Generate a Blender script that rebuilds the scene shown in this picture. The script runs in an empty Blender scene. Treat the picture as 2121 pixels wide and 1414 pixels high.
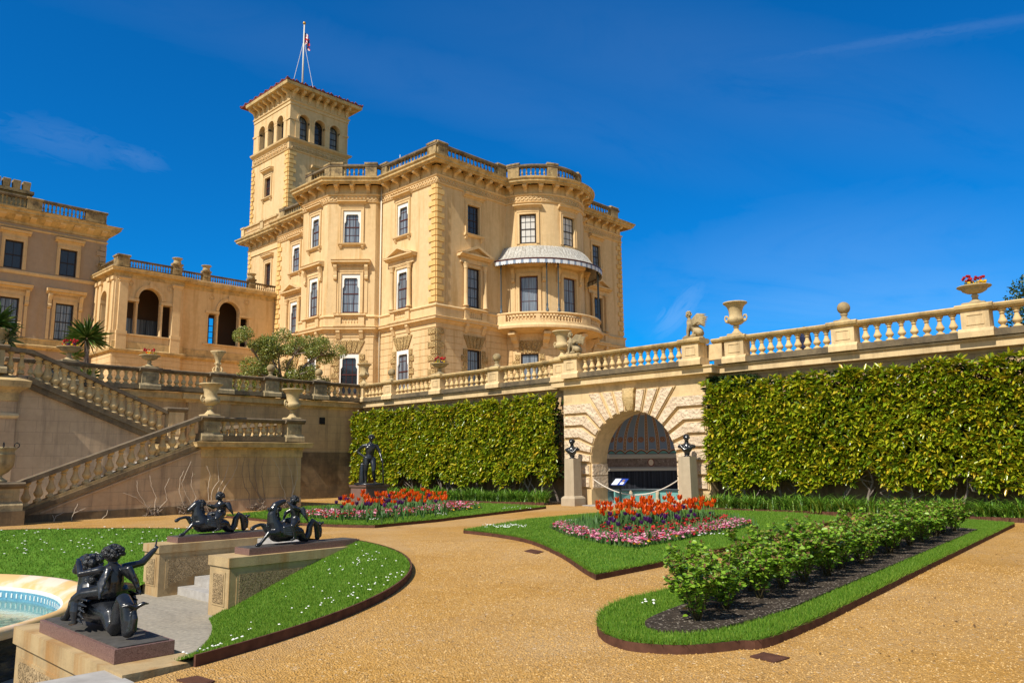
import bpy, bmesh, math, random
import numpy as np
from mathutils import Vector, Matrix
random.seed(7); RNG = np.random.default_rng(11)
SC = bpy.context.scene
COL = SC.collection
PI = math.pi
R = math.radians
rnd = random.uniform

# ------------------------------------------------------------------ objects
def tag(o, label=None, cat=None, group=None, kind=None):
    if label: o['label'] = label
    if cat: o['category'] = cat
    if group: o['group'] = group
    if kind: o['kind'] = kind
    return o

def thing(name, label, cat, loc=(0, 0, 0), rz=0, group=None):
    o = bpy.data.objects.new(name, None); COL.objects.link(o)
    o.empty_display_size = .2
    o.location = loc; o.rotation_euler = (0, 0, rz)
    return tag(o, label, cat, group)

def link(name, me, parent=None, loc=None, rot=None, scale=None):
    o = bpy.data.objects.new(name, me); COL.objects.link(o)
    if parent is not None: o.parent = parent
    if loc is not None: o.location = loc
    if rot is not None: o.rotation_euler = rot
    if scale is not None: o.scale = scale
    return o

def copy_tree(o, parent=None):
    c = o.copy(); COL.objects.link(c); c.parent = parent
    for ch in o.children: copy_tree(ch, c)
    return c

# ------------------------------------------------------------------ frames
class F:
    """facade frame: u along the wall, n outward, z up"""
    curved = False
    def __init__(s, o, u, n): s.o, s.u, s.n = o, u, n
    def P(s, u, n, z): return (s.o[0]+s.u[0]*u+s.n[0]*n, s.o[1]+s.u[1]*u+s.n[1]*n, z)
    def cuts(s, a, b): return [a, b]
    def rz(s): return math.atan2(s.n[1], s.n[0])
    def ang(s, u): return s.rz()
class FC(F):
    """curved facade, u = arc length from angle a0"""
    curved = True
    def __init__(s, c, rho, a0, d=1): s.c, s.rho, s.a0, s.d = c, rho, a0, d
    def ang(s, u): return s.a0+s.d*u/s.rho
    def P(s, u, n, z):
        a = s.ang(u); return (s.c[0]+(s.rho+n)*math.cos(a), s.c[1]+(s.rho+n)*math.sin(a), z)
    def cuts(s, a, b):
        k = max(1, int(abs(b-a)/s.rho/R(5)+.5)); return [a+(b-a)*i/k for i in range(k+1)]
def between(p, q):
    dx, dy = q[0]-p[0], q[1]-p[1]; L = math.hypot(dx, dy)
    return F(p, (dx/L, dy/L), (dy/L, -dx/L)), L
WORLD = F((0, 0), (1, 0), (0, 1))

# ------------------------------------------------------------------ mesh builder
class MB:
    def __init__(s): s.v, s.f, s.m, s.s = [], [], [], []
    def add(s, vs, fs, mi=0, sm=False):
        k = len(s.v); s.v.extend(vs)
        for f in fs: s.f.append([i+k for i in f]); s.m.append(mi); s.s.append(sm)
    def loft(s, rings, mi=0, sm=False, close=True, caps=True):
        n = len(rings[0]); vs = [p for r in rings for p in r]; fs = []
        for i in range(len(rings)-1):
            for j in range(n if close else n-1):
                a = i*n+j; b = i*n+(j+1) % n; fs.append((a, b, b+n, a+n))
        if caps and close:
            fs.append(tuple(range(n))[::-1]); fs.append(tuple(range((len(rings)-1)*n, len(rings)*n)))
        s.add(vs, fs, mi, sm)
    def box(s, f, u0, u1, n0, n1, z0, z1, mi=0):
        s.loft([[f.P(u, n0, z0), f.P(u, n1, z0), f.P(u, n1, z1), f.P(u, n0, z1)] for u in f.cuts(u0, u1)], mi)
    def wbox(s, x0, x1, y0, y1, z0, z1, mi=0): s.box(WORLD, x0, x1, y0, y1, z0, z1, mi)
    def profile(s, f, prof, u0, u1, mi=0, sm=False):
        s.loft([[f.P(u, n, z) for n, z in prof] for u in f.cuts(u0, u1)], mi, sm)
    def prism(s, f, pts, n0, n1, mi=0):
        s.loft([[f.P(u, n, z) for u, z in pts] for n in (n0, n1)], mi)
    def hprism(s, pts, z0, z1, mi=0):
        s.loft([[(x, y, z) for x, y in pts] for z in (z0, z1)], mi)
    def sweep(s, path, prof, closed=False, mi=0, sm=False):
        n = len(path); rings = []
        for i, p in enumerate(path):
            a = path[i-1] if (i or closed) else None
            b = path[(i+1) % n] if (i < n-1 or closed) else None
            def nr(p, q):
                dx, dy = q[0]-p[0], q[1]-p[1]; L = math.hypot(dx, dy); return (dy/L, -dx/L)
            if a is None: m = nr(p, b)
            elif b is None: m = nr(a, p)
            else:
                m1, m2 = nr(a, p), nr(p, b); d = 1+m1[0]*m2[0]+m1[1]*m2[1]; d = max(d, .25)
                m = ((m1[0]+m2[0])/d, (m1[1]+m2[1])/d)
            rings.append([(p[0]+m[0]*q, p[1]+m[1]*q, z) for q, z in prof])
        if closed: rings.append(rings[0])
        s.loft(rings, mi, sm, caps=not closed)
    def lathe(s, prof, seg=16, c=(0, 0, 0), mi=0, sm=True, flute=0, fl=(0, 0)):
        rings = []
        for r, z in prof:
            ring = []
            for j in range(seg):
                a = 2*PI*j/seg; rr = r
                if flute and fl[0] <= z <= fl[1]: rr = r*(1-flute*(j % 2))
                ring.append((c[0]+rr*math.cos(a), c[1]+rr*math.sin(a), c[2]+z))
            rings.append(ring)
        s.loft(rings, mi, sm)
    def square(s, prof, c=(0, 0, 0), mi=0):
        s.loft([[(c[0]+a*r, c[1]+b*r, c[2]+z) for a, b in ((-1, -1), (1, -1), (1, 1), (-1, 1))] for r, z in prof], mi)
    def tube(s, pts, rad, seg=8, mi=0, sm=True, round_ends=True):
        pts = [Vector(p) for p in pts]; n = len(pts)
        if not hasattr(rad, '__len__'): rad = [rad]*n
        P, Q = [], []
        for i in range(n): P.append(pts[i]); Q.append(rad[i])
        T = [(P[min(i+1, n-1)]-P[max(i-1, 0)]).normalized() for i in range(n)]
        if round_ends:
            a, b = [], []
            for k in (1, .92, .7, .38):
                a.append((P[0]-T[0]*Q[0]*k, Q[0]*math.sqrt(max(.0004, 1-k*k))))
                b.append((P[-1]+T[-1]*Q[-1]*k, Q[-1]*math.sqrt(max(.0004, 1-k*k))))
            P = [x[0] for x in a]+P+[x[0] for x in b[::-1]]
            Q = [x[1] for x in a]+Q+[x[1] for x in b[::-1]]
            T = [T[0]]*4+T+[T[-1]]*4
        ref = Vector((0, 0, 1)) if abs(T[0].z) < .9 else Vector((1, 0, 0))
        X = T[0].cross(ref).normalized(); rings = []
        for p, q, t in zip(P, Q, T):
            X = (X-t*X.dot(t)).normalized(); Y = t.cross(X)
            rings.append([tuple(p+(X*math.cos(2*PI*j/seg)+Y*math.sin(2*PI*j/seg))*q) for j in range(seg)])
        s.loft(rings, mi, sm)
    def ball(s, c, r, seg=12, mi=0, sc=(1, 1, 1)):
        n = max(4, seg//2)
        s.loft([[(c[0]+r*sc[0]*math.sin(PI*i/n)*math.cos(2*PI*j/seg) if 0 < i < n else c[0]+.001*math.cos(2*PI*j/seg),
                  c[1]+r*sc[1]*math.sin(PI*i/n)*math.sin(2*PI*j/seg) if 0 < i < n else c[1]+.001*math.sin(2*PI*j/seg),
                  c[2]-r*sc[2]*math.cos(PI*i/n)) for j in range(seg)] for i in range(n+1)], mi, True)
    def wallgrid(s, f, u0, u1, z0, z1, holes=(), depth=.2, n=0, mi=0):
        us = sorted({u0, u1, *[h[0] for h in holes], *[h[1] for h in holes]})
        us = [u for u in us if u0 <= u <= u1]
        if f.curved:
            t = []
            for a, b in zip(us, us[1:]): t += f.cuts(a, b)[:-1]
            us = t+[us[-1]]
        zs = sorted({z0, z1, *[h[2] for h in holes], *[h[3] for h in holes]})
        zs = [z for z in zs if z0 <= z <= z1]
        for a, b in zip(us, us[1:]):
            for c, d in zip(zs, zs[1:]):
                um, zm = (a+b)/2, (c+d)/2
                if any(h[0] < um < h[1] and h[2] < zm < h[3] for h in holes): continue
                s.add([f.P(a, n, c), f.P(b, n, c), f.P(b, n, d), f.P(a, n, d)], [(0, 1, 2, 3)], mi)
        for h in holes:
            for p, q in (((h[0], h[2]), (h[1], h[2])), ((h[1], h[2]), (h[1], h[3])), ((h[1], h[3]), (h[0], h[3])), ((h[0], h[3]), (h[0], h[2]))):
                cs = f.cuts(p[0], q[0]) if p[0] != q[0] else [p[0], q[0]]
                k = len(cs)-1
                for i in range(k):
                    za = p[1]+(q[1]-p[1])*i/k; zb = p[1]+(q[1]-p[1])*(i+1)/k
                    s.add([f.P(cs[i], n, za), f.P(cs[i+1], n, zb), f.P(cs[i+1], n-depth, zb), f.P(cs[i], n-depth, za)], [(0, 1, 2, 3)], mi)
    def archpanel(s, f, u0, u1, z0, z1, uc, hw, zs, depth, n=0, mi=0, k=16, jambs=True):
        q = lambda a, b, c, d: s.add([f.P(a, n, c), f.P(b, n, c), f.P(b, n, d), f.P(a, n, d)], [(0, 1, 2, 3)], mi)
        q(u0, uc-hw, z0, zs); q(uc+hw, u1, z0, zs); q(u0, uc-hw, zs, z1); q(uc+hw, u1, zs, z1)
        A = [(uc-hw*math.cos(PI*i/k), zs+hw*math.sin(PI*i/k)) for i in range(k+1)]
        for (a, za), (b, zb) in zip(A, A[1:]):
            s.add([f.P(a, n, za), f.P(b, n, zb), f.P(b, n, z1), f.P(a, n, z1)], [(0, 1, 2, 3)], mi)
        if jambs: A = [(uc-hw, z0)]+A+[(uc+hw, z0)]
        for (a, za), (b, zb) in zip(A, A[1:]):
            s.add([f.P(a, n, za), f.P(b, n, zb), f.P(b, n-depth, zb), f.P(a, n-depth, za)], [(0, 1, 2, 3)], mi)
    def archivolt(s, f, uc, hw, zs, w, n0, n1, mi=0, k=18):
        rings = []
        for i in range(k+1):
            c, d = -math.cos(PI*i/k), math.sin(PI*i/k)
            rings.append([f.P(uc+c*r, n, zs+d*r) for r, n in ((hw, n0), (hw, n1), (hw+w, n1), (hw+w, n0))])
        s.loft(rings, mi)
    def mesh(s, name, mats):
        me = bpy.data.meshes.new(name)
        me.from_pydata(s.v, [], s.f)
        if not isinstance(mats, (list, tuple)): mats = [mats]
        for m in mats: me.materials.append(m)
        if any(s.m): me.polygons.foreach_set('material_index', s.m)
        if any(s.s): me.polygons.foreach_set('use_smooth', s.s)
        me.update(); return me
    def fix(s, me):
        b = bmesh.new(); b.from_mesh(me); bmesh.ops.recalc_face_normals(b, faces=b.faces); b.to_mesh(me); b.free(); return me
    def build(s, name, mats, parent=None, fix=True, **k):
        me = s.mesh(name, mats)
        if fix: s.fix(me)
        return link(name, me, parent, **k)

def npmesh(name, V, Fq, mats, mi=None, smooth=False, parent=None):
    """fast mesh from numpy: V (n,3), Fq (m,k) with k = 3 or 4"""
    me = bpy.data.meshes.new(name); k = Fq.shape[1]
    me.vertices.add(len(V)); me.vertices.foreach_set('co', V.astype(np.float32).ravel())
    me.loops.add(Fq.size); me.loops.foreach_set('vertex_index', Fq.astype(np.int32).ravel())
    me.polygons.add(len(Fq)); me.polygons.foreach_set('loop_start', np.arange(0, Fq.size, k, dtype=np.int32))
    for m in (mats if isinstance(mats, (list, tuple)) else [mats]): me.materials.append(m)
    if mi is not None: me.polygons.foreach_set('material_index', mi.astype(np.int32))
    if smooth: me.polygons.foreach_set('use_smooth', np.ones(len(Fq), dtype=bool))
    me.update(calc_edges=True); me.validate()
    return link(name, me, parent)

def remesh(mb, name, mat, parent=None, vox=.02, smooth=3):
    """fuse overlapping closed pieces of mb into one continuous skin"""
    me = mb.mesh(name, mat); mb.fix(me)
    o = bpy.data.objects.new(name, me); COL.objects.link(o)
    r = o.modifiers.new('r', 'REMESH'); r.mode = 'VOXEL'; r.voxel_size = vox; r.use_smooth_shade = True
    if smooth:
        sm = o.modifiers.new('s', 'SMOOTH'); sm.factor = .5; sm.iterations = smooth
    dg = bpy.context.evaluated_depsgraph_get()
    new = bpy.data.meshes.new_from_object(o.evaluated_get(dg))
    new.name = name
    if not new.materials: new.materials.append(mat)
    new.polygons.foreach_set('use_smooth', [True]*len(new.polygons))
    o.modifiers.clear(); o.data = new; bpy.data.meshes.remove(me)
    if parent is not None: o.parent = parent
    return o

# ------------------------------------------------------------------ leaf helpers (numpy)
def basis(d, roll):
    """unit frames: d direction (n,3), roll angle -> side, up"""
    d = d/np.linalg.norm(d, axis=1, keepdims=True)
    ref = np.where(np.abs(d[:, 2:3]) > .95, np.array([[1., 0, 0]]), np.array([[0, 0, 1.]]))
    s = np.cross(d, ref); s /= np.linalg.norm(s, axis=1, keepdims=True)
    u = np.cross(s, d)
    c, q = np.cos(roll)[:, None], np.sin(roll)[:, None]
    return d, s*c+u*q, -s*q+u*c
def leaves(pos, d, roll, L, W, fold=.25, droop=.15):
    """pointed oval leaves, two folded halves of two quads each -> V,F(4)"""
    n = len(pos); d, s, u = basis(d, roll); L = L[:, None]; W = W[:, None]
    mid0 = pos; mid1 = pos+d*L*.5+u*0; tip = pos+d*L-u*L*droop
    l1 = pos+d*L*.28+s*W*.42+u*W*fold; l2 = pos+d*L*.66+s*W*.42+u*W*fold-u*L*droop*.4
    r1 = pos+d*L*.28-s*W*.42+u*W*fold; r2 = pos+d*L*.66-s*W*.42+u*W*fold-u*L*droop*.4
    V = np.stack([mid0, l1, l2, tip, r2, r1], 1).reshape(-1, 3)
    b = (np.arange(n)*6)[:, None]
    Fq = np.concatenate([b+np.array([[0, 1, 2, 3]]), b+np.array([[0, 3, 4, 5]])], 1).reshape(-1, 4)
    return V, Fq
def blades(pos, d, L, W, bend, side=None):
    """grass / strap leaves: 1 tri blades if bend is None else 3 segment ribbons"""
    n = len(pos)
    a = RNG.uniform(0, 2*PI, n) if side is None else side
    s = np.stack([np.cos(a), np.sin(a), np.zeros(n)], 1)
    L = L[:, None]; W = W[:, None]
    if bend is None:
        V = np.stack([pos-s*W/2, pos+s*W/2, pos+d*L], 1).reshape(-1, 3)
        return V, np.arange(3*n).reshape(-1, 3)
    h = d*np.array([[1, 1, 0]]); 
    ts = (0, .35, .7, 1.); P = []
    for t in ts:
        c = pos+np.array([[0, 0, 1.]])*L*(t-.55*bend[:, None]*t*t)+h*L*bend[:, None]*t*t*1.0+h*L*.25*t
        w = W*(1-t*.85)/2
        P += [c-s*w, c+s*w]
    V = np.stack(P, 1).reshape(-1, 3); b = (np.arange(n)*8)[:, None]
    Fq = np.concatenate([b+np.array([[0, 1, 3, 2]]), b+np.array([[2, 3, 5, 4]]), b+np.array([[4, 5, 7, 6]])], 1).reshape(-1, 4)
    return V, Fq
def inpoly(x, y, poly):
    r = np.zeros(len(x), bool); n = len(poly)
    for i in range(n):
        x0, y0 = poly[i]; x1, y1 = poly[(i+1) % n]
        c = ((y0 > y) != (y1 > y)) & (x < (x1-x0)*(y-y0)/((y1-y0) or 1e-9)+x0); r ^= c
    return r
def scatter(poly, n, holes=()):
    P = np.array(poly); lo, hi = P.min(0), P.max(0); out = np.zeros((0, 2))
    while len(out) < n:
        q = RNG.uniform(lo, hi, (n*2, 2)); k = inpoly(q[:, 0], q[:, 1], poly)
        for h in holes: k &= ~inpoly(q[:, 0], q[:, 1], h)
        out = np.concatenate([out, q[k]])
    return out[:n]
def rdirs(n, tilt):
    a = RNG.uniform(0, 2*PI, n); t = np.abs(RNG.normal(0, tilt, n))
    return np.stack([np.sin(t)*np.cos(a), np.sin(t)*np.sin(a), np.cos(t)], 1)

# parts modelled in world coordinates below an Empty that stands at the thing's base
_link = link
WBASE = {}
def link(name, me, parent=None, loc=None, rot=None, scale=None):
    o = _link(name, me, parent, loc, rot, scale)
    if parent is not None and parent.name in WBASE:
        o.matrix_parent_inverse = Matrix.Translation(-Vector(WBASE[parent.name]))
    return o
def wthing(name, label, cat, base, group=None):
    o = thing(name, label, cat, base, 0, group); WBASE[o.name] = base; return o
# ------------------------------------------------------------------ camera (solved from the vanishing lines of the facades)
FPX, YAW, PITCH, ROLL, EYE = 1625.82, R(43.62134), R(8.92213), R(-.61887), 1.6
_f = Vector((math.cos(YAW)*math.cos(PITCH), math.sin(YAW)*math.cos(PITCH), math.sin(PITCH)))
_r = Vector((math.sin(YAW), -math.cos(YAW), 0)); _u = _r.cross(_f)
_r, _u = _r*math.cos(ROLL)+_u*math.sin(ROLL), _u*math.cos(ROLL)-_r*math.sin(ROLL)
def ray(x, y): return _f+_r*((x-1060.5)/FPX)-_u*((y-707)/FPX)
def onZ(x, y, z=0.):
    d = ray(x, y); k = (z-EYE)/d.z; return (d.x*k, d.y*k)
def onX(x, y, X):
    d = ray(x, y); k = X/d.x; return (X, d.y*k, EYE+d.z*k)
def onY(x, y, Y):
    d = ray(x, y); k = Y/d.y; return (d.x*k, Y, EYE+d.z*k)
cam = bpy.data.cameras.new('camera'); co = bpy.data.objects.new('camera', cam); COL.objects.link(co)
co.matrix_world = Matrix(((_r.x, _u.x, -_f.x, 0), (_r.y, _u.y, -_f.y, 0), (_r.z, _u.z, -_f.z, EYE), (0, 0, 0, 1)))
cam.sensor_width = 36; cam.lens = 36*FPX/2121; cam.clip_end = 8000; cam.clip_start = .05
SC.camera = co
# ------------------------------------------------------------------ light
EL, AZ = R(47.5), R(187.2)                       # direction to the sun: almost straight along -X, a touch towards -Y
sd = Vector((math.cos(EL)*math.cos(AZ), math.cos(EL)*math.sin(AZ), math.sin(EL)))
sun = bpy.data.lights.new('sun', 'SUN'); so = bpy.data.objects.new('sun', sun); COL.objects.link(so)
so.rotation_euler = sd.to_track_quat('Z', 'Y').to_euler(); so.location = sd*100
sun.energy = 3.9; sun.angle = R(.53); sun.color = (1, .93, .80)
W = bpy.data.worlds.new('World'); SC.world = W; W.use_nodes = True
wt = W.node_tree; bg = wt.nodes['Background']
sky = wt.nodes.new('ShaderNodeTexSky'); sky.sky_type = 'NISHITA'; sky.sun_disc = False
sky.sun_elevation = EL; sky.sun_rotation = R(90)-AZ+0; sky.air_density = 1.0; sky.dust_density = .4; sky.ozone_density = 2.2
SC.view_settings.view_transform = 'Standard'; SC.view_settings.look = 'None'; SC.view_settings.exposure = .55; SC.view_settings.gamma = 1
bg.inputs[1].default_value = .078
def wn(t, **k):
    x = wt.nodes.new(t)
    for a, v in k.items(): setattr(x, a, v)
    return x
def wl(a, b): wt.links.new(a, b)
def wmath(op, a, b=None, c=None):
    x = wn('ShaderNodeMath', operation=op)
    for i, v in enumerate((a, b, c)):
        if v is None: continue
        if hasattr(v, 'links'): wl(v, x.inputs[i])
        else: x.inputs[i].default_value = v
    return x.outputs[0]
def wmix(f, a, b, mode='MIX'):
    x = wn('ShaderNodeMix', data_type='RGBA', blend_type=mode)
    for i, v in ((0, f), (6, a), (7, b)):
        if hasattr(v, 'links'): wl(v, x.inputs[i])
        else: x.inputs[i].default_value = v if i == 0 else (*v, 1)
    return x.outputs[2]
def wramp(f, stops):
    x = wn('ShaderNodeValToRGB'); e = x.color_ramp.elements
    while len(e) < len(stops): e.new(.5)
    for i, (p, c) in enumerate(stops): e[i].position = p; e[i].color = (*c, 1) if hasattr(c, '__len__') else (c, c, c, 1)
    wl(f, x.inputs[0]); return x.outputs[0]
tc = wn('ShaderNodeTexCoord').outputs['Generated']
def wdot(v):
    x = wn('ShaderNodeVectorMath', operation='DOT_PRODUCT'); wl(tc, x.inputs[0]); x.inputs[1].default_value = v; return x.outputs['Value']
# a deep clear sky away from the sun, polarised-looking, paler towards the horizon on the right
pol = wramp(wdot((math.cos(R(42)), math.sin(R(42)), .0)), [(.0, 0.), (.55, 1.)])
SKYTINT = (.021, .64, 1.24)
c = wmix(pol, sky.outputs[0], wmix(1., sky.outputs[0], SKYTINT, 'MULTIPLY'))
# thin cirrus wisps and a contrail, fixed in sky directions
def wisp(px, py, ang, la, lb, amt, sc=9., rag=.5):
    d = ray(px, py).normalized(); a = math.radians(ang)
    t = (_r*math.cos(a)+_u*math.sin(a)); t = (t-d*t.dot(d)).normalized(); s = d.cross(t)
    u = wmath('DIVIDE', wdot(tuple(t)), la); v = wmath('DIVIDE', wdot(tuple(s)), lb)
    nz = wn('ShaderNodeTexNoise'); nz.inputs['Scale'].default_value = sc; nz.inputs['Detail'].default_value = 7; nz.inputs['Roughness'].default_value = .65; nz.inputs['Distortion'].default_value = 1.
    cb = wn('ShaderNodeCombineXYZ'); wl(wmath('MULTIPLY', u, la*1.0), cb.inputs[0]); wl(wmath('MULTIPLY', v, lb*3.), cb.inputs[1]); cb.inputs[2].default_value = px*.01; wl(cb.outputs[0], nz.inputs['Vector'])
    r2 = wmath('ADD', wmath('MULTIPLY', u, u), wmath('MULTIPLY', v, v))
    m = wmath('SUBTRACT', 1., wmath('ADD', r2, wmath('MULTIPLY', wmath('SUBTRACT', nz.outputs['Fac'], .5), rag*4)))
    front = wmath('GREATER_THAN', wdot(tuple(d)), 0.)
    m = wmath('MULTIPLY', wmath('MULTIPLY', wmath('MAXIMUM', m, 0.), wramp(nz.outputs['Fac'], [(.30, 0.), (.75, 1.)])), front)
    return wmath('MINIMUM', wmath('MULTIPLY', m, amt), .9)
for args in ((1405, 645, 48, .045, .018, .20, 26, .9), (130, 292, -14, .075, .024, .085, 26, .95), (295, 330, -20, .03, .014, .09, 30, .9), (1950, 66, 9, .19, .0055, .055, 60, .7), (1950, 72, 9, .15, .012, .03, 34, .9), (1720, 570, 5, .30, .10, .12, 4), (1500, 150, -12, .5, .09, .045, 3), (1880, 640, 4, .30, .05, .12, 5), (900, 180, -16, .5, .05, .04, 4)):
    c = wmix(wisp(*args), c, (7., 8.3, 10.))
wl(c, bg.inputs[0])
# ------------------------------------------------------------------ materials
class NT:
    def __init__(s, name):
        s.mat = bpy.data.materials.new(name); s.mat.use_nodes = True
        s.t = s.mat.node_tree; s.b = s.t.nodes['Principled BSDF']; s.pos = None
    def n(s, typ, **k):
        x = s.t.nodes.new(typ)
        for a, v in k.items(): setattr(x, a, v)
        return x
    def l(s, a, b): s.t.links.new(a, b)
    def P(s):
        if s.pos is None: s.pos = s.n('ShaderNodeNewGeometry').outputs['Position']
        return s.pos
    def scaled(s, sc, src=None):
        m = s.n('ShaderNodeMapping'); m.inputs['Scale'].default_value = sc
        s.l(src or s.P(), m.inputs['Vector']); return m.outputs[0]
    def noise(s, scale, detail=4, rough=.6, vec=None, dist=0):
        x = s.n('ShaderNodeTexNoise'); x.inputs['Scale'].default_value = scale
        x.inputs['Detail'].default_value = detail; x.inputs['Roughness'].default_value = rough
        x.inputs['Distortion'].default_value = dist
        s.l(vec or s.P(), x.inputs['Vector']); return x.outputs['Fac']
    def vor(s, scale, feature='F1', out='Distance', vec=None):
        x = s.n('ShaderNodeTexVoronoi'); x.feature = feature; x.inputs['Scale'].default_value = scale
        s.l(vec or s.P(), x.inputs['Vector']); return x.outputs[out]
    def ramp(s, fac, stops, interp='LINEAR'):
        x = s.n('ShaderNodeValToRGB'); x.color_ramp.interpolation = interp; e = x.color_ramp.elements
        while len(e) < len(stops): e.new(.5)
        for i, (p, c) in enumerate(stops):
            e[i].position = p; e[i].color = (*c, 1) if hasattr(c, '__len__') else (c, c, c, 1)
        s.l(fac, x.inputs[0]); return x.outputs[0]
    def mix(s, fac, a, b, mode='MIX'):
        x = s.n('ShaderNodeMix', data_type='RGBA', blend_type=mode)
        for i, v in ((0, fac), (6, a), (7, b)):
            if hasattr(v, 'is_linked') or hasattr(v, 'links'): s.l(v, x.inputs[i])
            else: x.inputs[i].default_value = v if i == 0 else (*v, 1)
        return x.outputs[2]
    def math(s, op, a, b=None):
        x = s.n('ShaderNodeMath', operation=op)
        for i, v in ((0, a), (1, b)):
            if v is None: continue
            if hasattr(v, 'links'): s.l(v, x.inputs[i])
            else: x.inputs[i].default_value = v
        return x.outputs[0]
    def bump(s, h, strength=.3, dist=.02):
        x = s.n('ShaderNodeBump'); x.inputs['Strength'].default_value = strength; x.inputs['Distance'].default_value = dist
        s.l(h, x.inputs['Height']); s.l(x.outputs[0], s.b.inputs['Normal'])
    def done(s, col=None, rough=.8, spec=.3, metal=0):
        if col is not None:
            if hasattr(col, 'links'): s.l(col, s.b.inputs['Base Color'])
            else: s.b.inputs['Base Color'].default_value = (*col, 1)
        if hasattr(rough, 'links'): s.l(rough, s.b.inputs['Roughness'])
        else: s.b.inputs['Roughness'].default_value = rough
        s.b.inputs['Specular IOR Level'].default_value = spec; s.b.inputs['Metallic'].default_value = metal
        return s.mat

def plain(name, col, rough=.6, spec=.3, metal=0): return NT(name).done(col, rough, spec, metal)

def stucco(name, c1, c2, stain=(.2, .14, .08), amt=.25, bump=.15, soot=0., joints=False):
    m = NT(name)
    a = m.ramp(m.noise(.35, 6, .65), [(.3, c1), (.7, c2)])
    b = m.mix(.35, a, m.ramp(m.noise(3.1, 6, .7), [(.3, tuple(x*.8 for x in c1)), (.7, tuple(min(1, x*1.12) for x in c2))]))
    st = m.noise(1., 6, .7, m.scaled((2.2, 2.2, .16)))
    f = m.math('MULTIPLY', m.ramp(st, [(.49, 0.), (.74, 1.)]), amt)
    c = m.mix(f, b, stain)
    if soot:
        f2 = m.math('MULTIPLY', m.ramp(m.noise(1.3, 8, .75), [(.46, 0.), (.62, 1.)]), soot)
        c = m.mix(f2, c, (.055, .045, .035))
    if joints:
        br = m.n('ShaderNodeTexBrick'); br.inputs['Scale'].default_value = 1.
        br.inputs['Brick Width'].default_value = 1.1; br.inputs['Row Height'].default_value = .42
        br.inputs['Mortar Size'].default_value = .006
        sx = m.n('ShaderNodeSeparateXYZ'); m.l(m.P(), sx.inputs[0]); cb = m.n('ShaderNodeCombineXYZ')
        m.l(m.math('ADD', sx.outputs[0], sx.outputs[1]), cb.inputs[0]); m.l(sx.outputs[2], cb.inputs[1])
        m.l(cb.outputs[0], br.inputs['Vector'])
        c = m.mix(m.math('MULTIPLY', br.outputs['Fac'], .45), c, stain)
    m.bump(m.noise(30, 5, .7), bump, .01)
    return m.done(c, .88, .2)

M = {}
M['wall'] = stucco('ochre_stucco', (.63, .445, .23), (.72, .525, .295), (.46, .27, .09), .85)
M['trim'] = stucco('ochre_trim', (.64, .45, .235), (.73, .53, .29), (.38, .22, .07), .45)
M['quoin'] = stucco('quoin_stucco', (.68, .44, .155), (.76, .53, .24), (.52, .27, .05), .6)
M['rough'] = None
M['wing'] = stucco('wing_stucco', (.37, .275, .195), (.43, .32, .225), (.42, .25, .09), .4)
M['cornice'] = stucco('weathered_cornice', (.54, .38, .17), (.68, .49, .24), (.15, .10, .05), .6, .3, .45)
M['sooty'] = stucco('lichened_stone', (.34, .24, .12), (.46, .33, .16), (.10, .08, .05), .6, .5, .8)
M['coping'] = stucco('dark_coping', (.13, .10, .07), (.24, .18, .11), (.05, .045, .04), .7, .6, .7)
M['terr'] = stucco('terrace_stone', (.64, .46, .24), (.73, .55, .31), (.25, .17, .09), .55, .3, .2)
M['terrbal'] = stucco('baluster_stone', (.62, .435, .20), (.70, .51, .26), (.30, .19, .09), .5, .3, .15)
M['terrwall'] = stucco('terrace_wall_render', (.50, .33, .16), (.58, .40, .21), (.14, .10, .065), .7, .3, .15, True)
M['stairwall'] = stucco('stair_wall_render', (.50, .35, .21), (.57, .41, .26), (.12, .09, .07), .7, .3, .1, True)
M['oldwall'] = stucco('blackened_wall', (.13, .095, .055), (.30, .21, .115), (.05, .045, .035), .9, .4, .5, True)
M['plinth'] = stucco('mossy_plinth', (.13, .10, .06), (.23, .175, .105), (.10, .08, .06), .7, .8, .6)
M['urn'] = stucco('urn_stone', (.54, .40, .20), (.64, .49, .27), (.22, .16, .09), .55, .5, .3)
M['urnold'] = stucco('weathered_urn_stone', (.38, .29, .16), (.50, .39, .22), (.12, .10, .06), .7, .7, .6)
M['ball'] = stucco('finial_stone', (.30, .22, .11), (.42, .31, .16), (.09, .08, .05), .7, .8, .7)
M['pedestal'] = stucco('grey_pedestal_stone', (.40, .32, .22), (.46, .38, .27), (.22, .17, .11), .4, .3, 0)
M['cheek'] = stucco('carved_cheek_stone', (.37, .26, .13), (.50, .37, .20), (.34, .16, .04), .95, .5, .25)
m = NT('vermiculated'); c = m.ramp(m.noise(1.2, 5), [(.3, (.52, .35, .145)), (.7, (.64, .45, .21))])
m.bump(m.ramp(m.vor(9, 'DISTANCE_TO_EDGE', 'Distance'), [(0., 0.), (.2, 1.)]), 1., .08); M['rough'] = m.done(c, .9, .2)
m = NT('rock_faced_stone'); c = m.ramp(m.noise(2.2, 6), [(.3, (.66, .50, .345)), (.7, (.80, .645, .47))])
h = m.math('ADD', m.noise(5.5, 8, .65, dist=1.2), m.math('MULTIPLY', m.vor(7.), .5))
m.bump(h, 1., .09); M['rock'] = m.done(c, .9, .2)
m = NT('carved_relief'); c = m.ramp(m.noise(1.4, 6), [(.3, (.34, .24, .125)), (.7, (.50, .36, .20))])
m.bump(m.ramp(m.noise(9, 2, .5, dist=3.5), [(.42, 0.), (.55, 1.)]), 1., .05); M['relief'] = m.done(c, .9, .2)
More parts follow.
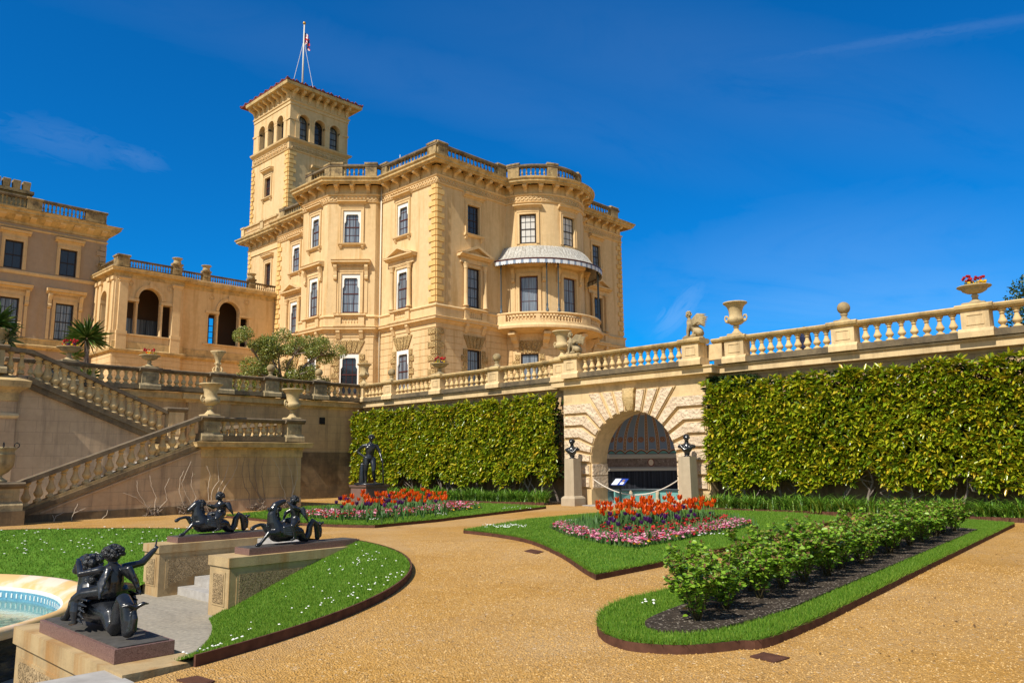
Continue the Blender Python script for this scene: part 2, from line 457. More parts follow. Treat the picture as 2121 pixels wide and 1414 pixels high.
m = NT('carved_keystone'); m.bump(m.noise(11, 3, .5, dist=2.5), 1., .06); M['keystone'] = m.done(m.ramp(m.noise(2, 5), [(.3, (.60, .42, .19)), (.7, (.70, .51, .26))]), .9, .2)
m = NT('bronze'); c = m.ramp(m.noise(6, 5), [(.3, (.008, .009, .012)), (.75, (.022, .026, .032))])
m.bump(m.noise(60, 3), .08, .005); M['bronze'] = m.done(c, m.ramp(m.noise(12, 4), [(.3, .16), (.7, .32)]), .6, .0)
m = NT('bronze_hair'); m.bump(m.noise(38, 3, .5, dist=1.5), .9, .02); M['hair'] = m.done((.012, .014, .018), .32, .6)
m = NT('pink_granite'); c = m.mix(.5, m.ramp(m.vor(130, 'F1', 'Color'), [(.2, (.10, .05, .043)), (.5, (.19, .105, .09)), (.8, (.27, .17, .145))]), m.ramp(m.noise(90, 2), [(.3, (.09, .045, .038)), (.7, (.24, .14, .12))]))
M['granite'] = m.done(c, .45, .4)
m = NT('slate_top'); M['slate'] = m.done(m.ramp(m.noise(9, 5), [(.3, (.05, .047, .043)), (.7, (.095, .088, .08))]), .7, .3)
m = NT('gravel')
c = m.mix(.55, m.ramp(m.vor(62, 'F1', 'Color'), [(.1, (.30, .15, .033)), (.4, (.46, .25, .062)), (.7, (.56, .33, .10)), (.95, (.72, .52, .28))]),
          m.ramp(m.noise(.8, 8, .7), [(.3, (.41, .205, .044)), (.7, (.62, .345, .095))]))
c = m.mix(m.math('MULTIPLY', m.ramp(m.vor(23, 'F1', 'Color'), [(.80, 0.), (.9, 1.)]), .5), c, (.24, .15, .07))
c = m.mix(m.math('MULTIPLY', m.ramp(m.vor(37, 'F1', 'Color'), [(.87, 0.), (.95, 1.)]), .5), c, (.80, .72, .58))
m.bump(m.math('ADD', m.vor(62), m.math('MULTIPLY', m.noise(14, 5), .6)), .9, .02); M['gravel'] = m.done(m.mix(m.ramp(m.noise(.33, 5, .6), [(.42, 0.), (.66, .55)]), c, m.mix(.6, c, (.62, .46, .28))), .95, .1)
m = NT('lawn_turf'); M['turf'] = m.done(m.ramp(m.noise(3, 7, .7), [(.3, (.045, .12, .010)), (.7, (.11, .22, .025))]), .9, .1)
m = NT('soil'); c = m.mix(m.ramp(m.vor(60, 'F1', 'Color'), [(.80, 0.), (.86, 1.)]), m.ramp(m.noise(9, 7), [(.3, (.030, .024, .019)), (.7, (.085, .066, .05))]), (.36, .31, .25))
m.bump(m.noise(30, 6), 1., .04); M['soil'] = m.done(c, .95, .1)
m = NT('paving'); c = m.mix(.6, m.ramp(m.noise(.9, 8, .7, m.scaled((1.6, .5, 1)), 1.2), [(.3, (.17, .15, .12)), (.5, (.30, .27, .215)), (.7, (.40, .345, .27))]), m.ramp(m.noise(14, 6), [(.3, (.2, .18, .15)), (.7, (.42, .37, .29))]))
m.bump(m.noise(12, 6), .4, .02); M['paving'] = m.done(c, .85, .25)
m = NT('step_stone'); M['step'] = m.done(m.ramp(m.noise(6, 7), [(.3, (.30, .28, .26)), (.7, (.44, .42, .39))]), .85, .2)
m = NT('rusty_edging'); M['edging'] = m.done(m.ramp(m.noise(7, 6), [(.3, (.060, .026, .016)), (.7, (.13, .058, .036))]), .85, .2)
m = NT('pool_water'); m.b.inputs['Transmission Weight'].default_value = .85; m.b.inputs['IOR'].default_value = 1.33; m.b.inputs['Specular IOR Level'].default_value = .5
m.bump(m.noise(5, 3, .5, dist=.6), .14, .03); M['water'] = m.done((.62, .90, .84), .03, .5)
M['poolfloor'] = plain('pool_floor', (.24, .38, .30), .6)
m = NT('pool_tiles'); M['tile'] = m.done(m.ramp(m.noise(20, 2), [(.3, (.08, .26, .42)), (.7, (.15, .38, .52))]), .25, .5)
M['tilewhite'] = plain('white_tile', (.72, .78, .78), .35)
m = NT('basin_stone'); M['basin'] = m.done(m.mix(m.ramp(m.noise(1.4, 6), [(.45, 0.), (.6, .8)]), (.62, .40, .17), (.70, .58, .50)), .8, .3)
m = NT('wet_stone'); m.bump(m.noise(5, 4, .5, m.scaled((1, 1, 6))), .9, .05); M['wet'] = m.done(m.ramp(m.noise(3, 6, .6, m.scaled((1, 1, 3))), [(.4, (.012, .010, .008)), (.6, (.05, .036, .02)), (.75, (.22, .14, .05))]), .55, .4)
def glass(name, c, r=.06, ripple=.05):
    m = NT(name); m.bump(m.noise(1.1, 2), ripple, .05); return m.done(c, r, .7)
M['glass'] = glass('dark_window_glass', (.018, .022, .030))
M['glasscurtain'] = None
m = NT('glass_with_nets'); w = m.noise(1., 3, .5, m.scaled((14, 14, .4)))
M['glasscurtain'] = m.done(m.ramp(w, [(.35, (.06, .075, .10)), (.65, (.24, .28, .33))]), .08, .7)
M['glassblind'] = NT('glass_with_blind').done((.62, .60, .56), .12, .6)
M['sash'] = plain('dark_red_sash_paint', (.075, .020, .018), .45)
M['sashdark'] = plain('dark_sash_paint', (.030, .020, .020), .45)
M['white'] = plain('white_blind_box_paint', (.80, .79, .75), .6)
M['slatroof'] = None
m = NT('lead_canopy'); c = m.ramp(m.noise(1.1, 8, .75, m.scaled((9, 9, .5))), [(.3, (.17, .145, .11)), (.52, (.42, .40, .36)), (.72, (.66, .66, .63))])
M['slatroof'] = m.done(c, .6, .4)
M['valance'] = plain('grey_white_valance', (.62, .66, .72), .6)
M['bluestripe'] = plain('blue_grey_stripe', (.22, .28, .38), .6)
M['iron'] = plain('blue_grey_iron', (.045, .065, .080), .45, .5)
M['black'] = plain('near_black', (.01, .01, .012), .7)
m = NT('terracotta_tile'); M['tileroof'] = m.done(m.ramp(m.noise(4, 4), [(.3, (.14, .032, .025)), (.7, (.27, .07, .05))]), .8, .2)
M['lead'] = plain('lead_pipe', (.50, .47, .42), .6)
M['dark'] = plain('dark_interior', (.035, .025, .02), .9)
M['brown'] = plain('brown_interior', (.10, .06, .04), .9)
M['pole'] = plain('pale_painted_pole', (.62, .60, .56), .5)
M['flagred'] = plain('flag_red', (.45, .025, .04), .8)
M['flagblue'] = plain('flag_blue', (.02, .03, .18), .8)
M['flagwhite'] = plain('flag_white', (.75, .74, .72), .8)
M['drain'] = plain('cream_drainpipe', (.66, .60, .48), .6)
M['rope'] = plain('white_rope', (.62, .56, .48), .9)
M['signblue'] = plain('blue_print', (.010, .045, .30), .35)
M['signwhite'] = plain('white_print', (.75, .77, .78), .35)
M['signgrey'] = plain('grey_print', (.35, .36, .38), .4)
M['signbrown'] = plain('photo_print', (.26, .17, .11), .4)
M['signpost'] = plain('dark_green_post', (.018, .035, .035), .4)
M['teal'] = plain('teal_paint', (.14, .34, .32), .75)
M['tealp'] = plain('pale_teal_paint', (.20, .36, .36), .75)
M['dome_blue'] = plain('dome_blue_grey', (.17, .22, .32), .85)
M['dome_tan'] = plain('dome_tan', (.30, .18, .11), .85)
M['dome_red'] = plain('dome_maroon', (.17, .045, .035), .85)
M['dome_cream'] = plain('dome_cream', (.58, .46, .34), .85)
M['mosaic'] = None
m = NT('shell_mosaic'); M['mosaic'] = m.done(m.mix(m.ramp(m.vor(5.5), [(.0, 1.), (.16, 0.)]), m.ramp(m.noise(9, 5), [(.3, (.10, .07, .055)), (.7, (.24, .17, .14))]), (.50, .42, .34)), .8)
M['lightstone'] = plain('pale_moulding', (.42, .38, .33), .8)
M['drape'] = None
m = NT('dark_drape'); M['drape'] = m.done(m.ramp(m.noise(1, 3, .5, m.scaled((22, 22, .3))), [(.4, (.008, .009, .014)), (.7, (.03, .033, .045))]), .8)
def leafmat(name, stops, rough=.4, spec=.4, trans=.0, wob=2.2):
    """colour varies from leaf to leaf and in drifts"""
    m = NT(name); g = m.n('ShaderNodeNewGeometry'); f = m.math('ADD', m.math('MULTIPLY', g.outputs['Random Per Island'], .75), m.math('MULTIPLY', m.noise(wob, 3), .3))
    c = m.ramp(f, stops)
    if trans:
        t = m.n('ShaderNodeBsdfTranslucent'); m.l(c, t.inputs[0]); x = m.n('ShaderNodeMixShader'); x.inputs[0].default_value = trans
        m.l(m.b.outputs[0], x.inputs[1]); m.l(t.outputs[0], x.inputs[2]); m.l(x.outputs[0], m.t.nodes['Material Output'].inputs[0])
    return m.done(c, rough, spec)
M['laurel'] = leafmat('magnolia_leaves', [(.1, (.065, .135, .006)), (.35, (.18, .265, .010)), (.6, (.31, .35, .014)), (.8, (.47, .43, .02)), (.92, (.56, .38, .025)), (.99, (.42, .2, .02))], .25, .5, .22)
M['shadeleaf'] = leafmat('shade_toned_magnolia_leaves', [(.1, (.008, .022, .003)), (.6, (.02, .045, .006)), (.95, (.05, .06, .012))], .35, .4)  # inner hedge leaves: shade of the gaps put into a darker leaf colour
M['strap'] = leafmat('strap_leaves', [(.1, (.055, .15, .012)), (.5, (.12, .27, .022)), (.9, (.25, .37, .05))], .4, .4, .15)
M['grass'] = leafmat('grass_blades', [(.1, (.055, .145, .007)), (.5, (.115, .24, .015)), (.9, (.22, .32, .04))], .55, .25, .2, 1.3)
M['rose'] = leafmat('rose_leaves', [(.1, (.08, .18, .012)), (.45, (.17, .33, .02)), (.80, (.27, .42, .035)), (.90, (.22, .15, .04)), (.98, (.24, .09, .045))], .38, .4, .25)
M['bud'] = leafmat('young_rose_shoots', [(.1, (.13, .06, .03)), (.9, (.25, .15, .06))], .45, .3, .2)
M['tulipleaf'] = leafmat('tulip_leaves', [(.1, (.05, .13, .03)), (.9, (.13, .26, .075))], .45, .3, .15)
M['bedleaf'] = leafmat('bedding_leaves', [(.1, (.03, .09, .015)), (.6, (.07, .16, .03)), (.9, (.14, .22, .06))], .45, .3, .15)
M['orange'] = leafmat('orange_petals', [(.1, (.62, .04, .006)), (.5, (.80, .095, .005)), (.9, (.88, .20, .01))], .4, .3, .3)
M['purple'] = leafmat('purple_petals', [(.1, (.035, .008, .06)), (.9, (.12, .02, .16))], .4, .3, .2)
M['pink'] = leafmat('pink_petals', [(.1, (.50, .05, .16)), (.5, (.72, .22, .36)), (.9, (.84, .55, .60))], .5, .2, .3)
M['red'] = leafmat('red_petals', [(.1, (.30, .01, .02)), (.9, (.65, .03, .03))], .4, .3, .2)
M['yellow'] = leafmat('yellow_petals', [(.1, (.75, .38, .01)), (.9, (.85, .60, .03))], .5, .2, .2)
M['daisy'] = plain('white_daisy', (.80, .80, .76), .6)
M['treeleaf'] = leafmat('tree_leaves', [(.1, (.07, .11, .015)), (.5, (.18, .23, .035)), (.8, (.34, .35, .08)), (.95, (.50, .44, .18))], .35, .45, .15)
M['palm'] = leafmat('palm_fronds', [(.1, (.025, .07, .012)), (.6, (.07, .16, .025)), (.92, (.20, .26, .06))], .35, .5, .1)
M['ivy'] = leafmat('ivy_leaves', [(.1, (.012, .035, .008)), (.9, (.04, .085, .018))], .4, .4)
m = NT('bark'); m.bump(m.noise(14, 5), .6, .02); M['bark'] = m.done(m.ramp(m.noise(5, 5), [(.3, (.11, .085, .07)), (.7, (.28, .23, .20))]), .9, .1)
M['vine'] = plain('dry_vine_bark', (.22, .17, .13), .9)
M['vinepale'] = plain('pale_vine_bark', (.52, .43, .33), .9)
M['stem'] = plain('rose_stem', (.085, .07, .03), .7)
M['skin'] = plain('skin', (.52, .30, .21), .6)
M['jacket'] = plain('navy_jacket', (.015, .022, .06), .8)
M['trousers'] = plain('dark_trousers', (.02, .02, .025), .8)
# ================================================================== the mansion
X0, Y0, ZT = 33.96, 39.38, 5.0

def bal_mesh(name, mat, seg=10):
    """baluster of unit height"""
    pr = [(.10, .0), (.15, .0), (.15, .10), (.10, .13), (.075, .16), (.075, .20), (.11, .25), (.15, .32), (.155, .37), (.13, .44), (.09, .55), (.07, .68), (.07, .74), (.10, .75), (.10, .785), (.075, .80), (.08, .84), (.13, .89), (.13, .93), (.14, .93), (.14, 1.), (.1, 1.)]
    mb = MB(); mb.lathe(pr, seg); me = mb.mesh(name, mat); mb.fix(me); return me
BAL = bal_mesh('baluster', M['terrbal'], 12)
BALROOF = bal_mesh('baluster', M['sooty'], 8)
BALHOUSE = bal_mesh('baluster', M['trim'], 8)

def balusters(parent, f, u0, u1, n, z0, z1, step, me, w=.85):
    k = max(1, round((u1-u0)/step))
    for i in range(k):
        u = u0+(u1-u0)*(i+.5)/k
        link('baluster', me, parent, f.P(u, n, z0), None, ((z1-z0)*w, (z1-z0)*w, z1-z0))

def sash(win, f, u0, u1, z0, z1, nx, nz, pane, mat, n=-.16, fr=.075, bar=.032, meet=True):
    mb = MB()
    for a, b, c, d in ((u0, u0+fr, z0, z1), (u1-fr, u1, z0, z1), (u0+fr, u1-fr, z0, z0+fr*1.3), (u0+fr, u1-fr, z1-fr, z1)): mb.box(f, a, b, n-.03, n+.03, c, d)
    for i in range(1, nx):
        u = u0+(u1-u0)*i/nx; mb.box(f, u-bar/2, u+bar/2, n-.018, n+.018, z0+fr, z1-fr)
    for j in range(1, nz):
        z = z0+(z1-z0)*j/nz; t = bar*1.0 if (not meet or j != nz//2) else .075
        q = n+.012 if (meet and j == nz//2) else n
        mb.box(f, u0+fr, u1-fr, q-.02, q+.021, z-t/2, z+t/2)
    mb.build('sash', mat, win)
    mb = MB(); mb.box(f, u0+.02, u1-.02, n-.012, n-.004, z0+.02, z1-.02); mb.build('pane', pane, win)

def window(bld, f, uc, w, z0, z1, style='plain', blind=False, nx=3, nz=4, pane=None, sm=None, sill=True, T='trim', arch=.17, meet=True):
    """a window is one part: architrave > sash, pane, sill, hood ..."""
    u0, u1 = uc-w/2, uc+w/2; T = M[T]
    mb = MB(); a = arch
    if style != 'ground':
        for p, q, c, d in ((u0-a, u0, z0, z1+a), (u1, u1+a, z0, z1+a), (u0, u1, z1, z1+a)):
            mb.box(f, p, q, 0, .07, c, d)
        e = a+.05
        for p, q, c, d in ((u0-e, u0-a, z0, z1+e), (u1+a, u1+e, z0, z1+e), (u0-a, u1+a, z1+a, z1+e)): mb.box(f, p, q, 0, .105, c, d)
    else:
        mb.box(f, u0-.06, u0, -.08, .02, z0, z1+.06); mb.box(f, u1, u1+.06, -.08, .02, z0, z1+.06); mb.box(f, u0, u1, -.08, .02, z1, z1+.06)
    win = mb.build('window', T, bld)
    if blind:
        mb = MB(); h = z1-z0
        mb.box(f, u0+.002, u1-.002, -.11, -.01, z1-.30, z1-.002)
        for sgn, ue in ((1, u0+.002), (-1, u1-.002)):
            z_ = z1-.30-h*.22
            def bx(a, b, c, d): mb.box(f, min(ue+sgn*a, ue+sgn*b), max(ue+sgn*a, ue+sgn*b), -.11, -.012, c, d)
            bx(0, .19, z_, z1-.30); bx(0, .15, z_-.09, z_); bx(0, .09, z0+.03, z_-.09)
            mb.prism(f, [(ue+sgn*.19, z1-.30), (ue+sgn*.27, z1-.30), (ue+sgn*.19, z1-.42)], -.10, -.02)
        mb.build('blind_box', M['white'], win)
    sash(win, f, u0+.03, u1-.03, z0+.03, z1-.03, nx, nz, pane or M['glasscurtain'], sm or M['sash'], meet=meet)
    if sill and style in ('plain', 'hood'):
        mb = MB(); mb.profile(f, [(0, z0-.2), (.12, z0-.2), (.22, z0-.1), (.24, z0-.02), (0, z0+.0)], u0-.32, u1+.32)
        for u in (u0-.14, u1+.14): mb.profile(f, [(0, z0-.42), (.06, z0-.42), (.17, z0-.25), (.17, z0-.2), (0, z0-.2)], u-.09, u+.09)
        mb.build('sill', T, win)
    if style == 'hood':
        mb = MB(); z = z1+.30
        mb.box(f, u0-.22, u1+.22, 0, .05, z1+.222, z+.18)
        mb.profile(f, [(0, z+.18), (.10, z+.18), (.14, z+.26), (.34, z+.32), (.34, z+.40), (.40, z+.46), (0, z+.54)], u0-.40, u1+.40)
        mb.build('hood', T, win)
    if style == 'console':
        mb = MB(); z = z1+.22
        mb.box(f, u0-.42, u1+.42, 0, .05, z+.002, z+.42)
        mb.profile(f, [(0, z+.42), (.12, z+.42), (.16, z+.52), (.44, z+.58), (.44, z+.68), (.5, z+.76), (0, z+.84)], u0-.72, u1+.72)
        k = int((u1-u0+.8)/.11)
        for i in range(k):
            u = u0-.4+(u1-u0+.8)*(i+.5)/k; mb.box(f, u-.03, u+.03, .05, .15, z+.33, z+.418)
        mb.build('hood', T, win)
        for u in (u0-.44, u1+.44):
            mb = MB(); mb.profile(f, [(.05, z+.40), (.34, z+.40), (.34, z+.24), (.20, z-.05), (.16, z-.35), (.22, z-.45), (.2, z-.62), (.05, z-.70)], u-.12, u+.12); mb.build('console', T, win)
        mb = MB()
        for u in (u0-.44, u1+.44): mb.box(f, u-.10, u+.10, 0, .052, z0, z-.72)
        mb.build('pilaster_strip', T, win)
    if style == 'pediment':
        z = z1+.25; hw = (u1-u0)/2+.95
        mb = MB(); mb.box(f, uc-hw+.25, uc+hw-.25, 0, .12, z, z+.38)
        mb.profile(f, [(0, z+.38), (.3, z+.38), (.36, z+.46), (.52, z+.52), (.52, z+.62), (0, z+.62)], uc-hw, uc+hw)
        zt = z+.62; H = .62
        mb.prism(f, [(uc-hw+.25, zt), (uc+hw-.25, zt), (uc, zt+H-.12)], 0, .2)
        for sg in (-1, 1):
            e = [(uc+sg*(hw+.04), zt), (uc+sg*(hw-.42), zt), (uc, zt+H-.14), (uc, zt+H+.06)]
            mb.prism(f, e, 0, .54)
        mb.build('pediment', T, win)
        for u in (u0-.32, u1+.32):
            mb = MB(); c = f.P(u, .2, 0)
            mb.lathe([(.16, z0-.05), (.20, z0-.05), (.20, z0+.05), (.15, z0+.1), (.145, z0+.9), (.125, z-.50), (.125, z-.46), (.15, z-.44), (.14, z-.40), (.19, z-.1), (.24, z-.02), (.1, z)], 14, (c[0], c[1], 0)); mb.build('column', T, win)
    return win

def parapet_panel(bld, f, uc, w, z0, z1, n=.12):
    """little balustraded apron under a first-floor window"""
    mb = MB(); h = z1-z0
    mb.box(f, uc-w/2-.42, uc-w/2, 0, n+.12, z0, z1); mb.box(f, uc+w/2, uc+w/2+.42, 0, n+.12, z0, z1)
    mb.box(f, uc-w/2, uc+w/2, 0, n+.10, z0, z0+.1); mb.box(f, uc-w/2, uc+w/2, 0, n+.10, z1-.1, z1)
    mb.profile(f, [(0, z1), (n+.2, z1), (n+.24, z1+.06), (n+.2, z1+.12), (0, z1+.12)], uc-w/2-.5, uc+w/2+.5)
    mb.profile(f, [(0, z0-.30), (n+.22, z0-.22), (n+.32, z0-.1), (n+.32, z0), (0, z0)], uc-w/2-.5, uc+w/2+.5)
    for u in (uc-w/2-.2, uc+w/2+.2): mb.profile(f, [(0, z0-.95), (.08, z0-.95), (.22, z0-.62), (.30, z0-.5), (.30, z0-.30), (0, z0-.30)], u-.14, u+.14)
    o = mb.build('window_apron', M['trim'], bld)
    k = max(3, round(w/.2))
    for i in range(k):
        link('baluster', BALHOUSE, o, f.P(uc-w/2+w*(i+.5)/k, n-.02, z0+.1), None, (h*.62, h*.62, h-.2))

def voussoirs(bld, f, uc, w, z1, z0):
    """vermiculated surround of a ground-floor window"""
    mb = MB(); u0, u1 = uc-w/2, uc+w/2; H = .95; n = 5
    for i in range(n):
        a, b = i/n, (i+1)/n; g = .03
        lo0, lo1 = u0+w*a+g, u0+w*b-g
        hi0, hi1 = uc+(w/2+.42)*(2*a-1)+g, uc+(w/2+.42)*(2*b-1)-g
        mb.prism(f, [(lo0, z1+.07), (lo1, z1+.07), (hi1, z1+H), (hi0, z1+H)], .0, .085)
    z = z1; i = 0
    while z > z0+.2:
        L = .55 if i % 2 else .34
        for sg, ue in ((-1, u0-.065), (1, u1+.065)):
            a, b = sorted((ue, ue+sg*L)); mb.box(f, a, b, 0, .08, z-.40, z-.03)
        z -= .45; i += 1
    mb.build('window_surround', M['rough'], bld)

def courses(mb, f, a, b, z0, z1, gaps, n=.035, h=.455):
    z = z0
    while z+.2 < z1:
        zz = min(z+h-.03, z1); iv = [(a, b)]
        for g0, g1, gz0, gz1 in gaps:
            if gz0 < zz and gz1 > z:
                iv = [x for p, q in iv for x in ((p, min(q, g0)), (max(p, g1), q)) if x[1]-x[0] > .02]
        for p, q in iv: mb.box(f, p, q, 0, n, z, zz)
        z += h

def quoins(mb, f, u, sg, z0, z1, a=.75, b=.48, h=.42, n=.085):
    z = z0; i = 0
    while z+h*.6 < z1:
        L = a if i % 2 == 0 else b
        p, q = sorted((u, u+sg*L)); mb.box(f, p, q, 0, n, z+.04, min(z+h-.04, z1)); z += h; i += 1

def bracket(mb, f, u, z0, z1, d, w):
    h = z1-z0
    mb.profile(f, [(0, z0), (d*.16, z0), (d*.22, z0+h*.12), (d*.20, z0+h*.35), (d*.42, z0+h*.62), (d*.85, z0+h*.66), (d, z0+h*.78), (d, z1-.02), (0, z1-.02)], u-w/2, u+w/2)

pav = wthing('mansion_pavilion', 'three-storey ochre stucco mansion block with round bow and lead canopy above the terrace', 'mansion', (X0, Y0, ZT))
FL = F((X0, Y0), (0, 1), (-1, 0)); FR = F((X0, Y0), (1, 0), (0, -1))
q2 = math.sqrt(.5)
FB1 = F((X0-.45, Y0+6.3), (-q2, q2), (-q2, -q2)); LB1 = 2.45/q2
FB2 = F((X0-2.9, Y0), (0, 1), (-1, 0))
FB3 = F((X0-2.9, Y0+12.2), (q2, q2), (-q2, q2))
BC = (X0+10.65, Y0+.6); BR = 3.85; A0 = R(-171)
FBW = FC(BC, BR, A0); LBW = BR*R(162)
WIDE = 21.4
def bow_pts(r, k=26, a0=-171, a1=-9): return [(BC[0]+r*math.cos(R(a0+(a1-a0)*i/k)), BC[1]+r*math.sin(R(a0+(a1-a0)*i/k))) for i in range(k+1)]
LEFT_PATH = [(X0, Y0+21), (X0, Y0+14.65), (X0-.45, Y0+14.65), (X0-2.9, Y0+12.2), (X0-2.9, Y0+8.75), (X0-.45, Y0+6.3), (X0, Y0+6.3), (X0, Y0)]
OUT = LEFT_PATH+bow_pts(BR)+[(X0+WIDE, Y0), (X0+WIDE, Y0+14)]
# --- walls with real openings
HL = [(3.02, 4.26, 17.85, 20.25), (3.0, 4.30, 12.55, 15.45), (2.85, 4.20, 6.6, 9.58), (17.38, 18.62, 17.75, 20.15), (17.38, 18.62, 12.55, 15.25), (17.38, 18.62, 6.6, 9.5)]
HR = [(2.87, 4.06, 17.85, 20.0), (2.87, 4.12, 12.55, 15.4), (2.87, 4.17, 6.6, 9.55), (17.25, 18.35, 17.95, 19.95), (17.25, 18.45, 12.55, 15.4), (17.25, 18.45, 6.6, 9.55)]
HB = [(1.08, 2.38, 17.75, 20.25), (1.05, 2.41, 12.55, 15.45), (1.05, 2.41, 6.6, 9.58)]
HB2 = [(9.87, 11.03, 17.75, 20.25), (9.87, 11.03, 12.55, 15.45), (9.87, 11.03, 6.6, 9.58)]
UW = [1.747, 5.1, 9.14]
HBW = [h for u in UW for h in ((u-.62, u+.62, 17.70, 19.95), (u-.68, u+.68, 12.45, 15.25), (u-.66, u+.66, 6.6, 9.5))]
mb = MB(); zt = 22.2
for f, a, b, h in ((FL, 0, 6.3, HL[:3]), (FL, 14.65, 21, HL[3:]), (FB1, 0, LB1, HB), (FB2, 8.75, 12.2, HB2), (FR, 0, 6.85, HR[:3]), (FR, 14.45, WIDE, HR[3:]), (FBW, 0, LBW, HBW)):
    mb.wallgrid(f, a, b, ZT-.3, zt, h, .24)
for p, q in (((X0, Y0+6.3), (X0-.45, Y0+6.3)), ((X0-2.9, Y0+12.2), (X0-.45, Y0+14.65)), ((X0-.45, Y0+14.65), (X0, Y0+14.65)), ((X0+WIDE, Y0), (X0+WIDE, Y0+20)), ((X0, Y0+21), (X0+1, Y0+21)), ((X0+WIDE, Y0+20), (X0+6.5, Y0+20))):
    f, L = between(p, q); mb.wallgrid(f, 0, L, ZT-.3, zt)
mb.build('wall', M['wall'], pav)
# --- dark rooms behind the glass, roof deck
mb = MB(); inn = [(X0+.3, Y0+20.9), (X0+.3, Y0+14.3), (X0-2.55, Y0+12.0), (X0-2.55, Y0+8.9), (X0+.3, Y0+6.6), (X0+.3, Y0+.3)]+bow_pts(BR-.3)+[(X0+WIDE-.3, Y0+.3), (X0+WIDE-.3, Y0+19.7), (X0+.6, Y0+19.7)]
mb.hprism(inn, ZT, 22.55); mb.build('interior', M['dark'], pav)
# --- ground floor rustication
mb = MB(); Z1 = 10.72
gw = lambda h: [(h[0]-.62, h[1]+.62, h[2], h[3]), (h[0]-.45, h[1]+.45, h[3], h[3]+.98)]
for f, a, b, h in ((FL, .0, 6.3, HL[2]), (FL, 14.65, 21, HL[5]), (FB1, .02, LB1, HB[2]), (FB2, 8.75, 12.2, HB2[2]), (FR, .0, 6.8, HR[2]), (FR, 14.5, WIDE, HR[5])):
    g = gw(h)
    if f in (FL, FR) and a == 0: g = g+[(-.1, .78, 5, 10.72)]
    courses(mb, f, a, b, 5.75, Z1, g); mb.build('rustication', M['wall'], pav); mb = MB()
g = [x for u in UW for x in gw((u-.66, u+.66, 6.6, 9.5))]
courses(mb, FBW, .03, LBW-.03, 5.75, Z1, g)
mb.build('rustication', M['wall'], pav)
mb = MB()
quoins(mb, FL, .0, 1, 5.75, 10.7, .76, .5, .455, .075); mb.build('ground_quoins', M['rough'], pav); mb = MB(); quoins(mb, FR, .0, 1, 5.75, 10.7, .66, .42, .455, .075)
mb.build('ground_quoins', M['rough'], pav)
for a in ((FL, .0, 1, 12.5, 20.8), (FR, 0, 1, 12.5, 20.8, .66, .42), (FR, WIDE, -1, 12.5, 20.8, .7, .4), (FL, 21, -1, 11.6, 20.8, .7, .45)):
    mb = MB(); quoins(mb, *a); mb.build('quoins', M['quoin'], pav)
# --- mouldings that follow the plan
mb = MB()
mb.sweep(OUT, [(-.02, ZT-.3), (.10, ZT-.3), (.10, 5.55), (.04, 5.66), (-.02, 5.7)]); mb.build('base_plinth', M['trim'], pav)
mb = MB()
mb.sweep(OUT, [(-.02, 10.78), (.05, 10.8), (.05, 11.1), (.14, 11.16), (.20, 11.26), (.36, 11.32), (.36, 11.42), (.42, 11.50), (.10, 11.60), (.10, 12.16), (.16, 12.20), (.20, 12.27), (.16, 12.34), (-.02, 12.42)])
mb.build('string_course', M['trim'], pav)
mb = MB()
mb.sweep(OUT, [(-.02, 20.82), (.08, 20.84), (.12, 20.92), (.05, 20.96), (.05, 21.34), (.12, 21.38), (.16, 21.48), (-.02, 21.52)])
mb.build('frieze', M['trim'], pav)
# guilloche: small discs along the frieze
mb = MB()
def along(path, step, fn, skip=.25):
    for p, q in zip(path, path[1:]):
        f, L = between(p, q)
        if L < .3: continue
        k = max(1, round(L/step))
        for i in range(k): fn(f, L*(i+.5)/k)
def disc(mb, f, u, z, r, n0, n1, k=8): mb.prism(f, [(u+r*math.cos(2*PI*i/k), z+r*math.sin(2*PI*i/k)) for i in range(k)], n0, n1)
def guil(f, u):
    for i in range(10):
        a, b = 2*PI*i/10, 2*PI*(i+1)/10
        mb.prism(f, [(u+.15*math.cos(a), 21.15+.15*math.sin(a)), (u+.15*math.cos(b), 21.15+.15*math.sin(b)), (u+.10*math.cos(b), 21.15+.10*math.sin(b)), (u+.10*math.cos(a), 21.15+.10*math.sin(a))], .05, .11)
along(LEFT_PATH, .30, guil); along([(X0, Y0), (X0+6.85, Y0)], .30, guil)
along([(X0+14.45, Y0), (X0+WIDE, Y0)], .30, guil)
FZ = FC(BC, BR, A0); kk = int(LBW/.3)
for i in range(kk): guil(FZ, LBW*(i+.5)/kk)
mb.build('guilloche_ornament', M['trim'], pav)
mb = MB()
mb.sweep(OUT, [(-.02, 22.30), (.58, 22.32), (.60, 22.08), (.72, 22.10), (.74, 22.18), (.86, 22.22), (.88, 22.36), (.98, 22.44), (1.0, 22.54), (.30, 22.66), (.22, 22.72), (-.3, 22.74)])
mb.build('cornice', M['cornice'], pav)
def brk(f, u):
    b = MB(); bracket(b, f, u, 21.53, 22.09, .64, .26); b.box(f, u-.17, u+.17, .0, .599, 22.071, 22.29); b.build('cornice_bracket', M['trim'], pav)
along([(X0, Y0+20.9), (X0, Y0+14.65)], 1.08, brk); along([(X0, Y0+5.9), (X0, Y0+.05)], 1.1, brk)
along(LEFT_PATH[2:6], 1.1, brk); along([(X0+.05, Y0), (X0+6.3, Y0)], 1.08, brk); along([(X0+15.1, Y0), (X0+WIDE-.1, Y0)], 1.08, brk)
for i in range(10): brk(FBW, LBW*(i+.5)/10)
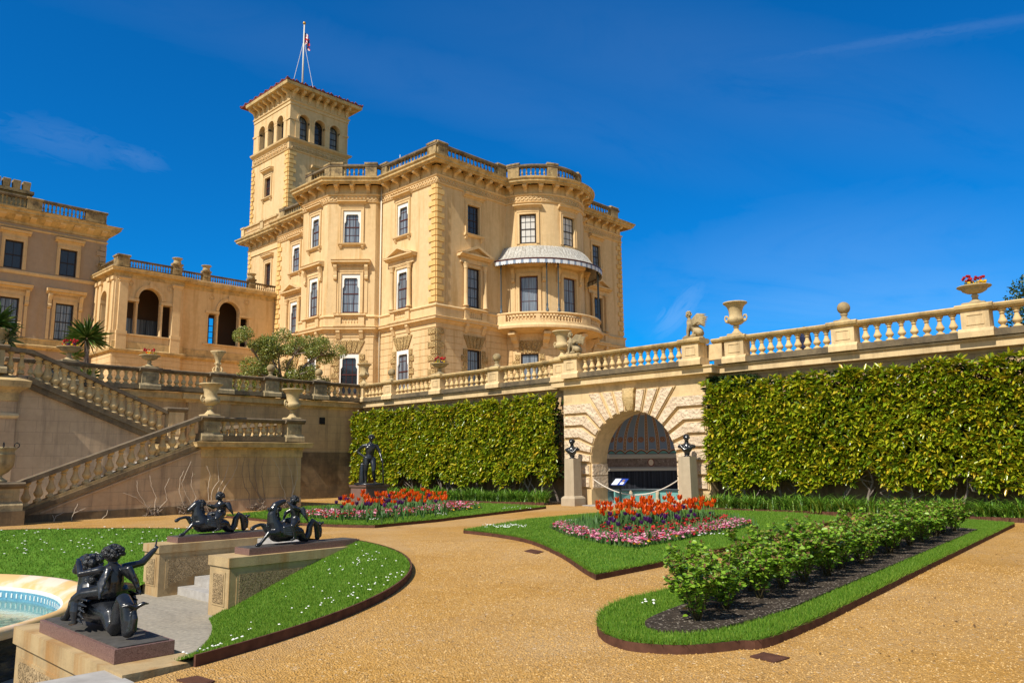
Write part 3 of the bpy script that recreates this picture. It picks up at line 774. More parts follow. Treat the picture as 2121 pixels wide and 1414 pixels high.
# --- roof parapet: plinth, rail, piers, balusters
PAR = [(X0+.12, Y0+21), (X0+.12, Y0+14.5), (X0-.33, Y0+14.5), (X0-2.75, Y0+12.1), (X0-2.75, Y0+8.85), (X0-.33, Y0+6.43), (X0+.12, Y0+6.43), (X0+.12, Y0+.12)]
BP = bow_pts(BR-.15); PAR2 = PAR+[(X0+7.0, Y0+.12)]+BP[1:-1]+[(X0+14.3, Y0+.12), (X0+WIDE-.12, Y0+.12), (X0+WIDE-.12, Y0+14)]
mb = MB(); mb.sweep(PAR2, [(-.22, 22.7), (.12, 22.7), (.12, 22.92), (.07, 22.97), (-.22, 22.97)]); mb.build('parapet_plinth', M['sooty'], pav)
mb = MB(); mb.sweep(PAR2, [(-.22, 23.62), (.07, 23.62), (.14, 23.70), (.14, 23.80), (.05, 23.88), (-.22, 23.88)]); mb.build('parapet_rail', M['coping'], pav)
def pier(parent, f, u, w, z0, z1, mat, n0=-.24, n1=.1, name='parapet_pier'):
    b = MB(); b.box(f, u-w/2, u+w/2, n0, n1, z0, z1)
    b.profile(f, [(n0-.05, z1), (n1+.06, z1), (n1+.08, z1+.1), (n1+.02, z1+.16), (n0-.02, z1+.16), (n0-.06, z1+.08)], u-w/2-.06, u+w/2+.06)
    return b.build(name, mat, parent)
def run(parent, p, q, piers, zs, step, me, mat, nb=-.08):
    f, L = between(p, q)
    for u, w in piers: pier(parent, f, u, w, zs[0], zs[1]+.22, mat)
    e = sorted(piers); edges = [0]
    for u, w in e: edges += [u-w/2, u+w/2]
    edges.append(L)
    for a, b in zip(edges[::2], edges[1::2]):
        if b-a > .35: balusters(parent, f, a, b, nb, zs[0], zs[1], step, me)
ZP = (22.96, 23.63)
run(pav, PAR[0], PAR[1], [(.4, .8), (4.4, .6), (6.2, .5)], ZP, .36, BALROOF, M['sooty'])
run(pav, PAR[3], PAR[4], [(.4, .75), (2.95, .75)], ZP, .34, BALROOF, M['sooty'])
run(pav, PAR[4], PAR[5], [(.45, .85), (3.0, .85)], ZP, .34, BALROOF, M['sooty'])
run(pav, PAR[6], PAR[7], [(.35, .7), (5.85, .9)], ZP, .36, BALROOF, M['sooty'])
run(pav, (X0+.12, Y0+.12), (X0+7, Y0+.12), [(.45, .85), (6.4, .9)], ZP, .36, BALROOF, M['sooty'])
run(pav, (X0+14.3, Y0+.12), (X0+WIDE-.12, Y0+.12), [(.4, .8), (6.4, 1.)], ZP, .36, BALROOF, M['sooty'])
FP = FC(BC, BR-.15, A0); LP = (BR-.15)*R(162)
for u, w in ((.6, .9), (LP*.345, .8), (LP*.655, .8), (LP-.6, .9)): pier(pav, FP, u, w, 22.96, 23.85, M['sooty'])
for a, b in ((1.1, LP*.345-.45), (LP*.345+.45, LP*.655-.45), (LP*.655+.45, LP-1.1)): balusters(pav, FP, a, b, -.08, *ZP, .34, BALROOF)
# --- windows
g1, g2, gb = M['glass'], M['glasscurtain'], M['glassblind']
def col(f, uc, hs, styles, blind, panes, **k):
    for h, st, pn in zip(hs, styles, panes):
        window(pav, f, (h[0]+h[1])/2, h[1]-h[0], h[2], h[3], st, blind, pane=pn, **k)
col(FL, 0, HL[:3], ('hood', 'pediment', 'ground'), True, (g2, g2, g2))
col(FL, 0, HL[3:], ('hood', 'pediment', 'ground'), True, (g2, g2, g2))
col(FB1, 0, HB, ('hood', 'console', 'ground'), True, (g2, g2, g1))
col(FB2, 0, HB2, ('hood', 'console', 'ground'), True, (g2, g2, g2))
col(FR, 0, HR[:3], ('hood', 'pediment', 'ground'), False, (g1, g2, g2), sm=M['sashdark'])
col(FR, 0, HR[3:], ('hood', 'pediment', 'ground'), False, (g2, g1, g2), sm=M['sashdark'])
for u in UW:
    window(pav, FBW, u, 1.24, 17.70, 19.95, 'hood', False, pane=gb if u < 6 else g2, sm=M['sashdark'], sill=False)
    window(pav, FBW, u, 1.36, 12.45, 15.25, 'console', False, nx=2, nz=3, pane=g2, sill=False, meet=False)
    window(pav, FBW, u, 1.32, 6.6, 9.5, 'ground', False, nx=2, nz=3, pane=g2, sm=M['sashdark'], meet=False)
for f, h in ((FL, HL[2]), (FL, HL[5]), (FB1, HB[2]), (FB2, HB2[2]), (FR, HR[2]), (FR, HR[5])): voussoirs(pav, f, (h[0]+h[1])/2, h[1]-h[0], h[3], h[2]-.6)
for u in UW: voussoirs(pav, FBW, u, 1.32, 9.5, 6.0)
for f, h in ((FL, HL[1]), (FL, HL[4]), (FB1, HB[1]), (FB2, HB2[1]), (FR, HR[1]), (FR, HR[4])): parapet_panel(pav, f, (h[0]+h[1])/2, 1.25, 11.62, 12.3)
# --- balcony of the bow
FBA = FC(BC, 5.0, R(-172)); LBA = 5.0*R(164)
mb = MB(); P = bow_pts(3.7, 30, -172, -8)
mb.sweep(P, [(0, 10.95), (.5, 10.98), (1.1, 11.12), (1.25, 11.2), (1.5, 11.22), (1.52, 11.38), (1.42, 11.55), (0, 11.55)]); mb.build('balcony_slab', M['trim'], pav)
mb = MB(); P = bow_pts(4.9, 30, -172, -8)
mb.sweep(P, [(-.14, 11.55), (.16, 11.55), (.16, 11.72), (-.14, 11.72)]); mb.sweep(P, [(-.14, 12.24), (.14, 12.24), (.17, 12.30), (.14, 12.38), (-.14, 12.38)]); mb.build('balcony_rail', M['trim'], pav)
for u, w in ((.35, .8), (LBA*.22, .3), (LBA*.5, 1.0), (LBA*.78, .3), (LBA-.4, .8)):
    b = MB(); b.box(FBA, u-w/2, u+w/2, -.2, .02, 11.71, 12.25); b.build('balcony_pier', M['trim'], pav)
for a, b in ((.8, LBA*.22-.2), (LBA*.22+.2, LBA*.5-.55), (LBA*.5+.55, LBA*.78-.2), (LBA*.78+.2, LBA-.9)): balusters(pav, FBA, a, b, -.09, 11.71, 12.25, .26, BALHOUSE)
for u in (.8, 2.9, 5.44, 7.98, 10.1):
    b = MB(); b.profile(FBW, [(0, 9.95), (.12, 9.95), (.2, 10.25), (.55, 10.45), (.62, 10.7), (1.05, 10.8), (1.05, 10.98), (0, 10.98)], u-.2, u+.2); b.build('balcony_bracket', M['trim'], pav)
# --- canopy
CP = [(0, 17.52), (.16, 17.48), (.40, 17.22), (.65, 16.82), (.95, 16.48), (1.38, 16.22)]
mb = MB(); ar = [(-172+164*i/40) for i in range(41)]
rings = [[(BC[0]+(BR+n)*math.cos(R(a)), BC[1]+(BR+n)*math.sin(R(a)), z) for n, z in CP+[(n, z-.04) for n, z in CP[::-1]]] for a in ar]
mb.loft(rings, 0, True); can = mb.build('canopy', M['slatroof'], pav)
mb = MB()
for i in range(47):
    a = R(-171.5+163*i/46); mb.tube([(BC[0]+(BR+n)*math.cos(a), BC[1]+(BR+n)*math.sin(a), z+.01) for n, z in CP], .018, 4, 0, False, False)
mb.build('seam', M['slatroof'], can)
mb = MB(); FV = FC(BC, BR+1.37, R(-172)); LV = FV.rho*R(164); k = 78
for i in range(k):
    a, b = LV*i/k, LV*(i+1)/k
    mb.prism(FV, [(a, 16.22), (b, 16.22), (b, 15.92), ((a+b)/2, 15.86), (a, 15.92)], 0, .02, 1 if i % 3 == 2 else 0)
mb.build('valance', [M['valance'], M['bluestripe']], can)
mb = MB(); mb.sweep(bow_pts(BR+1.34, 40, -172, -8), [(0, 16.16), (.06, 16.16), (.07, 16.27), (0, 16.27)]); mb.build('canopy_rim', M['sash'], can)
for a in (-168, -128, -118, -62, -52, -12):
    mb = MB(); c = (BC[0]+4.93*math.cos(R(a)), BC[1]+4.93*math.sin(R(a)), 0)
    mb.lathe([(.13, 12.36), (.13, 12.46), (.09, 12.5), (.1, 12.6), (.055, 12.66), (.075, 12.9), (.05, 13.0), (.045, 15.6), (.08, 15.65), (.05, 15.75), (.09, 16.1)], 10, c); mb.build('canopy_column', M['iron'], pav)
mb = MB(); p = FL.P(6.08, .12, 0); mb.tube([(p[0], p[1], ZT), (p[0], p[1], 22.0)], .055, 8, 0, True, False); mb.build('drainpipe', M['drain'], pav)
mb = MB(); mb.tube([(X0+2.2, Y0+6.9, 22.7), (X0+2.2, Y0+6.9, 25.5)], .03, 5, 0, True, False); mb.build('lightning_rod', M['pole'], pav)
# ================================================================== flag tower
TX, TY, TW, TD = X0+.4, Y0+20.45, 6.1, 6.5
tow = wthing('flag_tower', 'square ochre belvedere tower with red tiled roof and arched top windows', 'tower', (TX, TY, ZT))
FTL = F((TX, TY), (0, 1), (-1, 0)); FTR = F((TX, TY), (1, 0), (0, -1))
sq = lambda e=0: [(TX-e, TY+TD+e), (TX-e, TY-e), (TX+TW+e, TY-e), (TX+TW+e, TY+TD+e)]
mb = MB(); hs = [(2.95, 4.0, 25.85, 27.75), (2.35, 3.35, 17.35, 19.6)]
mb.wallgrid(FTL, 0, TD, ZT, 29.5, hs, .24)
hr = [(2.6, 3.6, 25.85, 27.75)]
mb.wallgrid(FTR, 0, TW, ZT, 29.5, hr, .24)
for p, q in (((TX+TW, TY), (TX+TW, TY+TD)), ((TX+TW, TY+TD), (TX, TY+TD))):
    f, L = between(p, q); mb.wallgrid(f, 0, L, ZT, 30.6)
# belvedere stage, three arches a side
ZB, ZS, ZTOP = 30.72, 32.55, 34.1
for f, W in ((FTL, TD), (FTR, TW)):
    c = [W/2-1.62, W/2, W/2+1.62]; e = [0, W/2-.81, W/2+.81, W]
    for i in range(3): mb.archpanel(f, e[i], e[i+1], ZB, ZTOP, c[i], .54, ZS, .55)
    mb.wallgrid(f, 0, W, 29.5, ZB)
for p, q in (((TX+TW, TY), (TX+TW, TY+TD)), ((TX+TW, TY+TD), (TX, TY+TD))):
    f, L = between(p, q); mb.wallgrid(f, 0, L, 30.6, ZTOP)
mb.build('wall', M['wall'], tow)
mb = MB(); mb.wbox(TX+.62, TX+TW-.05, TY+.62, TY+TD-.05, ZT, 34.6); mb.wbox(TX+.3, TX+TW-.05, TY+.3, TY+TD-.05, ZT, 29.9); mb.build('interior', M['dark'], tow)
for f, W in ((FTL, TD), (FTR, TW)):
    for i in (-1, 0, 1):
        u = W/2+1.62*i
        mb = MB(); k = 12; n = -.52
        for a, b in ((u-.54, u-.47), (u+.47, u+.54)): mb.box(f, a, b, n, n+.06, ZB, ZS)
        mb.archivolt(f, u, .47, ZS, .07, n, n+.06)
        for z in (ZB+.05, ZB+.62, ZB+1.2, ZS): mb.box(f, u-.47, u+.47, n, n+.05, z-.03, z+.03)
        w = mb.build('arched_window', M['sashdark'], tow)
        mb = MB(); mb.prism(f, [(u-.5, ZB), (u+.5, ZB), (u+.5, ZS)]+[(u+.5*math.cos(PI*j/10), ZS+.5*math.sin(PI*j/10)) for j in range(1, 10)]+[(u-.5, ZS)], n-.01, n+.01)
        mb.build('pane', M['glasscurtain'] if (f is FTR and i != 0) else M['glass'], w)
        mb = MB(); mb.archivolt(f, u, .56, ZS, .16, 0, .07); mb.build('archivolt', M['trim'], w)
mb = MB()
for f, W in ((FTL, TD), (FTR, TW)):
    for u0, u1 in ((0, W/2-1.62-.54), (W/2-1.62+.54, W/2-.54), (W/2+.54, W/2+1.62-.54), (W/2+1.62+.54, W)):
        mb.box(f, u0+(.0 if u0 else -.06), u1+(.06 if u1 == W else 0), -.3, .07, ZS-.2, ZS-.02)
    for u0, u1 in ((.55, .98), (W/2-1.06, W/2-.56), (W/2+.56, W/2+1.06), (W-.98, W-.55)): mb.box(f, u0, u1, 0, .05, ZB, ZS-.2)
    mb.build('impost_band', M['trim'], tow); mb = MB()
for a in ((FTL, 0, 1, 22.6, 29.4, .62, .38, .40), (FTR, 0, 1, 22.6, 29.4, .72, .45, .40), (FTL, TD, -1, 12.5, 29.4, .55, .35, .40)):
    mb = MB(); quoins(mb, *a); mb.build('quoins', M['quoin'], tow)
mb = MB(); mb.sweep(sq(), [(-.02, 29.45), (.08, 29.48), (.12, 29.58), (.05, 29.6), (.05, 30.22), (.12, 30.28), (.30, 30.42), (.34, 30.56), (.05, 30.70), (-.1, 30.72)]); mb.build('key_band', M['trim'], tow)
mb = MB()      # greek key relief
for f, W in ((FTL, TD), (FTR, TW)):
    k = int((W-.5)/.5)
    for i in range(k):
        u = .25+(W-.5)*i/k; w = (W-.5)/k; t = .05
        for a, b, c, d in ((0, .85, .02, .1), (0, .12, .02, .9), (0, 1, .82, .9), (.85, .97, .3, .82), (.3, .97, .28, .36), (.3, .42, .36, .62)):
            mb.box(f, u+w*a, u+w*b, .048, .115, 29.66+.5*c, 29.66+.5*d)
    mb.build('greek_key', M['trim'], tow); mb = MB()
mb = MB(); mb.sweep(sq(), [(-.02, 33.75), (.06, 33.78), (.06, 34.02), (.14, 34.08), (.16, 34.18), (.03, 34.22), (.03, 34.9), (-.1, 34.9)]); mb.build('frieze', M['trim'], tow)
EV = .93
def tbr(f, u):
    b = MB(); b.profile(f, [(.02, 34.22), (.14, 34.22), (.16, 34.5), (.30, 34.75), (.62, 34.85), (.74, 34.98), (.74, 35.1), (.02, 35.1)], u-.12, u+.12); b.build('eaves_bracket', M['trim'], tow)
for f, W in ((FTL, TD), (FTR, TW)):
    for i in range(8): tbr(f, .25+(W-.5)*i/7)
mb = MB(); mb.sweep(sq()+[], [(-.2, 34.9), (.02, 35.06), (EV-.06, 35.12), (EV, 35.16), (EV+.04, 35.42), (EV-.15, 35.46), (-.2, 35.46)]); mb.build('eaves', M['cornice'], tow)
cx_, cy_ = TX+TW/2, TY+TD/2
mb = MB(); e = EV+.06
b4 = [(TX-e, TY-e, 35.45), (TX+TW+e, TY-e, 35.45), (TX+TW+e, TY+TD+e, 35.45), (TX-e, TY+TD+e, 35.45)]
b5 = [(x, y, 35.53) for x, y, z in b4]; top = [(cx_-.15, cy_-.15, 36.75), (cx_+.15, cy_-.15, 36.75), (cx_+.15, cy_+.15, 36.75), (cx_-.15, cy_+.15, 36.75)]
mb.loft([b4, b5, top]); roof = mb.build('roof', M['tileroof'], tow)
mb = MB()
for k in range(4):
    p, q = Vector(b5[k]), Vector(b5[(k+1) % 4]); mt = Vector((cx_, cy_, 36.8))
    for i in range(18):
        s = p.lerp(q, (i+.5)/18); d = (mt-s); d = Vector((d.x*(abs((q-p).y) > .1), d.y*(abs((q-p).x) > .1), 0)).normalized()
        L = min(i+.5, 17.5-i)/18*(q-p).length
        mb.tube([s+Vector((0, 0, .03)), s+d*L+Vector((0, 0, .03+L*1.22/(TW/2+e)))], .075, 5, 0, False, False)
    for i in range(9):
        s = p.lerp(q, (i+.05)/9); mb.ball((s.x, s.y, s.z+.08), .09, 8)
mb.build('ridge_tiles', M['tileroof'], roof)
window(tow, FTL, 3.475, 1.05, 25.85, 27.75, 'hood', False, nx=2, nz=4, pane=g1)
window(tow, FTL, 2.85, 1.0, 17.35, 19.6, 'hood', False, nx=2, nz=3, pane=g1, sill=False, meet=False)
window(tow, FTR, 3.1, 1.0, 25.85, 27.75, 'hood', False, nx=2, nz=4, pane=g1)
# cornice and parapet round the foot of the tower
CT = [(TX, TY+TD), (TX, TY+.55)]
mb = MB(); mb.sweep([(TX+.2, TY+TD), (TX, TY+TD), (TX, TY+.6)], [(-.02, 20.7), (.1, 20.74), (.04, 20.84), (.04, 21.22), (.14, 21.36), (-.02, 21.4)]); mb.build('lower_frieze', M['trim'], tow)
mb = MB(); mb.sweep([(TX+1.2, TY+TD), (TX, TY+TD), (TX, TY+.6)], [(-.02, 22.20), (.58, 22.22), (.60, 21.98), (.72, 22.0), (.74, 22.08), (.86, 22.12), (.88, 22.26), (.98, 22.34), (1.0, 22.44), (.30, 22.56), (-.02, 22.6)]); mb.build('lower_cornice', M['cornice'], tow)
for i in range(6):
    b = MB(); bracket(b, FTL, .75+i*1.08, 21.42, 21.99, .62, .26); b.box(FTL, .58+i*1.08, .92+i*1.08, 0, .599, 21.971, 22.19); b.build('cornice_bracket', M['trim'], tow)
mb = MB(); mb.sweep([(TX-.55, TY+TD+.4), (TX-.55, TY+.6)], [(-.12, 22.5), (.06, 22.5), (.06, 22.72), (-.12, 22.72)]); mb.sweep([(TX-.55, TY+TD+.4), (TX-.55, TY+.6)], [(-.12, 23.36), (.10, 23.36), (.12, 23.5), (-.12, 23.55)]); mb.build('parapet_rail', M['terr'], tow)
f, L = between((TX-.55, TY+TD+.4), (TX-.55, TY+.4))
for u, w in ((.25, .5), (3.7, .5)): pier(tow, f, u, w, 22.72, 23.4, M['terr'])
for a, b in ((.5, 3.4), (4.0, 6.2)): balusters(tow, f, a, b, -.04, 22.72, 23.36, .24, BALHOUSE)
# flag pole
fp = wthing('flagpole', 'tall flagpole with gold finial and wire stays on the tower roof', 'flagpole', (cx_, cy_, 36.6))
ZP1 = 44.1
mb = MB(); mb.tube([(cx_, cy_, 36.4), (cx_, cy_, ZP1)], [.10, .06], 8, 0, True, False); mb.build('pole', M['pole'], fp)
mb = MB(); mb.ball((cx_, cy_, ZP1+.1), .16, 10); mb.build('finial', plain('gold', (.5, .3, .06), .4, .5, .6), fp)
for dx, dy in ((-1.0, 1.0), (1.0, -1.0)):
    mb = MB(); mb.tube([(cx_+dx*.9, cy_+dy*.9, 36.3), (cx_, cy_, 42.4)], .022, 4, 0, False, False); mb.build('stay', M['pole'], fp)
fl = MB(); nx, nz = 12, 10; pts = []
for j in range(nz+1):
    for i in range(nx+1):
        s, t = i/nx, j/nz; w = s*.48
        pts.append((cx_+.1+w*.7, cy_-w*.7+.13*math.sin(s*9+t*2), ZP1-.75-t*1.35-s*.75+.07*math.sin(s*7)))
fs, ms = [], []
for j in range(nz):
    for i in range(nx):
        a = j*(nx+1)+i; s, t = (i+.5)/nx-.5, (j+.5)/nz-.5
        d = min(abs(s), abs(t)); g = min(abs(s-t), abs(s+t))
        fs.append((a, a+1, a+nx+2, a+nx+1)); ms.append(0 if d < .09 else 2 if d < .14 or .05 < g < .10 else 0 if g < .05 else 1)
fl.v, fl.f, fl.m, fl.s = pts, fs, ms, [True]*len(fs)
flag = fl.build('flag', [M['flagred'], M['flagblue'], M['flagwhite']], None)
tag(flag, 'red white and blue flag hanging limp near the top of the pole', 'flag')

# ================================================================== arcaded gallery between tower and wing
YB, YM = 59.9, 60.55
gal = wthing('arcade_gallery', 'two-storey link gallery with round arched loggia openings and urns on its roof', 'gallery', (27, YM, ZT))
XBL, XBR = 20.7, 25.75
FG1 = F((XBL, YB), (1, 0), (0, -1)); FG2 = F((XBR, YM), (1, 0), (0, -1)); FGS = F((XBL, YB), (0, 1), (-1, 0)); LS = 4.1
W1, W2 = XBR-XBL, X0+.4-XBR
ZF, ZC = 11.35, 16.1
mb = MB()
def serlio(f, u0, u1, uc, hw, n=0, side=.72, zs=14.2, depth=.5, sill=12.0-.55):
    """round arch between two narrow flat openings"""
    zb = sill
    mb.archpanel(f, uc-hw-.13, uc+hw+.13, zb, ZC, uc, hw, zs, depth)
    for a, b in ((uc-hw-.13-side, uc-hw-.13), (uc+hw+.13, uc+hw+.13+side)):
        mb.wallgrid(f, a, b, zs-.28, ZC); 
        mb.add([f.P(a, 0, zs-.28), f.P(b, 0, zs-.28), f.P(b, -depth, zs-.28), f.P(a, -depth, zs-.28)], [(0, 1, 2, 3)])
        for u in (a, b): mb.add([f.P(u, 0, zb), f.P(u, 0, zs-.28), f.P(u, -depth, zs-.28), f.P(u, -depth, zb)], [(0, 1, 2, 3)])
    mb.wallgrid(f, u0, uc-hw-.13-side, zb, ZC); mb.wallgrid(f, uc+hw+.13+side, u1, zb, ZC)
UA1, UA2 = 2.52, 4.1
serlio(FG1, 0, W1, UA1, .86); serlio(FG2, 0, W2, UA2, .90)
mb.archpanel(FGS, 0, LS, 11.45, ZC, 2.0, .62, 14.2, .5)
for f, L in ((FG1, W1), (FG2, W2), (FGS, LS)): mb.wallgrid(f, 0, L, ZT-.3, 11.45); mb.wallgrid(f, 0, L, ZC, 16.4)
f, L = between((XBR, YB), (XBR, YM)); mb.wallgrid(f, 0, L, ZT-.3, 16.4)
mb.build('wall', M['wall'], gal)
mb = MB()
mb.wbox(XBL+.5, X0+.3, YM+.45, YM+.5, ZT, 11.4); mb.wbox(XBL+.05, X0+.35, YB+.3, 64.0, 16.35, 16.45)
mb.wbox(XBL+.5, X0+.3, YM+.02, 64., 11.28, 11.38); mb.build('floor_and_roof', M['trim'], gal)
mb = MB(); mb.wbox(21.6, 27.9, 63.2, 63.5, 11.4, 16.3); mb.wbox(29.9, X0+.3, 63.2, 63.5, 11.4, 16.3); mb.wbox(27.9, 29.9, 63.2, 63.5, 14.1, 16.3); mb.build('rear_wall', M['brown'], gal)
mb = MB()      # glazed rear screen and hanging lamp rods
for x in (27.95, 28.3, 28.9, 29.4, 29.85): mb.wbox(x-.03, x+.03, 63.2, 63.27, 11.4, 14.1)
for z in (11.9, 12.4, 12.9, 13.4): mb.wbox(27.9, 29.9, 63.2, 63.26, z-.025, z+.025)
mb.build('glazing_bars', M['sashdark'], gal)
mb = MB(); mb.wbox(22.3, 25.2, 63.1, 63.18, 11.45, 13.2); mb.build('rear_window', M['glasscurtain'], gal)
for f, uc, hw in ((FG1, UA1, .86), (FG2, UA2, .90)):
    mb = MB(); mb.archivolt(f, uc, hw, 14.2, .2, 0, .08); mb.archivolt(f, uc, hw+.2, 14.2, .06, 0, .11)
    mb.box(f, uc-.13, uc+.13, 0, .16, 14.2+hw+.02, 14.2+hw+.45)
    for sg in (-1, 1):
        u = sorted((uc+sg*(hw-.04), uc+sg*(hw+1.1))); mb.box(f, u[0], u[1], -.1, .09, 13.92, 14.15)
        for i in range(14):
            a, b = 2*PI*i/14, 2*PI*(i+1)/14; c = (uc+sg*(hw+.62), 15.25)
            mb.prism(f, [(c[0]+r*math.cos(t), c[1]+r*math.sin(t)) for r, t in ((.25, a), (.25, b), (.2, b), (.2, a))], 0, .06)
        disc(mb, f, uc+sg*(hw+.62), 15.25, .12, 0, .04)
    mb.build('arch_moulding', M['trim'], gal)
    for d in (hw+.065, hw+.13+.74):
        for sg in (-1, 1):
            c = f.P(uc+sg*d, -.16, 0); mb = MB()
            mb.lathe([(.13, 11.47), (.14, 11.56), (.10, 11.62), (.10, 12.2), (.085, 13.7), (.11, 13.73), (.10, 13.77), (.16, 13.85), (.16, 13.92)], 12, (c[0], c[1], 0)); mb.build('column', M['trim'], gal)
    b = MB(); b.box(f, uc-hw-1.25, uc+hw+1.25, -.2, .12, 11.36, 11.46); b.box(f, uc-hw-.05, uc+hw+.05, -.3, -.24, 10.75, 11.36); b.build('window_ledge', M['trim'], gal)
    balusters(gal, f, uc-.8, uc+.8, -.06, 10.82, 11.36, .2, BALHOUSE)
for u in (.55, 4.5):
    b = MB(); b.box(FG1, u-.3, u+.3, 0, .16, 11.5, 15.5); b.box(FG1, u-.38, u+.38, 0, .22, 11.36, 11.62); b.box(FG1, u-.36, u+.36, 0, .2, 15.3, 15.42); b.profile(FG1, [(0, 15.4), (.18, 15.4), (.3, 15.55), (.18, 15.66), (0, 15.66)], u-.42, u+.42); b.box(FG1, u-.36, u+.36, 0, .2, 10.3, 11.36); b.build('pilaster', M['trim'], gal)
for u in (.3, 1.15, 2.85, 3.7):
    b = MB(); b.box(FGS, u-.2, u+.2, 0, .12, 11.5, 15.5); b.box(FGS, u-.26, u+.26, 0, .2, 15.4, 15.66); b.box(FGS, u-.28, u+.28, 0, .2, 10.3, 11.6); b.build('pilaster', M['trim'], gal)
mb = MB(); mb.archivolt(FGS, 2.0, .62, 14.2, .16, 0, .1); mb.box(FGS, 1.1, 1.4, -.3, .1, 13.95, 14.2); mb.box(FGS, 2.6, 2.9, -.3, .1, 13.95, 14.2); mb.build('arch_moulding', M['trim'], gal)
GP = [(XBL, YB+LS), (XBL, YB), (XBR, YB), (XBR, YM), (X0+.3, YM)]
mb = MB(); mb.sweep(GP, [(-.02, 10.0), (.06, 10.02), (.22, 10.12), (.26, 10.26), (.06, 10.34), (.06, 10.85), (-.02, 10.9)]); mb.build('string_course', M['cornice'], gal)
mb = MB(); mb.sweep(GP, [(-.02, 15.66), (.05, 15.7), (.05, 15.92), (.12, 15.97), (.40, 16.04), (.42, 16.16), (.48, 16.24), (.48, 16.30), (-.3, 16.42)]); mb.build('cornice', M['cornice'], gal)
GQ = [(XBL+.15, YB+LS), (XBL+.15, YB+.15), (XBR-.15, YB+.15), (XBR-.15, YM+.15), (X0+.1, YM+.15)]
mb = MB(); mb.sweep(GQ, [(-.2, 16.4), (.06, 16.4), (.06, 16.52), (-.2, 16.52)]); mb.sweep(GQ, [(-.2, 17.0), (.06, 17.0), (.1, 17.1), (-.2, 17.16)]); mb.build('parapet_rail', M['coping'], gal)
ZG = (16.5, 17.01)
run(gal, GQ[1], GQ[2], [(.35, .8), (4.35, .7)], ZG, .2, BALROOF, M['sooty'])
run(gal, GQ[0], GQ[1], [(.2, .4), (3.6, .8)], ZG, .22, BALROOF, M['sooty'])
run(gal, GQ[3], GQ[4], [(2.25, .6), (6.2, .6)], ZG, .2, BALROOF, M['sooty'])
mb = MB()
for f, L in ((FG1, W1), (FG2, W2), (FGS, LS)): courses(mb, f, .02, L-.02, 5.6, 9.9, [(UA1-1, UA1+1, 5, 9)] if f is FG1 else [(UA2-1, UA2+1, 5, 8.6)] if f is FG2 else [])
mb.build('rustication', M['wall'], gal)
for f, uc in ((FG1, UA1), (FG2, UA2)):
    b = MB(); b.archivolt(f, uc, .85, 7.5, .25, 0, .08); b.build('ground_arch', M['trim'], gal)
    b = MB(); b.prism(f, [(uc-.85, 5.2), (uc+.85, 5.2), (uc+.85, 7.5)]+[(uc+.85*math.cos(PI*j/10), 7.5+.85*math.sin(PI*j/10)) for j in range(1, 10)]+[(uc-.85, 7.5)], .0, .03); b.build('arch_recess', M['cornice'], gal)

# ================================================================== household wing
YW, XW = 64.0, 21.24
wing = wthing('household_wing', 'long shaded stucco wing with tall sash windows, heavy cornice and roof balustrade', 'house wing', (XW, YW, ZT))
FW = F((XW, YW), (-1, 0), (0, -1)); LW = 34.
WU = [2.62, 6.22, 9.82, 13.42, 17.02]
hw_ = [h for u in WU for h in ((u-.59, u+.59, 15.97, 18.03), (u-.62, u+.62, 11.1, 13.85), (u-.6, u+.6, 6.4, 9.0))]
mb = MB(); mb.wallgrid(FW, 0, LW, ZT-.3, 20.0, hw_, .24)
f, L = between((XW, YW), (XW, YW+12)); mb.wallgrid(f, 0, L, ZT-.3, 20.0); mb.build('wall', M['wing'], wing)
mb = MB(); mb.wbox(XW-LW, XW-.3, YW+.3, YW+11, ZT, 20.6); mb.build('interior', M['dark'], wing)
for u in WU:
    window(wing, FW, u, 1.18, 15.97, 18.03, 'hood', False, nx=2, nz=2, pane=g1, sm=M['sashdark'], sill=False)
    window(wing, FW, u, 1.24, 11.1, 13.85, 'console', False, nx=3, nz=4, pane=g2, sm=M['sashdark'])
    window(wing, FW, u, 1.2, 6.4, 9.0, 'plain', False, pane=g1, sm=M['sashdark'])
WP = [(XW-LW, YW), (XW, YW), (XW, YW+12)]
for nm, pr, mt in (('cornice', [(-.02, 19.3), (.08, 19.32), (.08, 19.5), (.62, 19.86), (.64, 19.95), (.76, 20.0), (.78, 20.16), (.88, 20.26), (.2, 20.36), (-.3, 20.4)], 'cornice'),
                   ('frieze_band', [(-.02, 18.96), (.05, 18.98), (.09, 19.08), (-.02, 19.12)], 'trim'), ('sill_band', [(-.02, 15.6), (.06, 15.62), (.12, 15.76), (.12, 15.84), (-.02, 15.9)], 'trim'),
                   ('string_course', [(-.02, 10.2), (.06, 10.22), (.28, 10.36), (.3, 10.5), (.08, 10.58), (.08, 10.9), (.14, 11.0), (-.02, 11.04)], 'cornice')):
    mb = MB(); mb.sweep(WP, pr); mb.build(nm, M[mt], wing)
for i in range(34):
    b = MB(); u = .35+i*.98; b.profile(FW, [(.05, 19.50), (.56, 19.74), (.60, 19.86), (.05, 19.86)], u-.2, u+.2); b.build('cornice_bracket', M['trim'], wing)
    if u > 14: break
WQ = [(XW-LW, YW+.12), (XW-.12, YW+.12), (XW-.12, YW+12)]
mb = MB(); mb.sweep(WQ, [(-.2, 20.38), (.08, 20.38), (.08, 20.62), (-.2, 20.62)]); mb.build('parapet_plinth', M['sooty'], wing)
mb = MB(); mb.sweep(WQ, [(-.2, 21.3), (.06, 21.3), (.12, 21.42), (.1, 21.5), (-.2, 21.54)]); mb.build('parapet_rail', M['coping'], wing)
f, L = between((XW-.12, YW+.12), (XW-18, YW+.12)); f = F((XW-.12, YW+.12), (-1, 0), (0, -1))
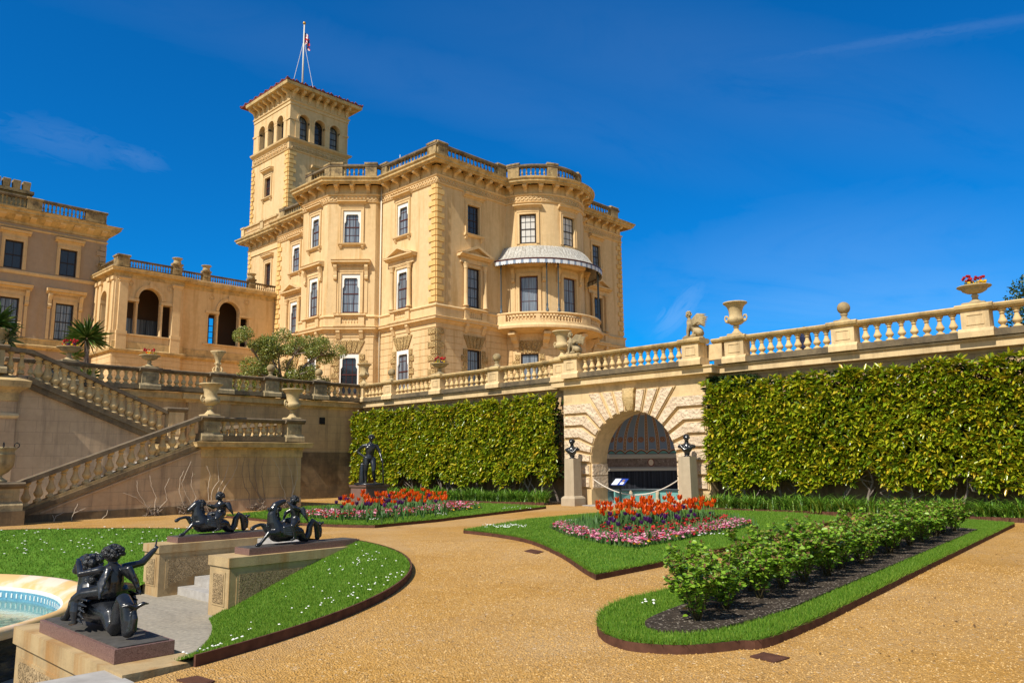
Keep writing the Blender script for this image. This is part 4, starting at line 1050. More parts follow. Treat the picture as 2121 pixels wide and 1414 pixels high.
for u, w in ((.75, 1.5), (5.0, 1.0), (9.6, .8)): pier(wing, f, u, w, 20.6, 21.35, M['sooty'])
for a, b in ((1.5, 4.5), (5.5, 9.2), (10, 13.5)): balusters(wing, f, a, b, -.06, 20.62, 21.31, .28, BALROOF)
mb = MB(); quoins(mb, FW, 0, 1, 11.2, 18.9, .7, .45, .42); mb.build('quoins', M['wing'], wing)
st = wthing('chimney_stack', 'row of square chimney pots behind the roof balustrade of the wing', 'chimney', (14.5, YW+4, 20.4))
mb = MB(); mb.wbox(10, 16.6, YW+3.4, YW+4.8, 20.4, 22.7); mb.wbox(9.8, 16.8, YW+3.2, YW+5, 22.7, 22.95); mb.build('stack', M['sooty'], st)
for i in range(10):
    b = MB(); x = 10.3+i*.68; b.square([(.24, 22.95), (.22, 23.), (.27, 23.8), (.24, 23.85)], (x, YW+4.1, 0)); b.build('chimney_pot', M['sooty'], st)
# ================================================================== terraces, walls, balustrades, stairs
def pedestal_pier(parent, f, u, w, z0, z1, n0, n1, mat=None, cap=None, name='pier'):
    """panelled pier with moulded base and cap"""
    mat = mat or M['terr']; cap = cap or M['cornice']
    b = MB(); b.box(f, u-w/2, u+w/2, n0, n1, z0+.24, z1-.16)
    b.profile(f, [(n0-.09, z0), (n1+.09, z0), (n1+.09, z0+.16), (n1+.01, z0+.26), (n0-.01, z0+.26), (n0-.09, z0+.16)], u-w/2-.09, u+w/2+.09)
    t = .03; a, c = u-w/2+.13, u+w/2-.13; zl, zh = z0+.36, z1-.26
    for p, q, r, s in ((a, c, zh-.03, zh), (a, c, zl, zl+.03), (a, a+.03, zl+.03, zh-.03), (c-.03, c, zl+.03, zh-.03)): b.box(f, p, q, n1, n1+.018, r, s)
    o = b.build(name, mat, parent)
    b = MB(); b.profile(f, [(n0-.02, z1-.16), (n1+.02, z1-.16), (n1+.10, z1-.09), (n1+.12, z1-.02), (n1+.06, z1+.03), (n0-.06, z1+.03), (n0-.12, z1-.02), (n0-.10, z1-.09)], u-w/2-.12, u+w/2+.12)
    b.build('cap', cap, o); return o

# --- wall facing the garden (runs along Y at X = 25.5), with the arched alcove block
XWL = 25.5
tw = wthing('alcove_terrace_wall', 'ochre retaining wall with sunlit balustrade, rusticated arch and laurel-covered face', 'retaining wall', (XWL, 17.5, 0))
FT = F((XWL, 0), (0, 1), (-1, 0))          # u = world y, n towards the garden
YE, YC = -22., 35.55
UB0, UB1 = 14.28, 20.9; UAC, HA, ZSP = 17.55, 1.97, 1.62
mb = MB(); mb.wallgrid(FT, YE, UB0, -.3, 4.9); mb.wallgrid(FT, UB1, YC, -.3, 4.9)
mb.build('wall', M['terrwall'], tw)
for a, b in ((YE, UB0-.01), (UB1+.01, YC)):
    mb = MB(); mb.box(FT, a, b, 0, .02, -.3, 1.25); mb.build('dark_base', M['oldwall'], tw)  # darker band along the foot of the wall, behind the hedge trunks
FB = F((25.0, 0), (0, 1), (-1, 0))
mb = MB(); mb.archpanel(FB, UB0, UB1, -.3, 4.9, UAC, HA, ZSP, 1.0, k=24)
for u in (UB0, UB1): mb.add([FB.P(u, 0, -.3), FB.P(u, -.5, -.3), FB.P(u, -.5, 4.9), FB.P(u, 0, 4.9)], [(0, 1, 2, 3)])
mb.build('arch_block', M['terr'], tw)
# rock-faced blocks: courses bent into the voussoirs
def inset(p, d):
    q = []; n = len(p)
    if sum(p[i-1][0]*p[i][1]-p[i][0]*p[i-1][1] for i in range(n)) < 0: p = p[::-1]
    p = [a for i, a in enumerate(p) if math.hypot(a[0]-p[i-1][0], a[1]-p[i-1][1]) > .02]; n = len(p)
    for i in range(n):
        a, b, c = Vector(p[i-1]), Vector(p[i]), Vector(p[(i+1) % n]); e, g = (b-a).normalized(), (c-b).normalized()
        n1_, n2_ = Vector((-e.y, e.x)), Vector((-g.y, g.x)); k = max(.35, 1+n1_.dot(n2_)); q.append(tuple(b+(n1_+n2_)*(d/k)))
    return q
def stone(mb, p):
    mb.prism(FB, inset(p, .012), 0, .06, 1); mb.prism(FB, inset(p, .05), .058, .115, 0)
mb = MB(); lev = [.62+.50*i for i in range(9)]
def arcp(a, r=HA): return (UAC+r*math.cos(a), ZSP+r*math.sin(a))
nv = 9; angs = [PI*.5/ (nv-.5)*i for i in range(nv)]
for sg in (1, -1):
    def U(u): return UAC+sg*(u-UAC)
    edge = UB1 if sg == 1 else UB0
    E = abs(edge-UAC)
    # plain courses below the springing
    for z0, z1 in ((.66, 1.12), (1.16, 1.60)):
        a, b = sorted((UAC+sg*(HA+.03), edge-sg*.03)); stone(mb, [(a, z0), (b, z0), (b, z1), (a, z1)])
    a, b = sorted((UAC+sg*(HA+.0), edge)); mb.box(FB, a, b, 0, .05, -.05, .62, 1)
    # stepped voussoirs: wedge leg + horizontal leg
    tops = [ZSP+.02+.485*i for i in range(1, 6)]
    for i in range(5):
        a0, a1 = angs[i]+.012, angs[i+1]-.012
        z0, z1 = ZSP+.02+.485*i+.02, ZSP+.02+.485*(i+1)-.02
        r0 = lambda a, z: UAC+sg*(HA*math.cos(a)+(z-(ZSP+HA*math.sin(a)))/math.tan(max(a, .12))) if a > .05 else UAC+sg*E
        i0, i1 = arcp(a0), arcp(a1)
        k0 = UAC+(i0[0]-UAC)*1; 
        # joints follow radii until they reach the course height, then run level
        j0 = (UAC+HA*math.cos(a0)+max(0, z0-i0[1])/max(math.tan(a0), .08), z0) if z0 > i0[1] else (UAC+HA*math.cos(a0)+.02, i0[1])
        j1 = (UAC+HA*math.cos(a1)+max(0, z1-i1[1])/max(math.tan(a1), .08), z1)
        e = UAC+E-.03
        j0 = (min(j0[0], e), j0[1]); j1 = (min(j1[0], e), j1[1])
        pl = [i0, j0, (e, j0[1]), (e, j1[1]), j1, i1]
        stone(mb, [(U(u), z) for u, z in pl])
    for i in range(5, nv-1):
        a0, a1 = angs[i]+.014, angs[i+1]-.014
        i0, i1 = arcp(a0), arcp(a1); zt_ = 4.42
        pl = [i0, (UAC+HA*math.cos(a0)+(zt_-i0[1])/math.tan(a0), zt_), (UAC+HA*math.cos(a1)+(zt_-i1[1])/max(math.tan(a1), .01), zt_), i1]
        pl = [(min(u, UAC+E-.03), z) for u, z in pl]
        stone(mb, [(U(u), z) for u, z in pl])
for z0, z1 in ((.66, 1.12), (1.16, 1.60)):      # reveal stones on both jambs
    for u, s in ((UAC+HA, -1), (UAC-HA, 1)):
        a, b = sorted((u, u+s*.05)); mb.box(FB, a, b, -.98, -.02, z0, z1)
mb.build('rock_faced_stones', [M['rock'], M['terr']], tw)
mb = MB()
for k in range(5):
    mb.loft([[FB.P(UAC+a*w, n, z) for a, n in ((-1, 0), (-1, d), (-.5, d+.07), (.5, d+.07), (1, d), (1, 0))] for z, w, d in ((3.62, .13, .10), (3.85, .22, .18), (4.1, .26, .23), (4.3, .24, .19), (4.46, .28, .16))]) if k == 0 else None
mb.build('keystone', M['keystone'], tw)
# cornice: steps forward over the block
CPR = lambda e: [(-.1, 4.62), (.02, 4.64), (.06, 4.70), (.30+e, 4.74), (.30+e, 4.92), (.36+e, 4.97), (.36+e, 5.02), (-.6, 5.06)]
CPATH = [(XWL, YC), (XWL, UB1+.12), (25.0, UB1+.12), (25.0, UB0-.12), (XWL, UB0-.12), (XWL, YE)]
mb = MB(); mb.sweep(CPATH, CPR(0)); mb.build('cornice', M['terr'], tw)
n0, n1 = -.02, .36                          # balustrade thickness, centre X = 25.33
def terr_run(parent, f, a, b, z, n0, n1, piers, step=.335, plinth=True, h=.93, me=BAL, capmat=None, pm=None):
    b0, b1 = min(a, b), max(a, b); ed = [b0]
    for u, w in sorted(piers):
        pedestal_pier(parent, f, u, w, z, z+h, n0-.06, n1+.06, pm, capmat); ed += [u-w/2-.09, u+w/2+.09]
    ed.append(b1)
    for p, q in zip(ed[::2], ed[1::2]):
        if q-p < .2: continue
        mb = MB(); mb.box(f, p, q, n0-.04, n1+.04, z, z+.19); mb.build('balustrade_plinth', M['plinth'], parent)
        mb = MB(); mb.profile(f, [(n0+.05, z+h-.15), (n1-.05, z+h-.15), (n1+.02, z+h-.09), (n1+.05, z+h-.03), (n1, z+h+.01), (n0, z+h+.01), (n0-.05, z+h-.03), (n0-.02, z+h-.09)], p-.1, q+.1); mb.build('balustrade_rail', capmat or M['cornice'], parent)
        balusters(parent, f, p, q, (n0+n1)/2, z+.19, z+h-.15, step, me, 1.34)
WPIERS = [(32.9, .66), (29.08, .66), (25.1, .68), (21.2, .60), (13.15, .72), (9.38, .72), (5.64, .72), (1.9, .72), (-1.9, .72), (-5.6, .72)]
f2 = F((XWL-.03, 0), (0, 1), (-1, 0))
terr_run(tw, f2, -9, 13.95, 5.04, n0, n1, [p for p in WPIERS if p[0] < 14]); terr_run(tw, f2, 20.75, YC-.35, 5.04, n0, n1, [p for p in WPIERS if p[0] > 20])
f2b = F((XWL-.53, 0), (0, 1), (-1, 0)); terr_run(tw, f2b, 14.17, 20.58, 5.04, n0, n1, [(14.60, .68), (20.15, .68)])
pedestal_pier(tw, f2, YC-.22, .6, 5.04, 5.97, n0-.06, n1+.06)
# solid die between the sphinx pier and the urn pier
mb = MB(); mb.box(f2, 13.66, 14.2, n0+.03, n1-.03, 5.235, 5.80); mb.box(f2, 14.24, 14.92, n0+.03, n1+.1, 5.235, 5.80); mb.box(f2, 19.82, 20.49, n0+.03, n1+.1, 5.235, 5.80); mb.box(f2, 20.5, 20.78, n0+.03, n1-.03, 5.235, 5.80); mb.build('solid_die', M['terr'], tw)
# --- alcove inside the arch
al = wthing('shell_alcove', 'painted ribbed half-dome alcove with scalloped edge and mosaic frieze inside the arch', 'alcove', (26, UAC, 0))
FA = FC((26.0, UAC), 1.97, R(90), -1)        # inner face of the niche, from +Y round the back to -Y
NL = 1.97*PI
def nich(mb, prof, mi=0, sm=False):          # profile offsets measured inward
    mb.loft([[(26.0+(1.97-n)*math.sin(PI*i/30), UAC+(1.97-n)*math.cos(PI*i/30), z) for n, z in prof] for i in range(31)], mi, sm)
mb = MB(); nich(mb, [(-.1, -.05), (0, -.05), (0, 2.3), (-.1, 2.3)]); mb.build('niche_wall', M['tealp'], al)
mb = MB(); nich(mb, [(0, 1.30), (.10, 1.31), (.12, 1.40), (.05, 1.46), (0, 1.47)]); nich(mb, [(0, 1.80), (.06, 1.81), (.12, 1.86), (.10, 1.97), (.03, 2.0), (0, 2.01)]); mb.build('moulding', M['lightstone'], al)
mb = MB(); nich(mb, [(0, 1.465), (.035, 1.465), (.035, 1.805), (0, 1.805)]); fr = mb.build('mosaic_frieze', M['mosaic'], al)
mb = MB()
for a in (R(150), R(60)):
    c = (26+1.92*math.sin(a), UAC+1.92*math.cos(a), 1.64); t = Vector((math.cos(a), -math.sin(a), 0)); nn = Vector((-math.sin(a), -math.cos(a), 0))
    for r, d, mi in ((.17, .0, 1), (.13, .012, 0)):
        mb.add([tuple(Vector(c)+t*(r*.8*math.cos(2*PI*i/16))+Vector((0, 0, r*math.sin(2*PI*i/16)))+nn*d) for i in range(16)], [tuple(range(16))], mi)
mb.build('medallion', [M['dome_cream'], M['dome_red']], fr)
mb = MB(); nich(mb, [(.03, .58), (.05, .58), (.05, 1.3), (.03, 1.3)]); mb.build('drape', M['drape'], al)
mb = MB(); nich(mb, [(0, .50), (.42, .50), (.45, .54), (.42, .58), (0, .58)]); nich(mb, [(.30, 0), (.36, 0), (.36, .5), (.30, .5)], 1); mb.build('bench', [M['iron'], M['teal']], al)
for k in range(4):
    a = R(28+k*41); c = Vector((26+1.56*math.sin(a), UAC+1.56*math.cos(a), 0)); inn_ = Vector((-math.sin(a), -math.cos(a), 0))
    mb = MB(); mb.tube([c+Vector((0, 0, .06))+inn_*.16, c+Vector((0, 0, .12))+inn_*.04, c+Vector((0, 0, .28))+inn_*.12, c+Vector((0, 0, .42))+inn_*.02, c+Vector((0, 0, .5))], [.09, .10, .06, .08, .05], 8); mb.build('bench_foot', M['pedestal'], al)
# half dome: nine gores of painted panels
mb = MB(); G = 13; zr0 = 2.02; mats = [M['dome_blue'], M['dome_tan'], M['dome_red'], M['dome_cream'], M['teal']]
cuts = [(0, .09, 1), (.09, .13, 2), (.13, .165, 3), (.165, .835, 0), (.835, .87, 3), (.87, .91, 2), (.91, 1., 1)]
RD = 1.945
def dp(a, e, r=RD): return (26.0+r*math.sin(a)*math.cos(e), UAC+r*math.cos(a)*math.cos(e), zr0+.10+1.72*math.sin(e)*r/RD)
for g in range(G):
    for c0, c1, mi in cuts:
        a0, a1 = PI*(g+c0)/G, PI*(g+c1)/G
        n = 14; k = 3 if c1-c0 > .3 else 1
        for q in range(k):
            b0, b1 = a0+(a1-a0)*q/k, a0+(a1-a0)*(q+1)/k
            for i in range(n):
                e0, e1 = PI/2*i/n*.97, PI/2*(i+1)/n*.97
                m2 = 3 if (mi == 0 and i == 9) else mi
                mb.add([dp(b0, e0), dp(b1, e0), dp(b1, e1), dp(b0, e1)], [(0, 1, 2, 3)], m2, True)
    # scalloped hem: maroon and cream edge over a teal band
    for i in range(8):
        s0, s1 = i/8, (i+1)/8
        y = lambda s: -.02-.13*(abs(2*s-1)**2)*1.0+.10
        for r_, zo0, zo1, mi in ((RD-.03, .0, .05, 2), (RD-.025, .05, .075, 3)):
            A = [(PI*(g+s)/G, zr0+.01+y(s)) for s in (s0, s1)]
            P_ = lambda a, z: (26.0+r_*math.sin(a), UAC+r_*math.cos(a), z)
            mb.add([P_(A[0][0], A[0][1]+zo0), P_(A[1][0], A[1][1]+zo0), P_(A[1][0], A[1][1]+zo1), P_(A[0][0], A[0][1]+zo1)], [(0, 1, 2, 3)], mi)
    # medallion on every panel, dots on the rib
    am = PI*(g+.5)/G; em = R(15.5)
    nrm = (Vector((26.0, UAC, zr0+.10))-Vector(dp(am, em))).normalized(); tx = Vector((math.cos(am), -math.sin(am), 0)); ty = nrm.cross(tx)
    for r, d, mi in ((.125, .012, 1), (.11, .018, 2), (.088, .022, 3), (.078, .026, 2)):
        c = Vector(dp(am, em)); mb.add([tuple(c+tx*r*math.cos(2*PI*i/14)+ty*r*math.sin(2*PI*i/14)+nrm*d) for i in range(14)], [tuple(range(14))], mi)
    c = Vector(dp(am, em))
    mb.add([tuple(c+tx*x+ty*y_+nrm*.03) for x, y_ in ((-.05, -.03), (-.01, -.05), (.05, -.02), (.03, .03), (.06, .05), (0, .04), (-.04, .05))], [tuple(range(7))], 1)
    for i in range(16):
        e = R(4+i*4.6); c = Vector(dp(PI*g/G, e, RD-.012)); s_ = .016
        if g: mb.ball(tuple(c), s_, 5, 3)
nich(mb, [(0, 2.0), (.015, 2.0), (.015, 2.2), (0, 2.2)], 4)
mb.build('painted_dome', mats, al)
mb = MB(); mb.wbox(24.3, 27.9, UAC-1.95, UAC+1.95, -.06, .03); mb.build('floor_slab', M['step'], al)

# --- left terrace wall, facing -Y at Y = 35.6
lt = wthing('shaded_terrace_wall', 'shaded retaining wall with lichened balustrade beside the stairs', 'retaining wall', (20, 35.6, 0))
FLT = F((0, 35.6), (1, 0), (0, -1))
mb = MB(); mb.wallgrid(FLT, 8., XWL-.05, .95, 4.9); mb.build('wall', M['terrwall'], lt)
mb = MB(); mb.box(FLT, 8, XWL-.05, 0, .04, -.3, .62); mb.box(FLT, 8, XWL-.05, 0, .03, .62, 2.35); mb.build('dark_base', M['oldwall'], lt)
mb = MB(); mb.box(FLT, 15.7, 17.75, 0, .22, .0, 4.66); mb.build('buttress', M['terrwall'], lt)
mb = MB(); mb.sweep([(XWL-.3, 35.6), (17.85, 35.6), (17.85, 35.38), (15.6, 35.38), (15.6, 35.6), (8, 35.6)][::-1], [(-.1, 4.56), (.03, 4.58), (.06, 4.66), (.24, 4.72), (.24, 4.94), (.32, 4.99), (-.5, 5.05)]); mb.build('cornice', M['cornice'], lt)
for u in (22.9, 25.02):
    b = MB(); b.box(FLT, u-.16, u+.16, -.02, .045, 3.8, 4.15); b.build('vent', M['black'], lt)
f3 = F((0, 35.57), (1, 0), (0, -1))
terr_run(lt, f3, 8.4, XWL-.35, 5.04, n0, n1, [(22.5, .74), (19.75, .74), (17.15, 1.0), (13.85, .72), (10.6, .8)], .345, capmat=M['coping'], pm=M['urnold'])
# --- stairs
fl_ = wthing('garden_stairs', 'double flight of stone stairs with raking balustrades climbing to the upper terrace', 'staircase', (12, 30, 0))
YL, YU = 28.0, 32.0
FSL = F((0, YL), (1, 0), (0, -1)); FSU = F((0, YU), (1, 0), (0, -1))
sl = .385
zl = lambda x: .22+(x-7.1)*.392            # top of lower string wall
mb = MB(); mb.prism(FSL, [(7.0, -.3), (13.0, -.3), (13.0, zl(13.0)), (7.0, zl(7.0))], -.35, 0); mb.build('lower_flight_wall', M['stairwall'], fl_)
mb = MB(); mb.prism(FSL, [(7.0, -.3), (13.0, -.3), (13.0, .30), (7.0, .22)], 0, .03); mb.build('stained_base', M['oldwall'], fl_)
def rake(name, f, pts, w, n0, n1, mat):
    mb = MB(); (x0, z0), (x1, z1) = pts
    mb.prism(f, [(x0, z0), (x1, z1), (x1, z1+w), (x0, z0+w)], n0, n1); return mb.build(name, mat, fl_)
rake('lower_string', FSL, ((7.1, zl(7.1)-.16), (12.95, zl(12.95)-.16)), .16, -.42, .10, M['oldwall'])
rake('lower_string_fillet', FSL, ((7.9, zl(7.9)-.30), (12.95, zl(12.95)-.30)), .06, -.1, .05, M['stairwall'])
rake('lower_plinth', FSL, ((7.15, zl(7.15)), (12.95, zl(12.95))), .10, -.36, .04, M['sooty'])
rake('lower_handrail', FSL, ((7.2, zl(7.2)+.82), (12.95, zl(12.95)+.82)), .15, -.40, .08, M['coping'])
def rakebal(f, xa, xb, fn, h0, h1, k, n):
    for i in range(k):
        x = xa+(xb-xa)*(i+.5)/k; s = h1-h0
        link('baluster', BAL, fl_, f.P(x, n, fn(x)+h0-.03), None, (s*1.28, s*1.28, s+.08))
rakebal(FSL, 7.35, 12.85, zl, .10, .82, 16, -.16)
mb = MB()
for i in range(15):
    x0 = 7.0+i*.40; mb.wbox(x0, 13.2, YL+.36, YU-.02, .17*i-.52 if i else -.6, .17*(i+1)-.50)
mb.build('lower_steps', M['step'], fl_)
# landing block
mb = MB(); mb.wbox(13.0, 17.1, YL, 35.5, -.3, 2.34); mb.build('landing_block', M['terrwall'], fl_)
mb = MB(); PL = [(13.0, 35.4), (13.0, YL), (17.1, YL), (17.1, 35.4)]
mb.sweep(PL, [(-.02, 1.98), (.03, 2.0), (.03, 2.28), (.08, 2.34), (.30, 2.36), (.32, 2.46), (.36, 2.54), (-.5, 2.60)]); mb.build('landing_cornice', M['cornice'], fl_)
mb = MB(); mb.sweep(PL, [(-.02, -.3), (.03, -.3), (.03, .42), (-.02, .45)]); mb.build('landing_base', M['stairwall'], fl_)
f4 = F((0, YL+.38), (1, 0), (0, -1))
terr_run(fl_, f4, 13.05, 17.05, 2.60, .0, .36, [(13.33, .62), (16.75, .62)], .33, h=.86, capmat=M['coping'], pm=M['urnold'])
f5 = F((17.05, 0), (0, 1), (1, 0))
mb = MB(); mb.box(f5, YL+.8, 35.4, -.36, 0, 2.6, 2.75); mb.box(f5, YL+.8, 35.4, -.4, .04, 3.3, 3.45); mb.build('return_rail', M['coping'], fl_)
balusters(fl_, f5, YL+.9, 35.3, -.18, 2.75, 3.3, .36, BAL)
# upper flight
zu = lambda x: 4.86-(x-8.3)*.40
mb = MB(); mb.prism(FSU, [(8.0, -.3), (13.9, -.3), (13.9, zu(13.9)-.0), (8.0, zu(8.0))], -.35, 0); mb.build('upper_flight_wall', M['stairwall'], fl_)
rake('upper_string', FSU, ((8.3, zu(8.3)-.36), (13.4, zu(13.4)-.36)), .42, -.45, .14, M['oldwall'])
rake('upper_string_fillet', FSU, ((8.3, zu(8.3)-.16), (13.4, zu(13.4)-.16)), .08, .05, .19, M['plinth'])
rake('upper_handrail', FSU, ((8.35, zu(8.35)+.92), (13.35, zu(13.35)+.92)), .14, -.40, .10, M['coping'])
mb = MB(); mb.prism(FSU, [(7.55, 5.78), (8.35, zu(8.35)+.92), (8.35, zu(8.35)+1.06), (7.55, 5.94)], -.40, .10); mb.build('handrail_knee', M['coping'], fl_)
rakebal(FSU, 8.5, 13.25, zu, .06, .92, 16, -.15)
for x in (7.75, 8.1): link('baluster', BAL, fl_, (x, YU+.15, 5.0), None, (.78, .78, .82))
mb = MB()
for i in range(14):
    x1 = 13.6-i*.40; mb.wbox(8.0, x1, YU+.36, 35.5, 2.3 if i == 0 else 2.6+.17*i-.02, 2.6+.17*(i+1))
mb.build('upper_steps', M['step'], fl_)
pedestal_pier(fl_, F((0, YU+.36), (1, 0), (0, -1)), 13.72, .62, 2.6, 4.02, .0, .4, M['terr'], M['coping'])
# big terrace pier at the head of the stairs, niche panel below
mb = MB(); mb.wbox(-14, 8.0, YU-.1, 40, -.3, 4.7); mb.build('upper_pier_block', M['stairwall'], fl_)
mb = MB(); mb.sweep([(-14, YU-.1), (8.0, YU-.1), (8.0, YU+.3)], [(-.02, 4.0), (.04, 4.02), (.04, 4.3), (.12, 4.4), (.3, 4.5), (.34, 4.72), (-.3, 4.98)]); mb.build('upper_pier_cornice', M['cornice'], fl_)
mb = MB(); mb.sweep([(-14, YU-.1), (8.0, YU-.1), (8.0, YU+.05)], [(-.02, 3.4), (.05, 3.42), (.09, 3.5), (.05, 3.58), (-.02, 3.6)]); mb.build('upper_pier_string', M['terr'], fl_)
f6 = F((0, YU+.05), (1, 0), (0, -1))
mb = MB(); mb.box(f6, 6.2, 7.35, .0, .06, .4, 3.2); mb.box(f6, 6.35, 7.2, .06, .09, .55, 3.05); mb.build('carved_panel', M['relief'], fl_)
pedestal_pier(fl_, F((0, YU+.4), (1, 0), (0, -1)), 6.7, 1.6, 4.98, 5.96, -.2, .5, M['urnold'], M['coping'])
# newel at the foot of the lower flight
pedestal_pier(fl_, F((0, 27.7), (1, 0), (0, -1)), 6.52, 1.02, .42, 1.22, -.4, .75, M['urnold'], M['coping'], 'newel')
mb = MB(); mb.wbox(5.9, 7.16, 26.75, 28.2, -.2, .42); mb.build('newel_base', M['oldwall'], fl_)
# --- upper terrace floor
mb = MB(); mb.hprism([(XWL+.05, -60), (XWL+.05, 35.7), (8.05, 35.7), (8.05, 40), (-60, 40), (-60, 160), (160, 160), (160, -60)], 4.6, 4.98); tag(mb.build('terrace', M['gravel'], None), kind='structure')
# ================================================================== garden ground
FCX, FCY, RL, RPV, RB = .4, 15.87, 9.68, 6.62, 4.78
ZPV = -1.06
def polar(r, a): return (FCX+r*math.cos(a), FCY+r*math.sin(a))
mb = MB(); mb.hprism([(-4000, -4000), (4000, -4000), (4000, 4000), (-4000, 4000)], -1.6, -1.5); tag(mb.build('ground', M['turf']), kind='structure')
mb = MB(); S = 160; rr = [RL, 10.3, 12, 16, 24, 36, 60]
mb.loft([[(*polar(r, 2*PI*i/S), 0.) for i in range(S)] for r in rr]+[[(*polar(60, 2*PI*i/S), -1.45) for i in range(S)]], caps=False)
tag(mb.build('gravel_path', M['gravel'], fix=False), kind='structure')
def loose_gravel(n, poly):
    p = scatter(poly, n); s = RNG.uniform(.004, .013, n)[:, None]; z = np.full((n, 1), .001)
    c = np.concatenate([p, z], 1); a = RNG.uniform(0, 2*PI, n)
    ex = np.stack([np.cos(a), np.sin(a), 0*a], 1); ey = np.stack([-np.sin(a), np.cos(a), 0*a], 1)
    V = np.stack([c+ex*s, c+ey*s*.7, c-ex*s, c-ey*s*.7, c+np.array([[0, 0, 1.]])*s*.8], 1).reshape(-1, 3)
    b = (np.arange(n)*5)[:, None]; Fq = np.concatenate([b+np.array([[i, (i+1) % 4, 4]]) for i in range(4)], 1).reshape(-1, 3)
    return V, Fq
m = leafmat('gravel_chips', [(.05, (.26, .13, .035)), (.3, (.42, .23, .06)), (.6, (.54, .32, .10)), (.85, (.62, .42, .19)), (.97, (.24, .19, .13))], .9, .1)
V, Fq = loose_gravel(45000, [(2.6, 2.0), (5.6, .4), (14, 2.0), (14, 6.8), (8.8, 6.9), (12.4, 11), (11, 14), (9.8, 12), (7, 8.3), (3.6, 6.2)])
tag(npmesh('loose_gravel', V, Fq, m), kind='stuff')
dm = leafmat('debris', [(.1, (.06, .035, .02)), (.9, (.20, .11, .05))], .9, .1)
p = np.concatenate([scatter([(5.4, 3.0), (9, 1.2), (24, 3), (24, 4.2), (8, 3.2)], 380), scatter([(3, 4.5), (9, 7), (13, 13), (11.5, 14), (9, 9.8), (5, 6.5)], 120)]); k_ = len(p)
V, Fq = leaves(np.concatenate([p, np.full((k_, 1), .012)], 1), np.concatenate([RNG.normal(0, 1, (k_, 2)), RNG.normal(0, .12, (k_, 1))], 1), RNG.normal(0, .3, k_), RNG.uniform(.012, .045, k_), RNG.uniform(.008, .02, k_), .1, .05)
tag(npmesh('leaf_debris', V, Fq, dm), kind='stuff')
# basin terrace: paving ring
mb = MB(); mb.loft([[(*polar(r, 2*PI*i/96), z) for i in range(96)] for r, z in ((RB-.3, ZPV), (7.6, ZPV), (7.6, ZPV-.3))], caps=False); tag(mb.build('paving', M['paving']), kind='structure')
# --- sloping lawns
a1 = lambda r: math.asin(2.0/r); a2 = lambda r: math.asin(2.66/r)
SECT = [(lambda r: -PI/2+a2(r), lambda r: -a1(r)), (lambda r: a1(r), lambda r: PI/2-a1(r)), (lambda r: PI/2+a1(r), lambda r: 3*PI/2-a2(r))]
def zlawn(r): t = (r-RPV)/(RL-RPV); return -1.02+1.10*(t*.75+.25*math.sin(t*PI/2))
GRASS = []          # (points, n) collected for blades
def lawn(k, label):
    s, e = SECT[k]; mb = MB(); n = 40
    mb.loft([[(*polar(r, s(r)+(e(r)-s(r))*i/n), zlawn(r)) for i in range(n+1)] for r in [RPV+(RL-RPV)*j/12 for j in range(13)]], caps=False, close=False, sm=True)
    return tag(mb.build('lawn', M['turf'], fix=False), kind='structure')
for k in range(3): lawn(k, '')
def blade_obj(name, P, L=(.024, .052), W=(.007, .013), mat='grass', tilt=.45):
    n = len(P); V, Fq = blades(P, rdirs(n, tilt), RNG.uniform(*L, n), RNG.uniform(*W, n), None)
    return tag(npmesh(name, V, Fq, M[mat]), kind='stuff')
def lawn_pts(k, n):
    s, e = SECT[k]; r = np.sqrt(RNG.uniform(RPV**2, RL**2, n)); t = RNG.uniform(0, 1, n)
    S_ = np.array([s(x) for x in r]); E_ = np.array([e(x) for x in r]); a = S_+(E_-S_)*t
    return np.stack([FCX+r*np.cos(a), FCY+r*np.sin(a), np.array([zlawn(x) for x in r])-.005], 1)
blade_obj('grass', lawn_pts(0, 95000)); blade_obj('grass', lawn_pts(1, 42000), (.03, .06), (.012, .02))
def daisies(name, P, r=.022):
    mb = MB()
    for x, y, z in P:
        q = r*rnd(.7, 1.3); mb.loft([[(x+q*k*math.cos(2*PI*i/6), y+q*k*math.sin(2*PI*i/6), z+h) for i in range(6)] for k, h in ((1, 0), (.5, .008))])
    return tag(mb.build(name, M['daisy'], fix=False), kind='stuff')
D = lawn_pts(0, 900); keep = [p for p in D if math.hypot(p[0]-6.6, p[1]-9.0) < .9 or math.hypot(p[0]-3.7, p[1]-8.1) < .75 or math.hypot(p[0]-8.6, p[1]-12) < .6 or rnd(0, 1) < .06]
daisies('daisies', [(x, y, z+.06) for x, y, z in keep if rnd(0, 1) < .6], .014)
D = lawn_pts(1, 1500); keep = [p for p in D if p[2] > -.45 and (rnd(0, 1) < .2)]
daisies('daisies', [(x, y, z+.07) for x, y, z in keep], .024)
# --- steel lawn edging
def edging(name, pts, label, z0=-.06, z1=.10, t=.022, closed=True, mat='edging'):
    n = len(pts); mb = MB()
    prof = [(0, z0), (t, z0), (t, z1), (0, z1)]
    mb.sweep(pts, prof, closed); return tag(mb.build(name, M[mat]), label, 'lawn edging', 'rusty brown lawn edgings')
edging('lawn_edging', [polar(RL+.012, -PI/2+a2(RL)+(PI/2-a2(RL)-a1(RL))*i/40) for i in range(41)], 'curved rusty edging of the sloping lawn beside the near gravel', -.1, .095, closed=False)
edging('lawn_edging', [polar(RL+.012, a1(RL)+(PI/2-2*a1(RL))*i/40) for i in range(41)], 'curved rusty edging at the top of the daisy lawn left of the statues', -.1, .095, closed=False)
edging('lawn_edging', [polar(RPV-.02, a1(RPV)+.02+(PI/2-2*a1(RPV))*i/40) for i in range(41)], 'low rusty edging between the daisy lawn and the paving', ZPV, ZPV+.12, closed=False)
